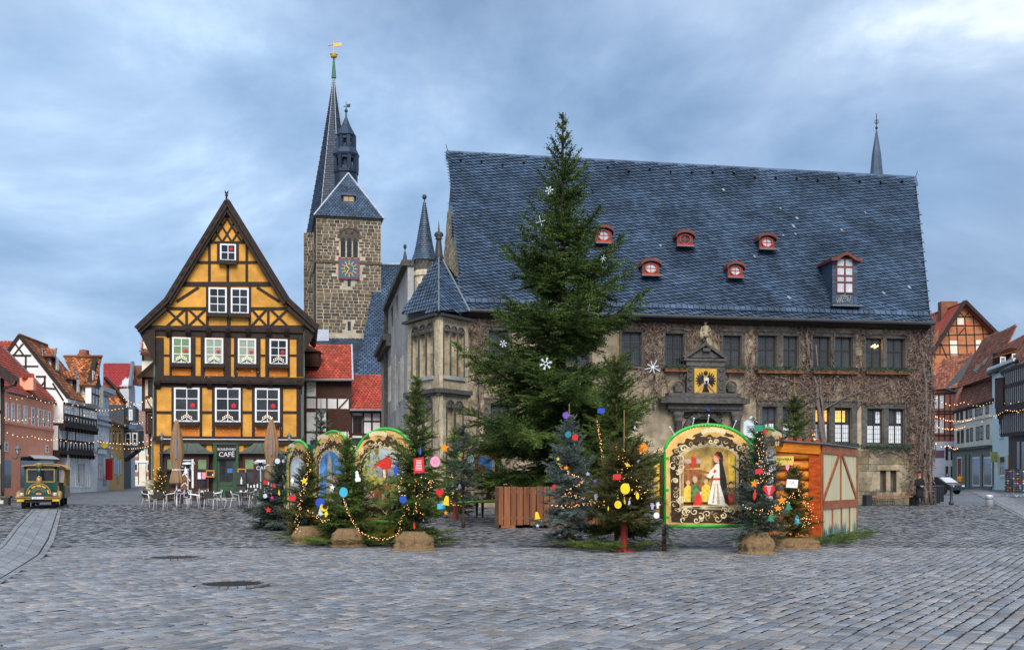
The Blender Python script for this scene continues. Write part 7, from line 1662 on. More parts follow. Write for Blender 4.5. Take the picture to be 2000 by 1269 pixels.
# ------------------------------------------------------------------ ornaments hanging in the small trees
rng=random.Random(31)
def om(n,c,e=0): return mat('ornament '+n,c,rough=.45,var=.12,scale=20,emit=e)
OC=dict(cyan=(.06,.42,.58),blue=(.02,.07,.42),yellow=(.78,.55,.02),orange=(.78,.24,.01),red=(.60,.02,.02),pink=(.72,.30,.42),white=(.74,.74,.76),purple=(.16,.08,.42),green=(.03,.22,.12),lilac=(.42,.36,.62),teal=(.02,.20,.24),silver=(.50,.56,.62),gold=(.62,.42,.05),magenta=(.55,.02,.30),brown=(.22,.09,.04))
def shape(kind,r):
    if kind=='disc': return circ(0,0,r,r*1.06,18)
    if kind=='oval': return circ(0,0,r*.55,r*1.15,16)
    if kind=='star': return [((r if k%2==0 else r*.42)*math.sin(math.pi*k/5),(r if k%2==0 else r*.42)*math.cos(math.pi*k/5)) for k in range(10)]
    if kind=='card': return [(-r*.7,-r),(r*.62,-r*.95),(r*.7,r),(-r*.6,r*.9)]
    if kind=='wide': return [(-r,-r*.72),(r*.98,-r*.6),(r,r*.72),(-r*.95,r*.6)]
    if kind=='heart': return [(0,-r),(r*.85,.05*r),(r*.75,r*.65),(r*.35,r*.8),(0,r*.45),(-r*.4,r*.85),(-r*.8,r*.6),(-r*.82,0)]
    if kind=='bell': return [(-r*.8,-r),(r*.8,-r),(r*.62,-r*.6),(r*.5,r*.4),(r*.25,r),(-r*.25,r),(-r*.5,r*.4),(-r*.62,-r*.6)]
    if kind=='drop': return [(0,-r*1.3),(r*.32,-r*.6),(r*.3,0),(.0,r*1.3),(-r*.3,0),(-r*.32,-r*.6)]
    if kind=='tree': return [(-r*.12,-r),(r*.12,-r),(r*.12,-r*.75),(r*.8,-r*.7),(r*.35,-r*.2),(r*.6,-r*.15),(r*.22,r*.35),(r*.4,r*.4),(0,r*1.1),(-r*.4,r*.4),(-r*.22,r*.35),(-r*.6,-r*.15),(-r*.35,-r*.2),(-r*.8,-r*.7),(-r*.12,-r*.75)]
    if kind=='snowman': return [(-r*.5,-r*1.1),(r*.5,-r*1.1),(r*.62,-r*.6),(r*.35,-r*.1),(r*.42,r*.3),(r*.25,r*.62),(r*.35,r*.95),(0,r*1.25),(-r*.35,r*.95),(-r*.25,r*.62),(-r*.42,r*.3),(-r*.35,-r*.1),(-r*.62,-r*.6)]
    if kind=='hand': return [(-r*.3,-r),(r*.3,-r),(r*.4,-r*.1),(r*.85,.2*r),(r*.75,r*.4),(r*.38,r*.25),(r*.42,r*.95),(r*.25,r),(r*.15,.35*r),(.05*r,r*1.12),(-r*.1,r*1.1),(-r*.1,.35*r),(-r*.32,r),(-r*.46,r*.92),(-r*.3,.2*r),(-r*.6,r*.6),(-r*.7,r*.5),(-r*.4,-r*.2)]
    if kind=='moon': return [(r*math.cos(t),r*math.sin(t)) for t in [2.4+4.4*k/12 for k in range(13)]]+[(.25*r+r*.7*math.cos(t),.2*r+r*.7*math.sin(t)) for t in [6.2-3.6*k/10 for k in range(11)]]
    if kind=='kite': return [(0,-r),(r*.6,0),(0,r),(-r*.6,0)]
    return circ(0,0,r,r)
ORN=[ # px,py,half size px,kind,colour,depth,label
(671,961,9,'disc','cyan',23.0,'turquoise disc on the fir in front of the blue board'),(625,981,8.5,'disc','blue',23.3,'royal blue disc left of the yellow crescent in the left fir'),(633,990,8,'moon','yellow',23.2,'yellow orange crescent with a face in the left firs'),(637,1003,7,'kite','yellow',23.1,'yellow paper shape under the yellow crescent'),(626,999,8,'tree','silver',23.25,'silver white paper tree under the royal blue disc'),
(698,930,9,'snowman','white',23.0,'white paper snowman shape left of the red cloak board'),(787,975,7,'disc','blue',22.8,'dark blue disc low on the tall burlap fir'),(773,918,8,'oval','blue',22.9,'dark blue oval at the left side of the tall burlap fir'),(818,908,15,'card','red',22.9,'large red card with white lines on the tall burlap fir'),(850,901,10,'disc','pink',22.9,'pink disc with a drawn face right of the red card'),(868,874,10,'star','orange',23.4,'orange yellow star near the bay, beside the pink disc'),(872,977,9,'bell','yellow',22.6,'yellow bell at the right edge of the tall burlap fir'),(859,962,9,'heart','red',22.6,'red and orange paper bird above the yellow bell'),(862,988,8,'wide','cyan',22.7,'light blue paper sheet under the yellow bell'),(809,1026,6,'drop','red',22.4,'red drop low on the tall burlap fir'),(821,880,7,'drop','blue',22.9,'thin blue pendant above the red card'),(871,1001,5,'star','orange',22.5,'small blue and orange star below the bell'),
(542,900,5,'disc','silver',25.4,'small silver blue disc at the top of the leftmost spruce'),(553,900,4,'kite','lilac',25.3,'pale lilac paper bird at the top of the leftmost spruce'),(571,938,6,'kite','white',25.2,'white and blue paper bird in the middle of the leftmost spruce'),(594,939,8,'star','yellow',24.2,'lime yellow paper star in the olive burlap spruce'),(519,942,5,'wide','red',25.6,'red paper house on the left side of the leftmost spruce'),(535,948,5,'star','red',25.4,'red star beside the red paper house'),(545,961,5,'drop','yellow',25.2,'thin yellow pendant in the leftmost spruce'),(518,968,4,'disc','silver',25.6,'pale blue disc below the red paper house'),(531,971,4,'star','magenta',25.4,'magenta flower in the leftmost spruce'),(524,995,7,'star','red',25.7,'big red bow at the lower left of the leftmost spruce'),(571,972,7,'wide','red',24.9,'flat red paper strip in the middle of the left spruces'),(649,951,6,'star','white',23.1,'white branching paper snowflake above the royal blue disc'),(676,985,3,'drop','silver',22.9,'thin silver icicle under the snowman shape'),
(920,894,4,'wide','cyan',38.5,'small sky blue square high on the thin fir by the rear board'),(884,945,5,'disc','cyan',38.3,'blue and white ball cluster on the thin fir'),(898,951,6,'kite','lilac',38.2,'lilac origami lantern on the thin fir'),(898,958,5,'kite','orange',38.25,'peach origami lantern below the lilac one'),(909,946,5,'star','teal',38.1,'teal paper star right of the lilac lantern'),(921,974,5,'kite','pink',38.0,'pink and blue origami lantern low on the thin fir'),
(1105,811,6,'disc','purple',23.8,'purple disc at the top of the silvery spruce'),(1123,854,6,'disc','red',23.6,'orange red disc near the top of the silvery spruce'),(1110,848,6,'disc','teal',23.7,'dull blue disc beside the orange red disc'),(1082,949,5,'star','red',23.3,'orange red paper flower left on the silvery spruce'),(1090,896,4,'star','yellow',23.5,'small yellow flower left on the silvery spruce'),(1106,913,5,'star','orange',23.5,'orange star in the middle of the silvery spruce'),(1049,1006,7,'bell','yellow',23.0,'yellow bell at the lower left tip of the silvery spruce'),(1050,1026,4,'star','silver',22.9,'silver star under the lower left yellow bell'),(1148,925,5,'star','lilac',23.3,'lilac flower right of the silvery spruce'),(1162,939,5,'star','purple',23.3,'deep purple flower between the silvery and the tall fir'),(1164,970,6,'hand','silver',23.1,'pale grey paper angel between the silvery and the tall fir'),
(1174,802,7,'wide','blue',24.6,'blue paper rectangle high on the tallest small fir'),(1254,874,10,'disc','orange',24.0,'orange and yellow disc at the right side of the tallest small fir'),(1225,907,5,'star','yellow',22.3,'small yellow star on the bare leader of the olive spruce'),(1221,954,10,'disc','yellow',22.2,'biggest yellow disc in the middle of the olive spruce'),(1245,968,6,'oval','yellow',22.1,'yellow oval right of the biggest yellow disc'),(1207,985,7,'disc','yellow',22.1,'yellow spotted egg at the lower left of the olive spruce'),(1188,992,4,'drop','yellow',22.1,'small yellow pendant at the left edge of the olive spruce'),(1220,978,5,'drop','gold',22.1,'gold pendant below the biggest yellow disc'),(1205,931,8,'wide','red',22.4,'red paper gift above the yellow spotted egg'),(1229,981,4,'oval','lilac',22.0,'small lilac oval right of the gold pendant'),(1274,988,6,'hand','lilac',22.5,'left of two white paper hands beside the arched board'),(1285,986,6,'hand','white',22.6,'right of two white paper hands beside the arched board'),(1282,1006,5.5,'disc','white',22.4,'white disc under the two paper hands'),(1246,900,5,'hand','silver',22.9,'small pale paper angel at the right of the bare leader'),(1240,835,4,'kite','lilac',24.4,'lilac paper bird high on the tallest small fir'),
(1482,836,9,'wide','green',22.2,'green paper shape at the tip of the dark blue spruce'),(1494,843,5,'heart','red',22.1,'small red heart near the tip of the dark blue spruce'),(1473,944,9,'star','orange',21.9,'upper left orange star on the dark blue spruce'),(1474,965,9,'drop','red',21.85,'red candle shaped pendant under the upper left orange star'),(1502,957,13,'heart','red',21.8,'large red heart with white lettering on the dark blue spruce'),(1527,977,10,'star','orange',21.7,'orange glitter star right of the red heart'),(1519,992,8,'star','orange',21.6,'lower orange star left of the green paper tree'),(1540,988,9,'tree','green',21.9,'plain dark green paper tree beside the orange stars'),(1506,1010,9,'tree','green',21.6,'light green paper tree at the foot of the dark blue spruce'),(1557,1015,10,'tree','teal',22.4,'green paper tree with white snow on the bushy spruce'),(1547,944,12,'wide','white',21.9,'white drawing sheet hanging before the orange logs'),(1538,911,6,'oval','pink',22.6,'pink oval beside the brown board by the log hut'),(1570,981,5,'star','orange',22.3,'small orange star on the bushy spruce by the hut'),(1482,920,7,'wide','red',22.1,'dark red cone in the dark blue spruce')]
for px,py,hs,kind,colr,D,lab in ORN:
    s=D/F; r=hs*s; t=thing('ornament',lab,'ornament',P(px,py,D-.35),rng.uniform(-.35,.35),'home made paper ornaments on the small trees')
    MB().prism(shape(kind,r),-.006,.006).build('paper_shape',om(colr,OC[colr]),t,Matrix.Rotation(rng.uniform(-.15,.15),4,'Y'))
    MB().tube([(0,0,r*.85),(rng.uniform(-.01,.01),.12,r*1.7+.05)],.0022,4).build('thread',m_gut,t)
    if kind in('card','heart') and hs>10:
        b=MB()
        for k in range(7): z=r*(.62-.2*k); w=r*(.42 if kind=='card' else .5-.07*k)*rng.uniform(.7,1); b.box(-w,w,-.0095,-.0065,z-r*.035,z+r*.035)
        b.build('white_lines',m_white,t)['kind']='stuff'
    if lab.startswith(('pink disc','yellow orange','yellow spotted','green paper tree','white drawing')):
        b=MB()
        for k in range(9): x,z=rng.uniform(-.45,.45)*r,rng.uniform(-.5,.45)*r; b.box(x-r*.06,x+r*.06,-.009,-.0065,z-r*.05,z+r*.05)
        b.build('drawn_marks',m_white if 'tree' in lab else om('brown',OC['brown']),t)['kind']='stuff'
m_sno=mat('white snowflake plastic',(.72,.78,.85),rough=.4,var=.05)
def snow(px,py,hp,D,label,n=6,thin=False):
    s=D/F; r=hp*s; t=thing('snowflake',label,'snowflake',P(px,py,D),rng.uniform(-.2,.2),'white snowflake decorations on the tall fir'); b=MB()
    for k in range(n):
        a=2*math.pi*k/n+.26; c,d=math.cos(a),math.sin(a); l=r*(1.35 if thin and k%3==1 else 1)
        b.tube([(c*r*.0 if thin else c*r*.3,0,d*r*.0 if thin else d*r*.3),(c*l,0,d*l)],r*.06,5)
        if not thin:
            for q in (.6,.82):
                for sg in (1,-1): a2=a+sg*.8; b.tube([(c*r*q,0,d*r*q),(c*r*q+math.cos(a2)*r*.25,0,d*r*q+math.sin(a2)*r*.25)],r*.05,4)
    if not thin: b.tube([(math.cos(i*.524)*r*.3,0,math.sin(i*.524)*r*.3) for i in range(13)],r*.06,5)
    b.build('flake',m_sno,t)
snow(1066,710,12,31.9,'large white snowflake in the middle of the tall fir'); snow(1275,717,12,33.2,'thin white star with long rays at the right tip of the tall fir',8,True)
snow(983,671,7,32.6,'small white snowflake on the left side of the tall fir'); snow(1073,372,8,34.4,'white snowflake high on the left of the tall fir top'); snow(1056,433,9,34.0,'upright thin white star left of the upper tall fir',4,True); snow(1178,505,6,33.6,'small pale star right of the upper tall fir',6,True); snow(1150,600,5,33.0,'tiny white star at the right middle of the tall fir',6,True)
# ------------------------------------------------------------------ strings of lights
m_bulb=mat('warm light bulb',(1,.50,.20),emit=1.5,var=.02); m_cable=mat('dark light cable',(.02,.03,.02))
def octab(V,Fq,c,r):
    k=len(V); V+=[(c[0]+r,c[1],c[2]),(c[0]-r,c[1],c[2]),(c[0],c[1]+r,c[2]),(c[0],c[1]-r,c[2]),(c[0],c[1],c[2]+r),(c[0],c[1],c[2]-r)]
    Fq+=[(k+a,k+b,k+c2) for a,b,c2 in ((0,2,4),(2,1,4),(1,3,4),(3,0,4),(2,0,5),(1,2,5),(3,1,5),(0,3,5))]
def lights(label,pts,n,rad,sag=0.0,scatter=0.0,grp='strings of warm lights',cable=True,bulbm=None):
    q=[P(*p) for p in pts]; L=[0]
    for i in range(len(q)-1): L.append(L[-1]+(q[i+1]-q[i]).length)
    def at(t):
        d=t*L[-1]; i=0
        while i<len(q)-2 and L[i+1]<d: i+=1
        f=(d-L[i])/max(1e-6,L[i+1]-L[i]); p=q[i].lerp(q[i+1],f); p.z-=sag*4*f*(1-f); return p
    rad*=.5; n=max(4,int(n*.72))
    t=thing('light_string',label,'string lights',at(0),0,grp); o=at(0); V=[];Fq=[]
    for k in range(n):
        p=at((k+.5)/n)-o+Vector((rng.uniform(-1,1),rng.uniform(-1,.4),rng.uniform(-1,1)))*scatter; octab(V,Fq,p,rad*rng.uniform(.8,1.2))
    newobj('bulbs',npmesh('bulbs',V,Fq,bulbm or m_bulb),t)['kind']='stuff'
    if cable: MB().tube([at(k/24)-o+Vector((0,.01,rad*.8)) for k in range(25)],rad*.22,4).build('cable',m_cable,t)
G1='strings of lights across the left street'; G2='strings of lights across the right street'; G3='fairy lights wound into the small trees'
for i,(pts,n,sag,lab) in enumerate(([[(2,768,66),(60,770,75),(116,782,88),(180,785,98)],26,.35,'highest light string along the eaves of the salmon house'],[[(4,814,64),(70,812,78),(128,818,88)],20,.25,'light string across the middle of the salmon house wall'],[[(9,842,62),(60,851,68),(114,857,78)],20,.15,'light string just above the awning of the salmon house'],[[(114,857,78),(190,861,88),(300,858,72)],34,.25,'light string crossing the street above the jettied timber house'],[[(110,817,85),(185,800,92),(300,775,72)],30,.35,'light string rising from the timber house to the cafe house'],[[(185,780,98),(240,776,105),(300,790,73)],18,.3,'topmost far light string before the dark red roof'],[[(215,827,110),(255,826,100),(300,812,73)],18,.25,'light string in front of the dark oriel'],[[(210,872,108),(255,876,95),(298,868,74)],22,.1,'lowest light string near the street bend'])): lights(lab,pts,n,.065 if i!=3 else .075,sag,.02,G1)
for pts,n,sag,lab in ([[(1823,773,60),(1880,784,85),(1935,783,112),(2010,776,90)],30,.4,'highest light string from the town hall corner over the right street'],[[(1824,812,60),(1900,817,95),(2010,798,92)],34,.3,'second light string over the cream shop house'],[[(1826,832,62),(1885,832,110),(1938,812,112)],26,.25,'third light string along the ledge of the cream house'],[[(1824,862,59),(1850,868,70),(1872,874,100)],16,.2,'short tangled light string by the town hall corner'],[[(1930,812,110),(1965,800,100),(2010,795,88)],24,.2,'light string draped on the carved corner oriel']): lights(lab,pts,n,.07,sag,.05,G2)
def fairy(label,pts,n,sc_=.05,rad=.013,D=None): lights(label,pts,n,rad,0,sc_,G3,False)
fairy('fairy lights running down the front of the olive burlap spruce',[(600,880,24.0),(605,915,23.7),(595,945,23.4),(586,985,23.2),(579,1030,22.9),(583,1040,22.9)],90)
fairy('fairy lights sagging from the middle burlap fir to the right burlap sack',[(671,972,22.9),(682,1005,22.7),(700,1035,22.6),(725,1050,22.6),(745,1053,22.6),(775,1046,22.6),(784,1030,22.6)],90,.025)
fairy('fairy lights between the left olive spruce and the middle fir',[(600,995,23.3),(620,1010,23.2),(633,1018,23.1),(645,1015,23.1)],30,.03)
fairy('fairy lights climbing the arch of the blue fairy tale board',[(640,868,26.2),(650,853,26.2),(665,846,26),(680,850,26),(690,872,25.8)],40,.03)
fairy('fairy lights across the middle of the tall burlap fir',[(800,945,22.7),(825,938,22.6),(850,941,22.6),(835,960,22.6),(806,985,22.6),(826,1010,22.5)],60,.08)
fairy('fairy lights on the left side of the tall burlap fir',[(783,930,22.8),(778,955,22.8),(790,975,22.7),(800,1000,22.6),(775,1020,22.6)],40,.06)
fairy('fairy lights round the thin fir by the rear board',[(880,925,38.2),(895,962,38),(912,970,38),(882,962,38.1),(880,985,38),(900,990,38)],60,.06,.022)
fairy('fairy lights circling the silvery blue spruce',[(1090,905,23.3),(1112,925,23.2),(1140,938,23.2),(1100,965,23.0),(1135,972,22.9),(1175,985,22.8),(1200,960,22.8)],110,.05)
fairy('second row of fairy lights low on the silvery blue spruce',[(1078,988,23),(1095,988,22.9),(1115,990,22.8),(1140,985,22.8),(1165,981,22.8)],45,.03)
fairy('fairy lights falling down the left side of the tallest small fir',[(1168,822,24.4),(1171,845,24.2),(1174,875,24),(1178,905,23.8),(1184,918,23.7)],55,.03)
fairy('fairy lights round the bare leader of the olive spruce',[(1205,870,22.6),(1215,895,22.4),(1235,905,22.3),(1210,935,22.3),(1240,945,22.2),(1260,965,22.2),(1200,965,22.2)],90,.1)
fairy('fairy lights between the tallest small fir and the arched board',[(1235,883,23.8),(1262,886,23.5),(1280,881,23.3),(1296,876,23)],24,.02)
fairy('fairy lights along the top of the big green arch',[(1300,880,22.85),(1320,855,22.85),(1350,836,22.85),(1383,828,22.85),(1420,836,22.85),(1450,858,22.85),(1468,884,22.9)],50,.015,.01)
fairy('fairy lights spiralling up the leader of the dark blue spruce',[(1475,870,22.3),(1490,885,22.2),(1480,905,22.1),(1495,925,22),(1475,940,22),(1505,930,22),(1488,860,22.3),(1478,835,22.4)],110,.07)
fairy('fairy lights low in the dark blue spruce',[(1452,990,22),(1475,1000,21.8),(1500,1000,21.7),(1530,985,21.8),(1555,960,22),(1500,1012,21.7)],70,.07)
fairy('fairy lights in the bushy spruce by the log hut',[(1560,960,22.6),(1585,1000,22.4),(1560,1020,22.3),(1590,1022,22.4),(1575,1005,22.3)],60,.1)
fairy('bunch of lights on the hut roof edge',[(1590,842,25.2),(1588,850,25.2),(1592,862,25.2)],20,.04)
fairy('fairy lights on the small fir at the cafe corner',[(313,912,61),(304,925,61),(322,935,61),(306,948,60.8),(320,955,60.8)],26,.25,.035)
u0,z0=yh.uz(335,840,V1-.45)
fairy('warm light dots under the first floor windows of the yellow house',[(335,838,67.6),(400,842,67.8),(480,838,68.4),(548,842,69)],60,.22,.02); fairy('warm light dots under the second floor windows of the yellow house',[(395,735,67.5),(440,728,67.7),(490,732,68.1),(545,735,68.4)],50,.28,.02)
# wire on the tall fir
t=thing('light_string','thin dark cable with tiny white lamps sagging round the tall fir','string lights',bp,0,'strings of warm lights'); V=[];Fq=[];b=MB()
m_cold=mat('cold white lamp',(.85,.92,1),emit=1.2)
for (z,rr,a0) in ((3.1,3.1,-2.9),(5.0,2.5,-2.7),(7.0,1.7,-2.8),(9.0,1.0,-2.6)):
    p=[(rr*math.cos(a0+k*.16),rr*math.sin(a0+k*.16)*1.0,z-.25*math.sin(k*.8)) for k in range(16)]; b.tube(p,.012,4)
    for k in range(2,16,5): octab(V,Fq,p[k],.012)
b.build('cable',m_cable,t)['kind']='stuff'; newobj('bulbs',npmesh('bulbs',V,Fq,m_cold),t)['kind']='stuff'
# ------------------------------------------------------------------ cafe terrace
m_alu=mat('brushed aluminium tube',(.74,.75,.77),rough=.35,metal=.4,var=.08); m_rat=mat('dark woven seat',(.045,.035,.03),rough=.7,var=.35,scale=40)
m_umb=mat('taupe parasol cloth',(.26,.155,.085),rough=.9,var=.15,scale=3); m_teal2=mat('teal blanket',(.01,.09,.10))
def chair(px,py,rz,label):
    t=thing('bistro_chair',label,'chair',pl(px,py),rz,'aluminium bistro chairs on the cafe terrace')
    MB().box(-.21,.21,-.21,.2,.425,.45).build('seat',m_rat,t)
    b=MB(); n=7
    pts=[(.23*math.sin(a),.2+.05*math.cos(a)) for a in [R(-75+150*k/n) for k in range(n+1)]]
    for i in range(n): (x0,y0),(x1,y1)=pts[i],pts[i+1]; b.add([(x0,y0,.5),(x1,y1,.5),(x1,y1+.05,.84),(x0,y0+.05,.84),(x0,y0+.02,.5),(x1,y1+.02,.5),(x1,y1+.07,.84),(x0,y0+.07,.84)],[(0,1,2,3),(7,6,5,4),(3,2,6,7),(0,4,5,1)])
    b.build('backrest',m_rat,t)
    for sx in (-1,1):
        MB().tube([(sx*.25,-.25,0),(sx*.24,-.2,.45),(sx*.25,-.17,.64),(sx*.26,.0,.67),(sx*.25,.2,.7),(sx*.22,.25,.84)],.021,6).build('armrest',m_alu,t,smooth=True)
        MB().tube([(sx*.22,.3,0),(sx*.21,.18,.44),(sx*.22,.24,.84)],.021,6).build('leg',m_alu,t,smooth=True)
    MB().tube([(-.24,-.2,.42),(.24,-.2,.42)],.014,5).tube([(-.21,.18,.42),(.21,.18,.42)],.014,5).build('seat_frame',m_alu,t)
    return t
for px,py,rz,lab in ((291,991,1.2,'leftmost bistro chair of the terrace, turned to the right'),(313,995,3.14,'bistro chair seen from behind left of the left parasol pole'),(333,990,-1.3,'bistro chair just left of the left parasol pole'),(356,989,-.9,'bistro chair just right of the left parasol pole'),(379,993,1.7,'bistro chair facing right before the left bay'),(411,994,3.1,'bistro chair seen from behind left of the green door'),(424,988,-1.2,'bistro chair in front of the green door'),(454,992,2.4,'bistro chair seen from behind right of the green door'),(498,992,-1.6,'bistro chair facing left before the right bay'),(485,985,-.4,'farther bistro chair behind the right bay table'),(398,984,.3,'farther bistro chair at the wall left of the door'),(512,984,.6,'rightmost bistro chair half hidden by the leftmost spruce')): chair(px,py,rz,lab)
def table(px,py,label,cloth=False):
    t=thing('bistro_table',label,'table',pl(px,py),rng.uniform(0,1),'round bistro tables on the cafe terrace')
    MB().lathe([(.36,.715),(.37,.72),(.37,.735),(.36,.74)],24).build('tabletop',mat('table laminate',(.30,.24,.2),rough=.3),t); MB().lathe([(.035,.04),(.03,.3),(.03,.715)],10).build('column',m_gut,t)
    b=MB()
    for k in range(4): a=k*1.571+.4; b.tube([(0,0,.1),(.18*math.cos(a),.18*math.sin(a),.07),(.32*math.cos(a),.32*math.sin(a),.015)],.02,5)
    b.build('foot',m_gut,t); b=MB()
    for k in range(3): a=rng.uniform(0,6.28); b.lathe([(.03,.742),(.035,.8),(.03,.82)],8,(.18*math.cos(a),.18*math.sin(a),0))
    o=b.build('glassware',m_white,None); o.matrix_basis=t.matrix_basis.copy(); tag(o,'small white crockery on the '+label,'crockery','crockery on the terrace tables')
for px,py,lab in ((302,988,'leftmost round terrace table'),(346,985,'round table behind the left parasol pole'),(396,989,'round table between the door and the left bay'),(474,989,'round table right of the green door'),(505,983,'round table partly behind the leftmost spruce')): table(px,py,lab)
def parasol(px,pyb,ptop,pcloth,ptie,wpx,label,seed):
    D=GD(pyb); s=D/F; z=lambda p:CZ+(HY-p)*s; t=thing('closed_parasol',label,'parasol',pl(px,pyb),0,'closed taupe parasols of the cafe'); r=wpx*s/2; rr=random.Random(seed); ph=rr.uniform(0,6)
    jit=lambda a,zz:1.06-.26*abs(math.sin(4*a+ph+zz*.35))+.08*math.sin(11*a-zz*.8)
    zt_,zb_,zm=z(ptop),z(pcloth),z(ptie); H_=zt_-zm
    MB().lathe([(r*.9,zb_),(r*1.0,zb_+.06),(r*.82,zb_+(zm-zb_)*.55),(r*.62,zm-.03),(r*.58,zm+.03),(r*.85,zm+H_*.18),(r*1.0,zm+H_*.34),(r*.92,zm+H_*.5),(r*.7,zm+H_*.72),(r*.42,zm+H_*.9),(r*.28,zt_-.06),(r*.12,zt_)],42,jit=jit).build('cloth',m_umb,t,smooth=True)
    MB().lathe([(.035,0),(.032,zb_+.3)],10).build('pole',m_white,t); MB().lathe([(.02,zt_-.1),(.03,zt_),(.015,zt_+.06)],8).build('finial',m_white,t)
    MB().lathe([(r*.64,zm-.02),(r*.66,zm),(r*.62,zm+.025)],24,jit=jit).build('tie',m_white,t); MB().box(-.2,.2,-.2,.2,0,.04).build('base_slab',m_ashd,t)
    MB().box(r*.12,r*.32,-r*1.06,-r*.98,zm+H_*.22,zm+H_*.62).build('printed_patch',mat('faded blue print',(.16,.19,.28),var=.3,scale=16),t)
parasol(345,990,820,944,917,27,'left closed taupe parasol tied at the waist before the yellow house',1); parasol(530,989,818,939,908,29,'right closed taupe parasol tied at the waist beside the leftmost spruce',2)
def heater(px,pyb,ptop,label):
    D=GD(pyb); s=D/F; H_=(925-ptop)*s+1.65; t=thing('patio_heater',label,'patio heater',pl(px,pyb),0,'mushroom patio heaters of the cafe')
    MB().lathe([(.01,H_+.05),(.2,H_+.02),(.40,H_-.08),(.41,H_-.1),(.2,H_-.06)],20).build('hood',m_alu,t,smooth=True); MB().lathe([(.11,H_-.32),(.11,H_-.12)],14).build('burner',m_gut,t); MB().lathe([(.03,.75),(.03,H_-.3)],8).build('pole',m_alu,t); MB().lathe([(.23,0),(.23,.72),(.2,.77)],18).build('tank_cover',m_alu,t)
heater(367,984,903,'left patio heater beside the gingerbread house'); heater(509,983,899,'right patio heater before the right bay')
t=thing('gingerbread_house','brown gingerbread house figure with white icing on a barrel by the left bay','decoration',pl(363,982)); s=GD(982)/F
MB().lathe([(.28,0),(.31,.4),(.28,.78)],14).build('barrel',m_bt,t); MB().box(-.24,.24,-.2,.2,.785,1.25).prism([(-.3,1.25),(.3,1.25),(0,1.7)],-.24,.24).build('body',mat('gingerbread brown',(.2,.09,.04)),t)
b=MB(); b.beam((-.32,1.24),(0,1.7),.05,-.27,-.245); b.beam((.32,1.24),(0,1.7),.05,-.27,-.245); b.beam((-.2,.95),(0,1.15),.04,-.23,-.203); b.beam((.2,.95),(0,1.15),.04,-.23,-.203); b.build('icing',m_white,t); MB().lathe([(.13,1.66),(.02,2.05)],10).build('white_peak',m_white,t)
t=thing('bottle_display','narrow dark cabinet with a white labelled bottle right of the green door','cabinet',yh.W@Vector((yh.uz(472,975,-.8)[0],-.95,0)),yh.rz); MB().box(-.28,.28,-.15,.2,0,1.75).build('cabinet',m_gut,t); MB().box(-.34,.34,-.22,.2,.95,1.0).build('shelf',m_bt,t); MB().lathe([(.06,1.0),(.06,1.25),(.025,1.35),(.025,1.45)],10,(0,-.17,0)).build('bottle',m_white,t)
t=thing('dessert_stand','white cups and figures lined on the sill of the right bay','crockery',yh.W@Vector((yh.uz(487,958,-.8)[0],-.78,.76)),yh.rz)
for k in range(6): MB().lathe([(.05,0),(.06,.1),(.04,.16+.05*(k%3))],8,(-.5+k*.2,0,0)).build('cup',m_white,t)
def lantern(px,ptop,pbot,D,label,arm=0,grp='old style street lanterns'):
    s=D/F; t=thing('wall_lantern',label,'lantern',P(px,pbot,D),0,grp); h=(pbot-ptop)*s
    MB().lathe([(.12*h,.0),(.26*h,.5*h)],6).build('glass',m_glassl,t); MB().lathe([(.36*h,.5*h),(.3*h,.58*h),(.12*h,.78*h),(.05*h,.85*h),(.06*h,.92*h),(.005,h)],12).build('cap',m_zinc,t); MB().lathe([(.14*h,-.06*h),(.14*h,0)],8).build('bottom',m_gut,t)
    b=MB()
    for k in range(6): a=k*1.047; b.tube([(.12*h*math.cos(a),.12*h*math.sin(a),0),(.27*h*math.cos(a),.27*h*math.sin(a),.5*h)],.02*h,4)
    b.build('bars',m_gut,t)['kind']='stuff'
    if arm: MB().tube([(0,0,-.06*h),(0,0,-.3*h),(arm*.4,.2,-.5*h),(arm,.5,-.4*h)],.03,5).build('bracket',m_gut,t)
    return t
for px,lab in ((316,'lantern at the left corner of the cafe ground floor'),(565,'lantern at the right end of the cafe ground floor')):
    t=lantern(px,843,859,67.0 if px<400 else 68.2,lab); MB().tube([(0,0,-.03),(0,0,-4.1)],.05,6).build('post',m_gut,t)
lantern(35,866,886,73,'lantern with a bracket beside the awning of the salmon house',-.6); lantern(186,875,890,99,'lantern on a bracket at the grey white house',-.8); lantern(219,879,893,104,'lantern on the straw yellow house front',-.5); lantern(1822,852,858,57,'tiny white lamp at the town hall corner')
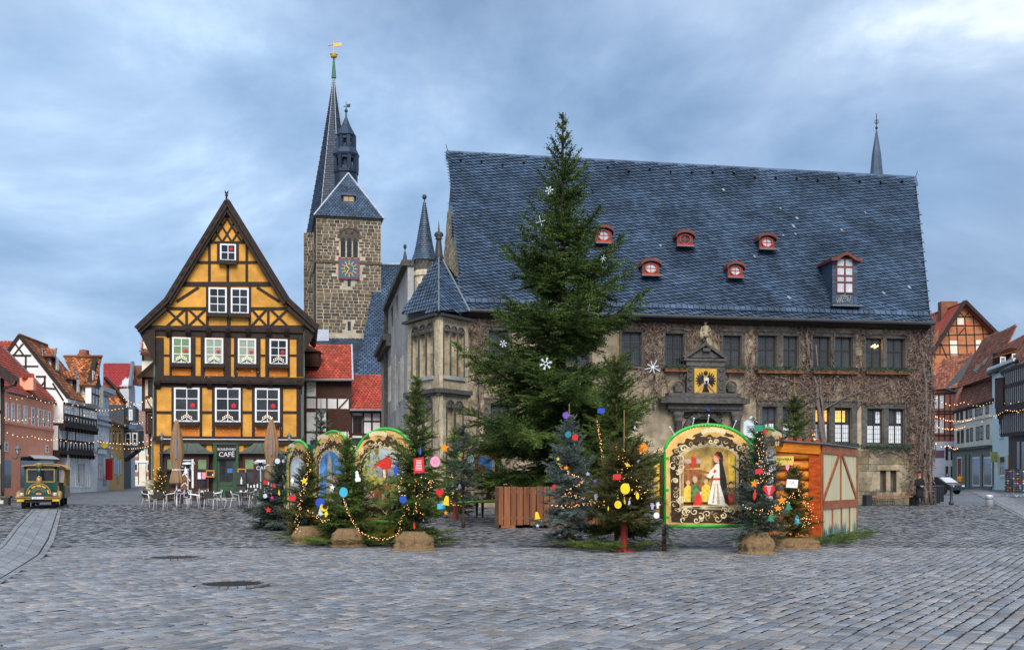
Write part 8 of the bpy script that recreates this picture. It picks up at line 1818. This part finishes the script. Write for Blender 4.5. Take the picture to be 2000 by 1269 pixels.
# ------------------------------------------------------------------ street train
m_tg=mat('dark green train paint',(.008,.055,.04),rough=.25,var=.15,spec=.6); m_tgo=mat('train gold trim',(.38,.24,.085),rough=.4,var=.2,metal=.2); m_ty=mat('train yellow trim',(.70,.38,.02),rough=.35); m_tyre=mat('black tyre',(.015,.015,.016),rough=.8)
def train():
    D=51.5; c=P(76,925,D); t=thing('tourist_train','green and gold street train shaped like a steam engine with a wagon behind','train',(c.x,D,0),R(20)); s=D/F
    t.matrix_basis=t.matrix_basis@Matrix.Diagonal((.91,.91,.91,1))
    # boiler
    n=18; rr=.6
    MB().prism([(-rr,.55)]+[(-rr*math.cos(math.pi*i/n),.72+rr*math.sin(math.pi*i/n)) for i in range(n+1)]+[(rr,.55)],-.2,1.4).build('boiler',m_tg,t)
    b=MB()
    for i in range(n): a0,a1=math.pi*i/n,math.pi*(i+1)/n; b.prism([(-rr*math.cos(a0)*1.02,.72+rr*1.02*math.sin(a0)),(-rr*math.cos(a1)*1.02,.72+rr*1.02*math.sin(a1)),(-rr*math.cos(a1)*.95,.72+rr*.95*math.sin(a1)),(-rr*math.cos(a0)*.95,.72+rr*.95*math.sin(a0))],-.23,-.19)
    b.build('boiler_rim',m_tgo,t)
    for a in (20,60,90,120,160): x,z=.49*math.cos(R(a)),.7+.49*math.sin(R(a)); blk('yellow_panel',m_ty,x-.11,x+.11,-.225,-.2,z-.035,z+.035,t,ry=-R(a-90))
    for r_ in (.36,.27):
        b=MB()
        for k in range(13): a=R(25+130*k/12); x,z=r_*math.cos(a),.74+r_*math.sin(a); b.box(x-.017,x+.017,-.22,-.2,z-.02,z+.02)
        b.build('gold_lettering',m_tgo,t)['kind']='stuff'
    MB().box(-.13,.13,-.225,-.2,.72,.82).build('emblem',mat('copper emblem',(.5,.25,.12)),t)
    MB().lathe([(.17,1.28),(.11,1.66)],14,(0,.25,0)).build('funnel_base',m_tgo,t,smooth=True); MB().lathe([(.09,1.66),(.09,2.2)],12,(0,.25,0)).build('funnel',m_tg,t,smooth=True); MB().lathe([(.12,2.15),(.15,2.25),(.2,2.33),(.18,2.37),(.03,2.4)],14,(0,.25,0)).build('funnel_cap',m_tgo,t,smooth=True)
    MB().lathe([(.045,0),(.03,.05)],10,(0,.1,1.66)).build('lamp',m_glassl,t)
    # cab
    MB().box(-.82,.82,1.4,3.0,.55,1.38).build('cab',m_tg,t); b=MB()
    for x0,x1,y0,y1 in ((-.82,-.68,1.4,1.5),(.68,.82,1.4,1.5),(-.82,-.7,2.85,3),(.7,.82,2.85,3)): blk('cab_post',m_tg,x0,x1,y0,y1,1.38,2.18,t)
    blk('cab_lintel',m_tg,-.82,.82,1.4,3.0,2.08,2.2,t); blk('windscreen',m_win,-.68,.68,1.45,1.47,1.38,2.08,t); blk('rear_screen',m_win,-.7,.7,2.9,2.92,1.38,2.08,t)
    MB().box(-.7,.7,1.38,1.398,1.36,1.42).box(-.7,-.64,1.38,1.398,1.42,2.02).box(.64,.7,1.38,1.398,1.42,2.02).box(-.7,.7,1.38,1.398,2.02,2.08).build('window_trim',m_tgo,t)
    n=8; b=MB(); b.prism([(-.95,2.2)]+[(-.95+1.9*i/n,2.225+.09*math.sin(math.pi*i/n)) for i in range(n+1)]+[(.95,2.2)],1.25,3.1); b.build('roof',m_tg,t); MB().tube([(-.95,1.24,2.21)]+[(-.95+1.9*i/n,1.24,2.225+.06*math.sin(math.pi*i/n)) for i in range(n+1)]+[(.95,1.24,2.21)],.03,5).build('roof_trim',m_tgo,t)
    # frame and bumper
    MB().box(-.75,.75,-.35,3.1,.32,.55).build('chassis',m_gut,t); MB().box(-1.1,1.1,-.5,-.38,.5,.62).build('bumper',m_gut,t); 
    for z in (.5,.6): blk('bumper_trim',m_tgo,-1.1,1.1,-.52,-.505,z-.015,z+.025,t)
    for sx in (-1,1):
        h=MB().box(-.12,.12,-.35,.0,.65,.84).build('headlight_box',m_tgo,t,Matrix.Translation((sx*.8,-.1,0))); MB().lathe([(.07,0),(.085,.03),(.02,.05)],14).build('headlight',m_glassl,h,Matrix.Translation((0,-.35,.745))@Matrix.Rotation(R(90),4,'X'))
        blk('bumper_end',m_ty,sx*.85-.17,sx*.85+.17,-.5,-.4,.38,.495,t)
        for y,rw in ((.1,.3),(2.4,.36)):
            wq=MB().lathe([(rw*.7,-.12),(rw,-.1),(rw,.1),(rw*.7,.12)],20).build('wheel',m_tyre,t,Matrix.Translation((sx*.72,y,rw))@Matrix.Rotation(R(90),4,'Y')); MB().lathe([(rw*.5,-.13),(rw*.4,.13)],12).build('rim',m_tgo,wq)
        MB().tube([(sx*.98,-.1,.55),(sx*.98,.3,.8),(sx*.98,.9,.78),(sx*.98,1.3,.55)],.13,8).build('fender',m_tgo,t,smooth=True)
    MB().box(.83,.87,1.6,2.4,.6,1.15).build('side_panel',m_ty,t)
    p=blk('number_plate',m_white,-.3,.26,-.55,-.53,.5,.61,t); blk('plate_stripe',om('blue',OC['blue']),-.36,-.302,-.55,-.53,.5,.61,t); text('QLB-EV 24',.1,m_pk,t,Matrix.Translation((-.02,-.553,.555)),depth=.002)
    # wagon
    w=thing('train_wagon','open passenger wagon with gold posts and striped roof behind the train engine','wagon',(c.x-3.4*math.sin(R(21))+.2,D+3.4*math.cos(R(21)),0),R(19)); w.matrix_basis=w.matrix_basis@Matrix.Diagonal((.91,.91,.91,1))
    MB().box(-.95,.95,0,4.6,.45,1.15).build('body',m_tg,w)
    for y in np.linspace(.05,4.5,8):
        for sx in (-1,1): blk('post',m_tgo,sx*.92-.03,sx*.92+.03,y,y+.07,1.15,2.05,w)
    b=MB(); b.prism([(-1.02,2.05)]+[(-1.02*math.cos(math.pi*i/10),2.05+.32*math.sin(math.pi*i/10)) for i in range(11)]+[(1.02,2.05)],-.1,4.7); b.build('roof',mat('dark brown wagon roof',(.05,.03,.025)),w)
    for y in np.linspace(.3,4.2,7): MB().tube([(-1.04*math.cos(math.pi*i/10),y+.1,2.05+.34*math.sin(math.pi*i/10)) for i in range(11)],.028,5).build('roof_hoop',m_tgo,w)
    for k in range(20): blk('gold_scallop',m_tgo,.951,.965,.1+k*.22,.26+k*.22,.56,.64,w)
    for k in range(7): blk('door_line',m_tgo,.951,.962,.3+k*.62,.33+k*.62,.7,1.12,w)
    for sx in (-1,1):
        for y in (1.0,3.6): MB().lathe([(.2,-.1),(.28,-.08),(.28,.08),(.2,.1)],18).build('wheel',m_tyre,w,Matrix.Translation((sx*.75,y,.28))@Matrix.Rotation(R(90),4,'Y'))
    for k in range(4): blk('bench',m_bt,-.8,.8,.6+k*1.05,.95+k*1.05,1.151,1.3,w)
train()
# ------------------------------------------------------------------ people
def person(label,px,pyb,H_,rz,cols,pose='stand',grp=None,coat=None,hairc=(.05,.03,.02),D=None):
    pos=pl(px,pyb) if D is None else (P(px,925,D).x,D,0)
    t=thing('person',label,'person',pos,rz,grp); k=H_/1.75
    J={'pelvis':(0,0,.93),'waist':(0,0,1.08),'chest':(0,.0,1.3),'neck':(0,.0,1.48),'head':(0,-.02,1.56),'crown':(0,-.01,1.68)}
    st=.16 if pose=='walk' else .02
    for sx,n in ((-1,'l'),(1,'r')):
        f=sx*st; J['hip'+n]=(sx*.1,0,.9); J['knee'+n]=(sx*.11,-f*.9-.02,.5); J['ank'+n]=(sx*.11,-f*1.0+(.06 if f<0 else 0),.09); J['toe'+n]=(sx*.13,-f*1.0-.15,.04)
        J['sh'+n]=(sx*.19,.0,1.42)
        if pose=='hands': J['el'+n]=(sx*.26,-.04,1.14); J['wr'+n]=(sx*.09,-.24,1.08); J['ha'+n]=(sx*.03,-.27,1.06)
        elif pose=='push': J['el'+n]=(sx*.25,-.12,1.16); J['wr'+n]=(sx*.2,-.36,1.05); J['ha'+n]=(sx*.19,-.43,1.04)
        else: J['el'+n]=(sx*.25,f*.5+.03,1.14); J['wr'+n]=(sx*.26,f*1.1-.06,.9); J['ha'+n]=(sx*.26,f*1.2-.09,.81)
    rad=dict(pelvis=.14,waist=.125,chest=.155,neck=.06,head=.085,crown=.075,hip=.095,knee=.06,ank=.042,toe=.035,sh=.07,el=.05,wr=.034,ha=.03)
    names=list(J); E=[('pelvis','waist'),('waist','chest'),('chest','neck'),('neck','head'),('head','crown')]
    for n in 'lr': E+=[('pelvis','hip'+n),('hip'+n,'knee'+n),('knee'+n,'ank'+n),('ank'+n,'toe'+n),('chest','sh'+n),('sh'+n,'el'+n),('el'+n,'wr'+n),('wr'+n,'ha'+n)]
    fing=[]
    V=[Vector(J[n])*k for n in names]; Rr=[rad[n if n in rad else n[:-1]]*k for n in names]; Ed=[(names.index(a),names.index(b)) for a,b in E]
    me=bpy.data.meshes.new('body'); me.from_pydata([tuple(v) for v in V],Ed,[]); o=newobj('body',me,t)
    o.modifiers.new('s','SKIN'); o.modifiers.new('u','SUBSURF').levels=1; o.modifiers['u'].render_levels=1
    for i,sv in enumerate(me.skin_vertices[0].data): sv.radius=(Rr[i],Rr[i]*(.8 if names[i] in('pelvis','waist','chest') else 1)); sv.use_root=(i==0)
    dg=bpy.context.evaluated_depsgraph_get(); m2=bpy.data.meshes.new_from_object(o.evaluated_get(dg)); o.modifiers.clear(); o.data=m2
    m2.materials.clear()
    ms=[mat('skin tone',(.50,.27,.18),rough=.5,var=.08),mat('clothes %s'%(cols[0],),cols[0],rough=.85,var=.2),mat('trousers %s'%(cols[1],),cols[1],rough=.85,var=.2),mat('dark shoes',(.02,.018,.016),rough=.5)]
    for m in ms: m2.materials.append(m)
    for p_ in m2.polygons:
        z=p_.center.z/k; x=abs(p_.center.x)/k; hand=any((p_.center/k-Vector(J['ha'+n])).length<.075 for n in 'lr')
        p_.material_index=0 if (z>1.485 or hand) else 3 if z<.1 else 2 if z<.92 and x<.2 else 1; p_.use_smooth=True
    # fingers, face, hair
    b=MB()
    for n in 'lr':
        h=Vector(J['ha'+n])*k; wv=(Vector(J['ha'+n])-Vector(J['wr'+n])).normalized(); sdv=wv.cross(Vector((0,1,.3))).normalized()
        for q in range(4): p0=h+sdv*(.022*(q-1.5))*k; b.tube([p0-wv*.01,p0+wv*.045*k,p0+(wv*.07+Vector((0,.015,-.012)))*k],[.011*k,.01*k,.008*k],5)
        b.tube([h-wv*.02*k,h+sdv*.045*k+wv*.01*k,h+sdv*.05*k+wv*.04*k],[.012*k,.011*k,.009*k],5)
    b.build('fingers',ms[0],t,smooth=True)['kind']='stuff'
    b=MB(); b.ball((0,-.105*k,1.585*k),.017*k,6,4); b.build('nose',ms[0],t)
    b=MB(); [b.ball((sx*.032*k,-.098*k,1.615*k),.01*k,6,4) for sx in (-1,1)]; b.build('eyes',mat('dark eye',(.02,.02,.02)),t)['kind']='stuff'
    MB().ball((0,.025*k,1.655*k),.105*k,12,8,sz=.95).build('hair',mat('hair %s'%(hairc,),hairc,rough=.8,var=.3,scale=30),t,smooth=True)
    if coat:
        c,zb=coat; jit=lambda a,z:1+.04*math.sin(5*a+z*3)
        MB().lathe([(.235*k,zb*k),(.215*k,(zb+.15)*k),(.18*k,1.05*k),(.2*k,1.28*k),(.165*k,1.42*k),(.08*k,1.49*k)],20,jit=jit,sy=.75).build('coat',mat('coat %s'%(c,),c,rough=.9,var=.2),t,smooth=True)
        for n in 'lr': MB().tube([Vector(J['sh'+n])*k,Vector(J['el'+n])*k,Vector(J['wr'+n])*k],[.082*k,.064*k,.05*k],10).build('sleeve',mat('coat %s'%(c,),c),t,smooth=True)
    return t
dk=(.012,.013,.02)
person('person with a rust red hat and long black coat standing at the town hall corner',1796,987.5,1.66,.15,(dk,dk),'hands',None,((.012,.013,.018),.42),hairc=(.30,.07,.03),D=55.6)
person('person in a dark jacket walking in the right street',1850,958,1.72,.2,((.02,.022,.03),(.02,.025,.05)),'walk',None,((.02,.022,.03),.82))
person('person in an orange jacket and jeans seen from behind in the right street',1875,955,1.62,3.0,((.70,.24,.01),(.06,.12,.25)),'walk',None,((.70,.24,.01),.8),hairc=(.25,.13,.06))
person('person in dark leggings standing behind the rear fairy tale board',937,1009,1.7,0,((.03,.04,.06),(.01,.02,.035)),'stand',None,None,D=39.9)
person('person bending over a pushcart in front of the straw yellow house',224,951,1.5,1.2,((.015,.015,.018),(.02,.02,.025)),'push',None,((.015,.015,.018),.7))
person('left of two people walking away far down the left street',271,943,1.7,3.1,((.015,.02,.035),(.02,.02,.03)),'walk','two people far down the left street',((.015,.02,.035),.75))
person('right of two people walking away far down the left street',280,944.5,1.75,3.1,((.03,.035,.03),(.02,.02,.02)),'walk','two people far down the left street',((.03,.035,.03),.75))
person('person in dark clothes with a lime stripe at the left frame edge',3,965,1.7,.6,((.02,.02,.022),(.02,.02,.022)),'stand',None,((.02,.02,.022),.75))
# ------------------------------------------------------------------ street furniture
t=thing('pushcart','red pushcart beside the bending person in the left street','pushcart',pl(205,953)); MB().box(-.5,.5,-.3,.3,.4,.8).build('tray',om('red',OC['red']),t); MB().tube([(.4,0,.7),(.9,0,1.2)],.03,5).build('handle',m_gut,t)
for sx in (-1,1): MB().lathe([(.25,-.04),(.28,0),(.25,.04)],14).build('wheel',m_tyre,t,Matrix.Translation((0,sx*.35,.28))@Matrix.Rotation(R(90),4,'X'))
t=thing('banner','long dark red banner hanging on the straw yellow house','banner',P(213,937,107)); MB().box(-.35,.35,-.03,.03,0,2.05).build('cloth',om('darkred',(.30,.008,.015)),t); MB().tube([(-.4,0,2.08),(.45,0,2.08)],.03,5).build('rod',m_gut,t)
t=thing('hanging_sign','round yellow hanging sign on the grey white house','sign',P(204,869,104)); MB().lathe([(.3,-.03),(.3,.03)],16).build('disc',om('yellow',OC['yellow']),t,Matrix.Rotation(R(90),4,'X')); MB().tube([(0,0,.3),(-.6,.3,.5)],.03,4).build('bracket',m_gut,t)
t=thing('bench','dark heavy bench at the left frame edge','bench',pl(8,986),R(12)); MB().box(-.75,.35,-.3,.3,.38,.48).build('seat',m_ashd,t)
for x in (-.6,.15): MB().box(x-.12,x+.12,-.28,.28,0,.378).build('support',m_gut,t)
t=thing('bench','long wooden seat on dark blocks before the town hall cellar window','bench',th.W@Vector((th.uz(1738,980,-1.2)[0],-1.25,0)),th.rz); MB().box(-1.15,1.2,-.2,.2,.44,.53).build('seat',mat('orange brown seat plank',(.26,.10,.035)),t)
for x in (-1.3,1.35): MB().box(x-.16,x+.16,-.22,.22,0,.56).build('support',mat('blue black steel block',(.018,.022,.03),rough=.5),t)
t=thing('iron_grille','curved wrought iron grille leaning below the cellar window','grille',th.W@Vector((th.uz(1722,978,-.5)[0],-.55,0)),th.rz); b=MB()
for k in range(15): x=-.7+k*.1; b.tube([(x,0,0),(x*.9,-.06,.3),(x*.8,-.0,.75+.12*math.cos(k*.45-1.5))],.014,4)
b.build('bars',m_gut,t)['kind']='stuff'; MB().tube([(-.66,0,.72),(.62,0,.72)],.018,5).tube([(-.7,0,.2),(.68,0,.2)],.018,5).build('rail',m_gut,t)
def bin_(px,py,label,w=.26,h=1.0,D=None):
    pos=pl(px,py) if D is None else (P(px,925,D).x,D,0)
    t=thing('litter_bin',label,'litter bin',pos,.2,'dark slatted litter bins'); MB().box(-w*.8,w*.8,-w*.8,w*.8,.08,h-.08).build('liner',m_gut,t)
    for k in range(6):
        for a in range(4): blk('slat',mat('blue black steel block',(.018,.022,.03)),-w+k*w/3+.02,-w+(k+1)*w/3-.02,-w,-w+.02,.05,h-.05,t,Matrix.Rotation(a*math.pi/2,4,'Z'))
    MB().box(-w*1.02,w*1.02,-w*1.02,w*1.02,h-.05,h).build('rim',m_gut,t)
bin_(1823,984,'litter bin nearest the town hall corner downpipe'); bin_(1831,981,'litter bin farther right behind the town hall corner'); bin_(1668,982,'dark litter bin beside the beige wall of the log hut')
t=thing('bollard','slim black bollard in the mouth of the right street','bollard',pl(1858,985)); MB().lathe([(.13,0),(.13,.12),(.085,.16),(.08,.9),(.1,.93),(.09,1.02),(.02,1.06)],14).build('post',m_gut,t,smooth=True)
t=thing('bollard','short wide stainless steel bollard at the right','bollard',pl(1932,988)); MB().lathe([(.19,0),(.19,.5),(.2,.51),(.19,.55),(.05,.585)],20).build('post',m_alu,t,smooth=True); MB().lathe([(.193,.36),(.193,.4)],20).build('band',m_gut,t)
# parked car
t=thing('parked_car','dark car parked beyond the town hall corner','car',(P(1829,925,88).x,88,0),R(118)); mc=mat('black car paint',(.012,.013,.016),rough=.15,spec=.7)
b=MB(); prof=[(-2.1,.35),(-2.1,.75),(-1.5,.92),(-.8,1.38),(.7,1.42),(1.5,.98),(2.1,.85),(2.1,.35)]; b.prism(prof,-.82,.82); b.build('body',mc,t)
b=MB(); b.slab([(-1.52,-.7,.96),(-1.52,.7,.96),(-.84,.62,1.37),(-.84,-.62,1.37)][::-1],.02); b.build('windscreen',m_glassl,t)
for sy in (-1,1): MB().prism([(-1.3,.95),(-.78,1.32),(.65,1.35),(1.3,.98)],sy*.83-.01,sy*.83+.01).build('side_window',m_win,t)
for sx in (-1.35,1.35):
    for sy in (-.78,.78): MB().lathe([(.2,-.1),(.32,-.09),(.32,.09),(.2,.1)],16).build('wheel',m_tyre,t,Matrix.Translation((sx,sy,.32))@Matrix.Rotation(R(90),4,'X'))
for sy in (-.6,.6): blk('headlight',m_glassl,-2.13,-2.09,sy-.15,sy+.15,.62,.74,t)
# postcard racks
pc=[mat('postcard '+n,tuple(.6*x+.06 for x in OC[n]),rough=.4,var=.8,scale=9,detail=6) for n in ('cyan','blue','yellow','red','white','green','orange','pink','teal','brown')]
for px,pb,lab,seed in ((1975,969,'left postcard stand full of coloured cards at the right edge',1),(1994,970,'right postcard stand full of coloured cards at the right edge',2)):
    t=thing('postcard_stand',lab,'postcard stand',pl(px,pb),.3,'revolving postcard stands'); r=random.Random(seed); MB().tube([(0,0,0),(0,0,2.0)],.03,6).build('pole',m_alu,t)
    b=MB(); [b.tube([(0,0,.3),(.45*math.cos(k*1.57),.45*math.sin(k*1.57),.02)],.025,5) for k in range(4)]; b.build('foot',m_alu,t)
    for a in range(4):
        for i in range(3):
            for j in range(9): blk('postcard',pc[r.choice((0,1,2,3,4,4,6,8,8,9,9,3,1))],-.3+i*.2+.02,-.3+i*.2+.16,-.36,-.35,.42+j*.17,.42+j*.17+.1,t,Matrix.Rotation(a*math.pi/2+.2,4,'Z'))
    MB().box(-.3,.3,-.3,.3,.35,2.0).build('rack',m_gut,t)
t=thing('plaque','pale shield shaped plaque on a post between portal and arched board','plaque',P(1467,850,40)); r=.3; MB().prism([(-r,.1),(-r*.6,-.1),(r*.6,-.1),(r,.1),(r*.95,.5),(r*.4,.58),(0,.52),(-r*.4,.58),(-r*.95,.5)],-.02,.02).build('shield',mat('pale blue enamel',(.55,.62,.66)),t); MB().lathe([(.07,0),(.09,.06),(.03,.14)],10,(0,0,.58)).build('crest',mat('pale blue enamel',(.55,.62,.66)),t); MB().tube([(0,.03,.2),(0,.03,-3.2)],.03,6).build('post',m_gut,t); b=MB(); [b.box(-.17,.17,-.025,-.021,.32-.07*k,.345-.07*k) for k in range(4)]; b.build('lines',m_gut,t)['kind']='stuff'
t=thing('hanging_sign','yellow green hanging shop sign between the cream and mint houses','sign',P(1941,892,113),.3); MB().box(-.42,.42,-.05,.05,-.55,.55).build('plate',mat('lime sign',(.55,.58,.22)),t); MB().tube([(.42,0,.6),(1.3,0,.6)],.04,5).build('bracket',m_gut,t)
for k,(px,D) in enumerate(((1330,22.8),(1352,22.8),(1384,22.8),(1430,22.8))):
    t=thing('spike_lamp','small white spike lamp, %s of four on the big green arch'%(['leftmost','second from left','third from left','rightmost'][k]),'lamp',P([1318,1352,1382,1431][k],[850,833,827,838][k],22.8),0,'white spike lamps on the big green arch'); MB().tube([(0,0,0),([-.12,.02,.01,.05][k],-.1,.17)],.012,5).build('arm',m_white,t); MB().ball(([-.12,.02,.01,.05][k],-.1,.17),.018,6,4).build('head',m_white,t)
t=thing('cable','thin red cable looping at the foot of the arched board','cable',pl(1290,1074)); MB().tube([(-.35,0,.02),(-.3,0,.16),(-.15,0,.2),(0,0,.1),(.1,0,.03)],.009,5).build('wire',om('red',OC['red']),t,smooth=True)
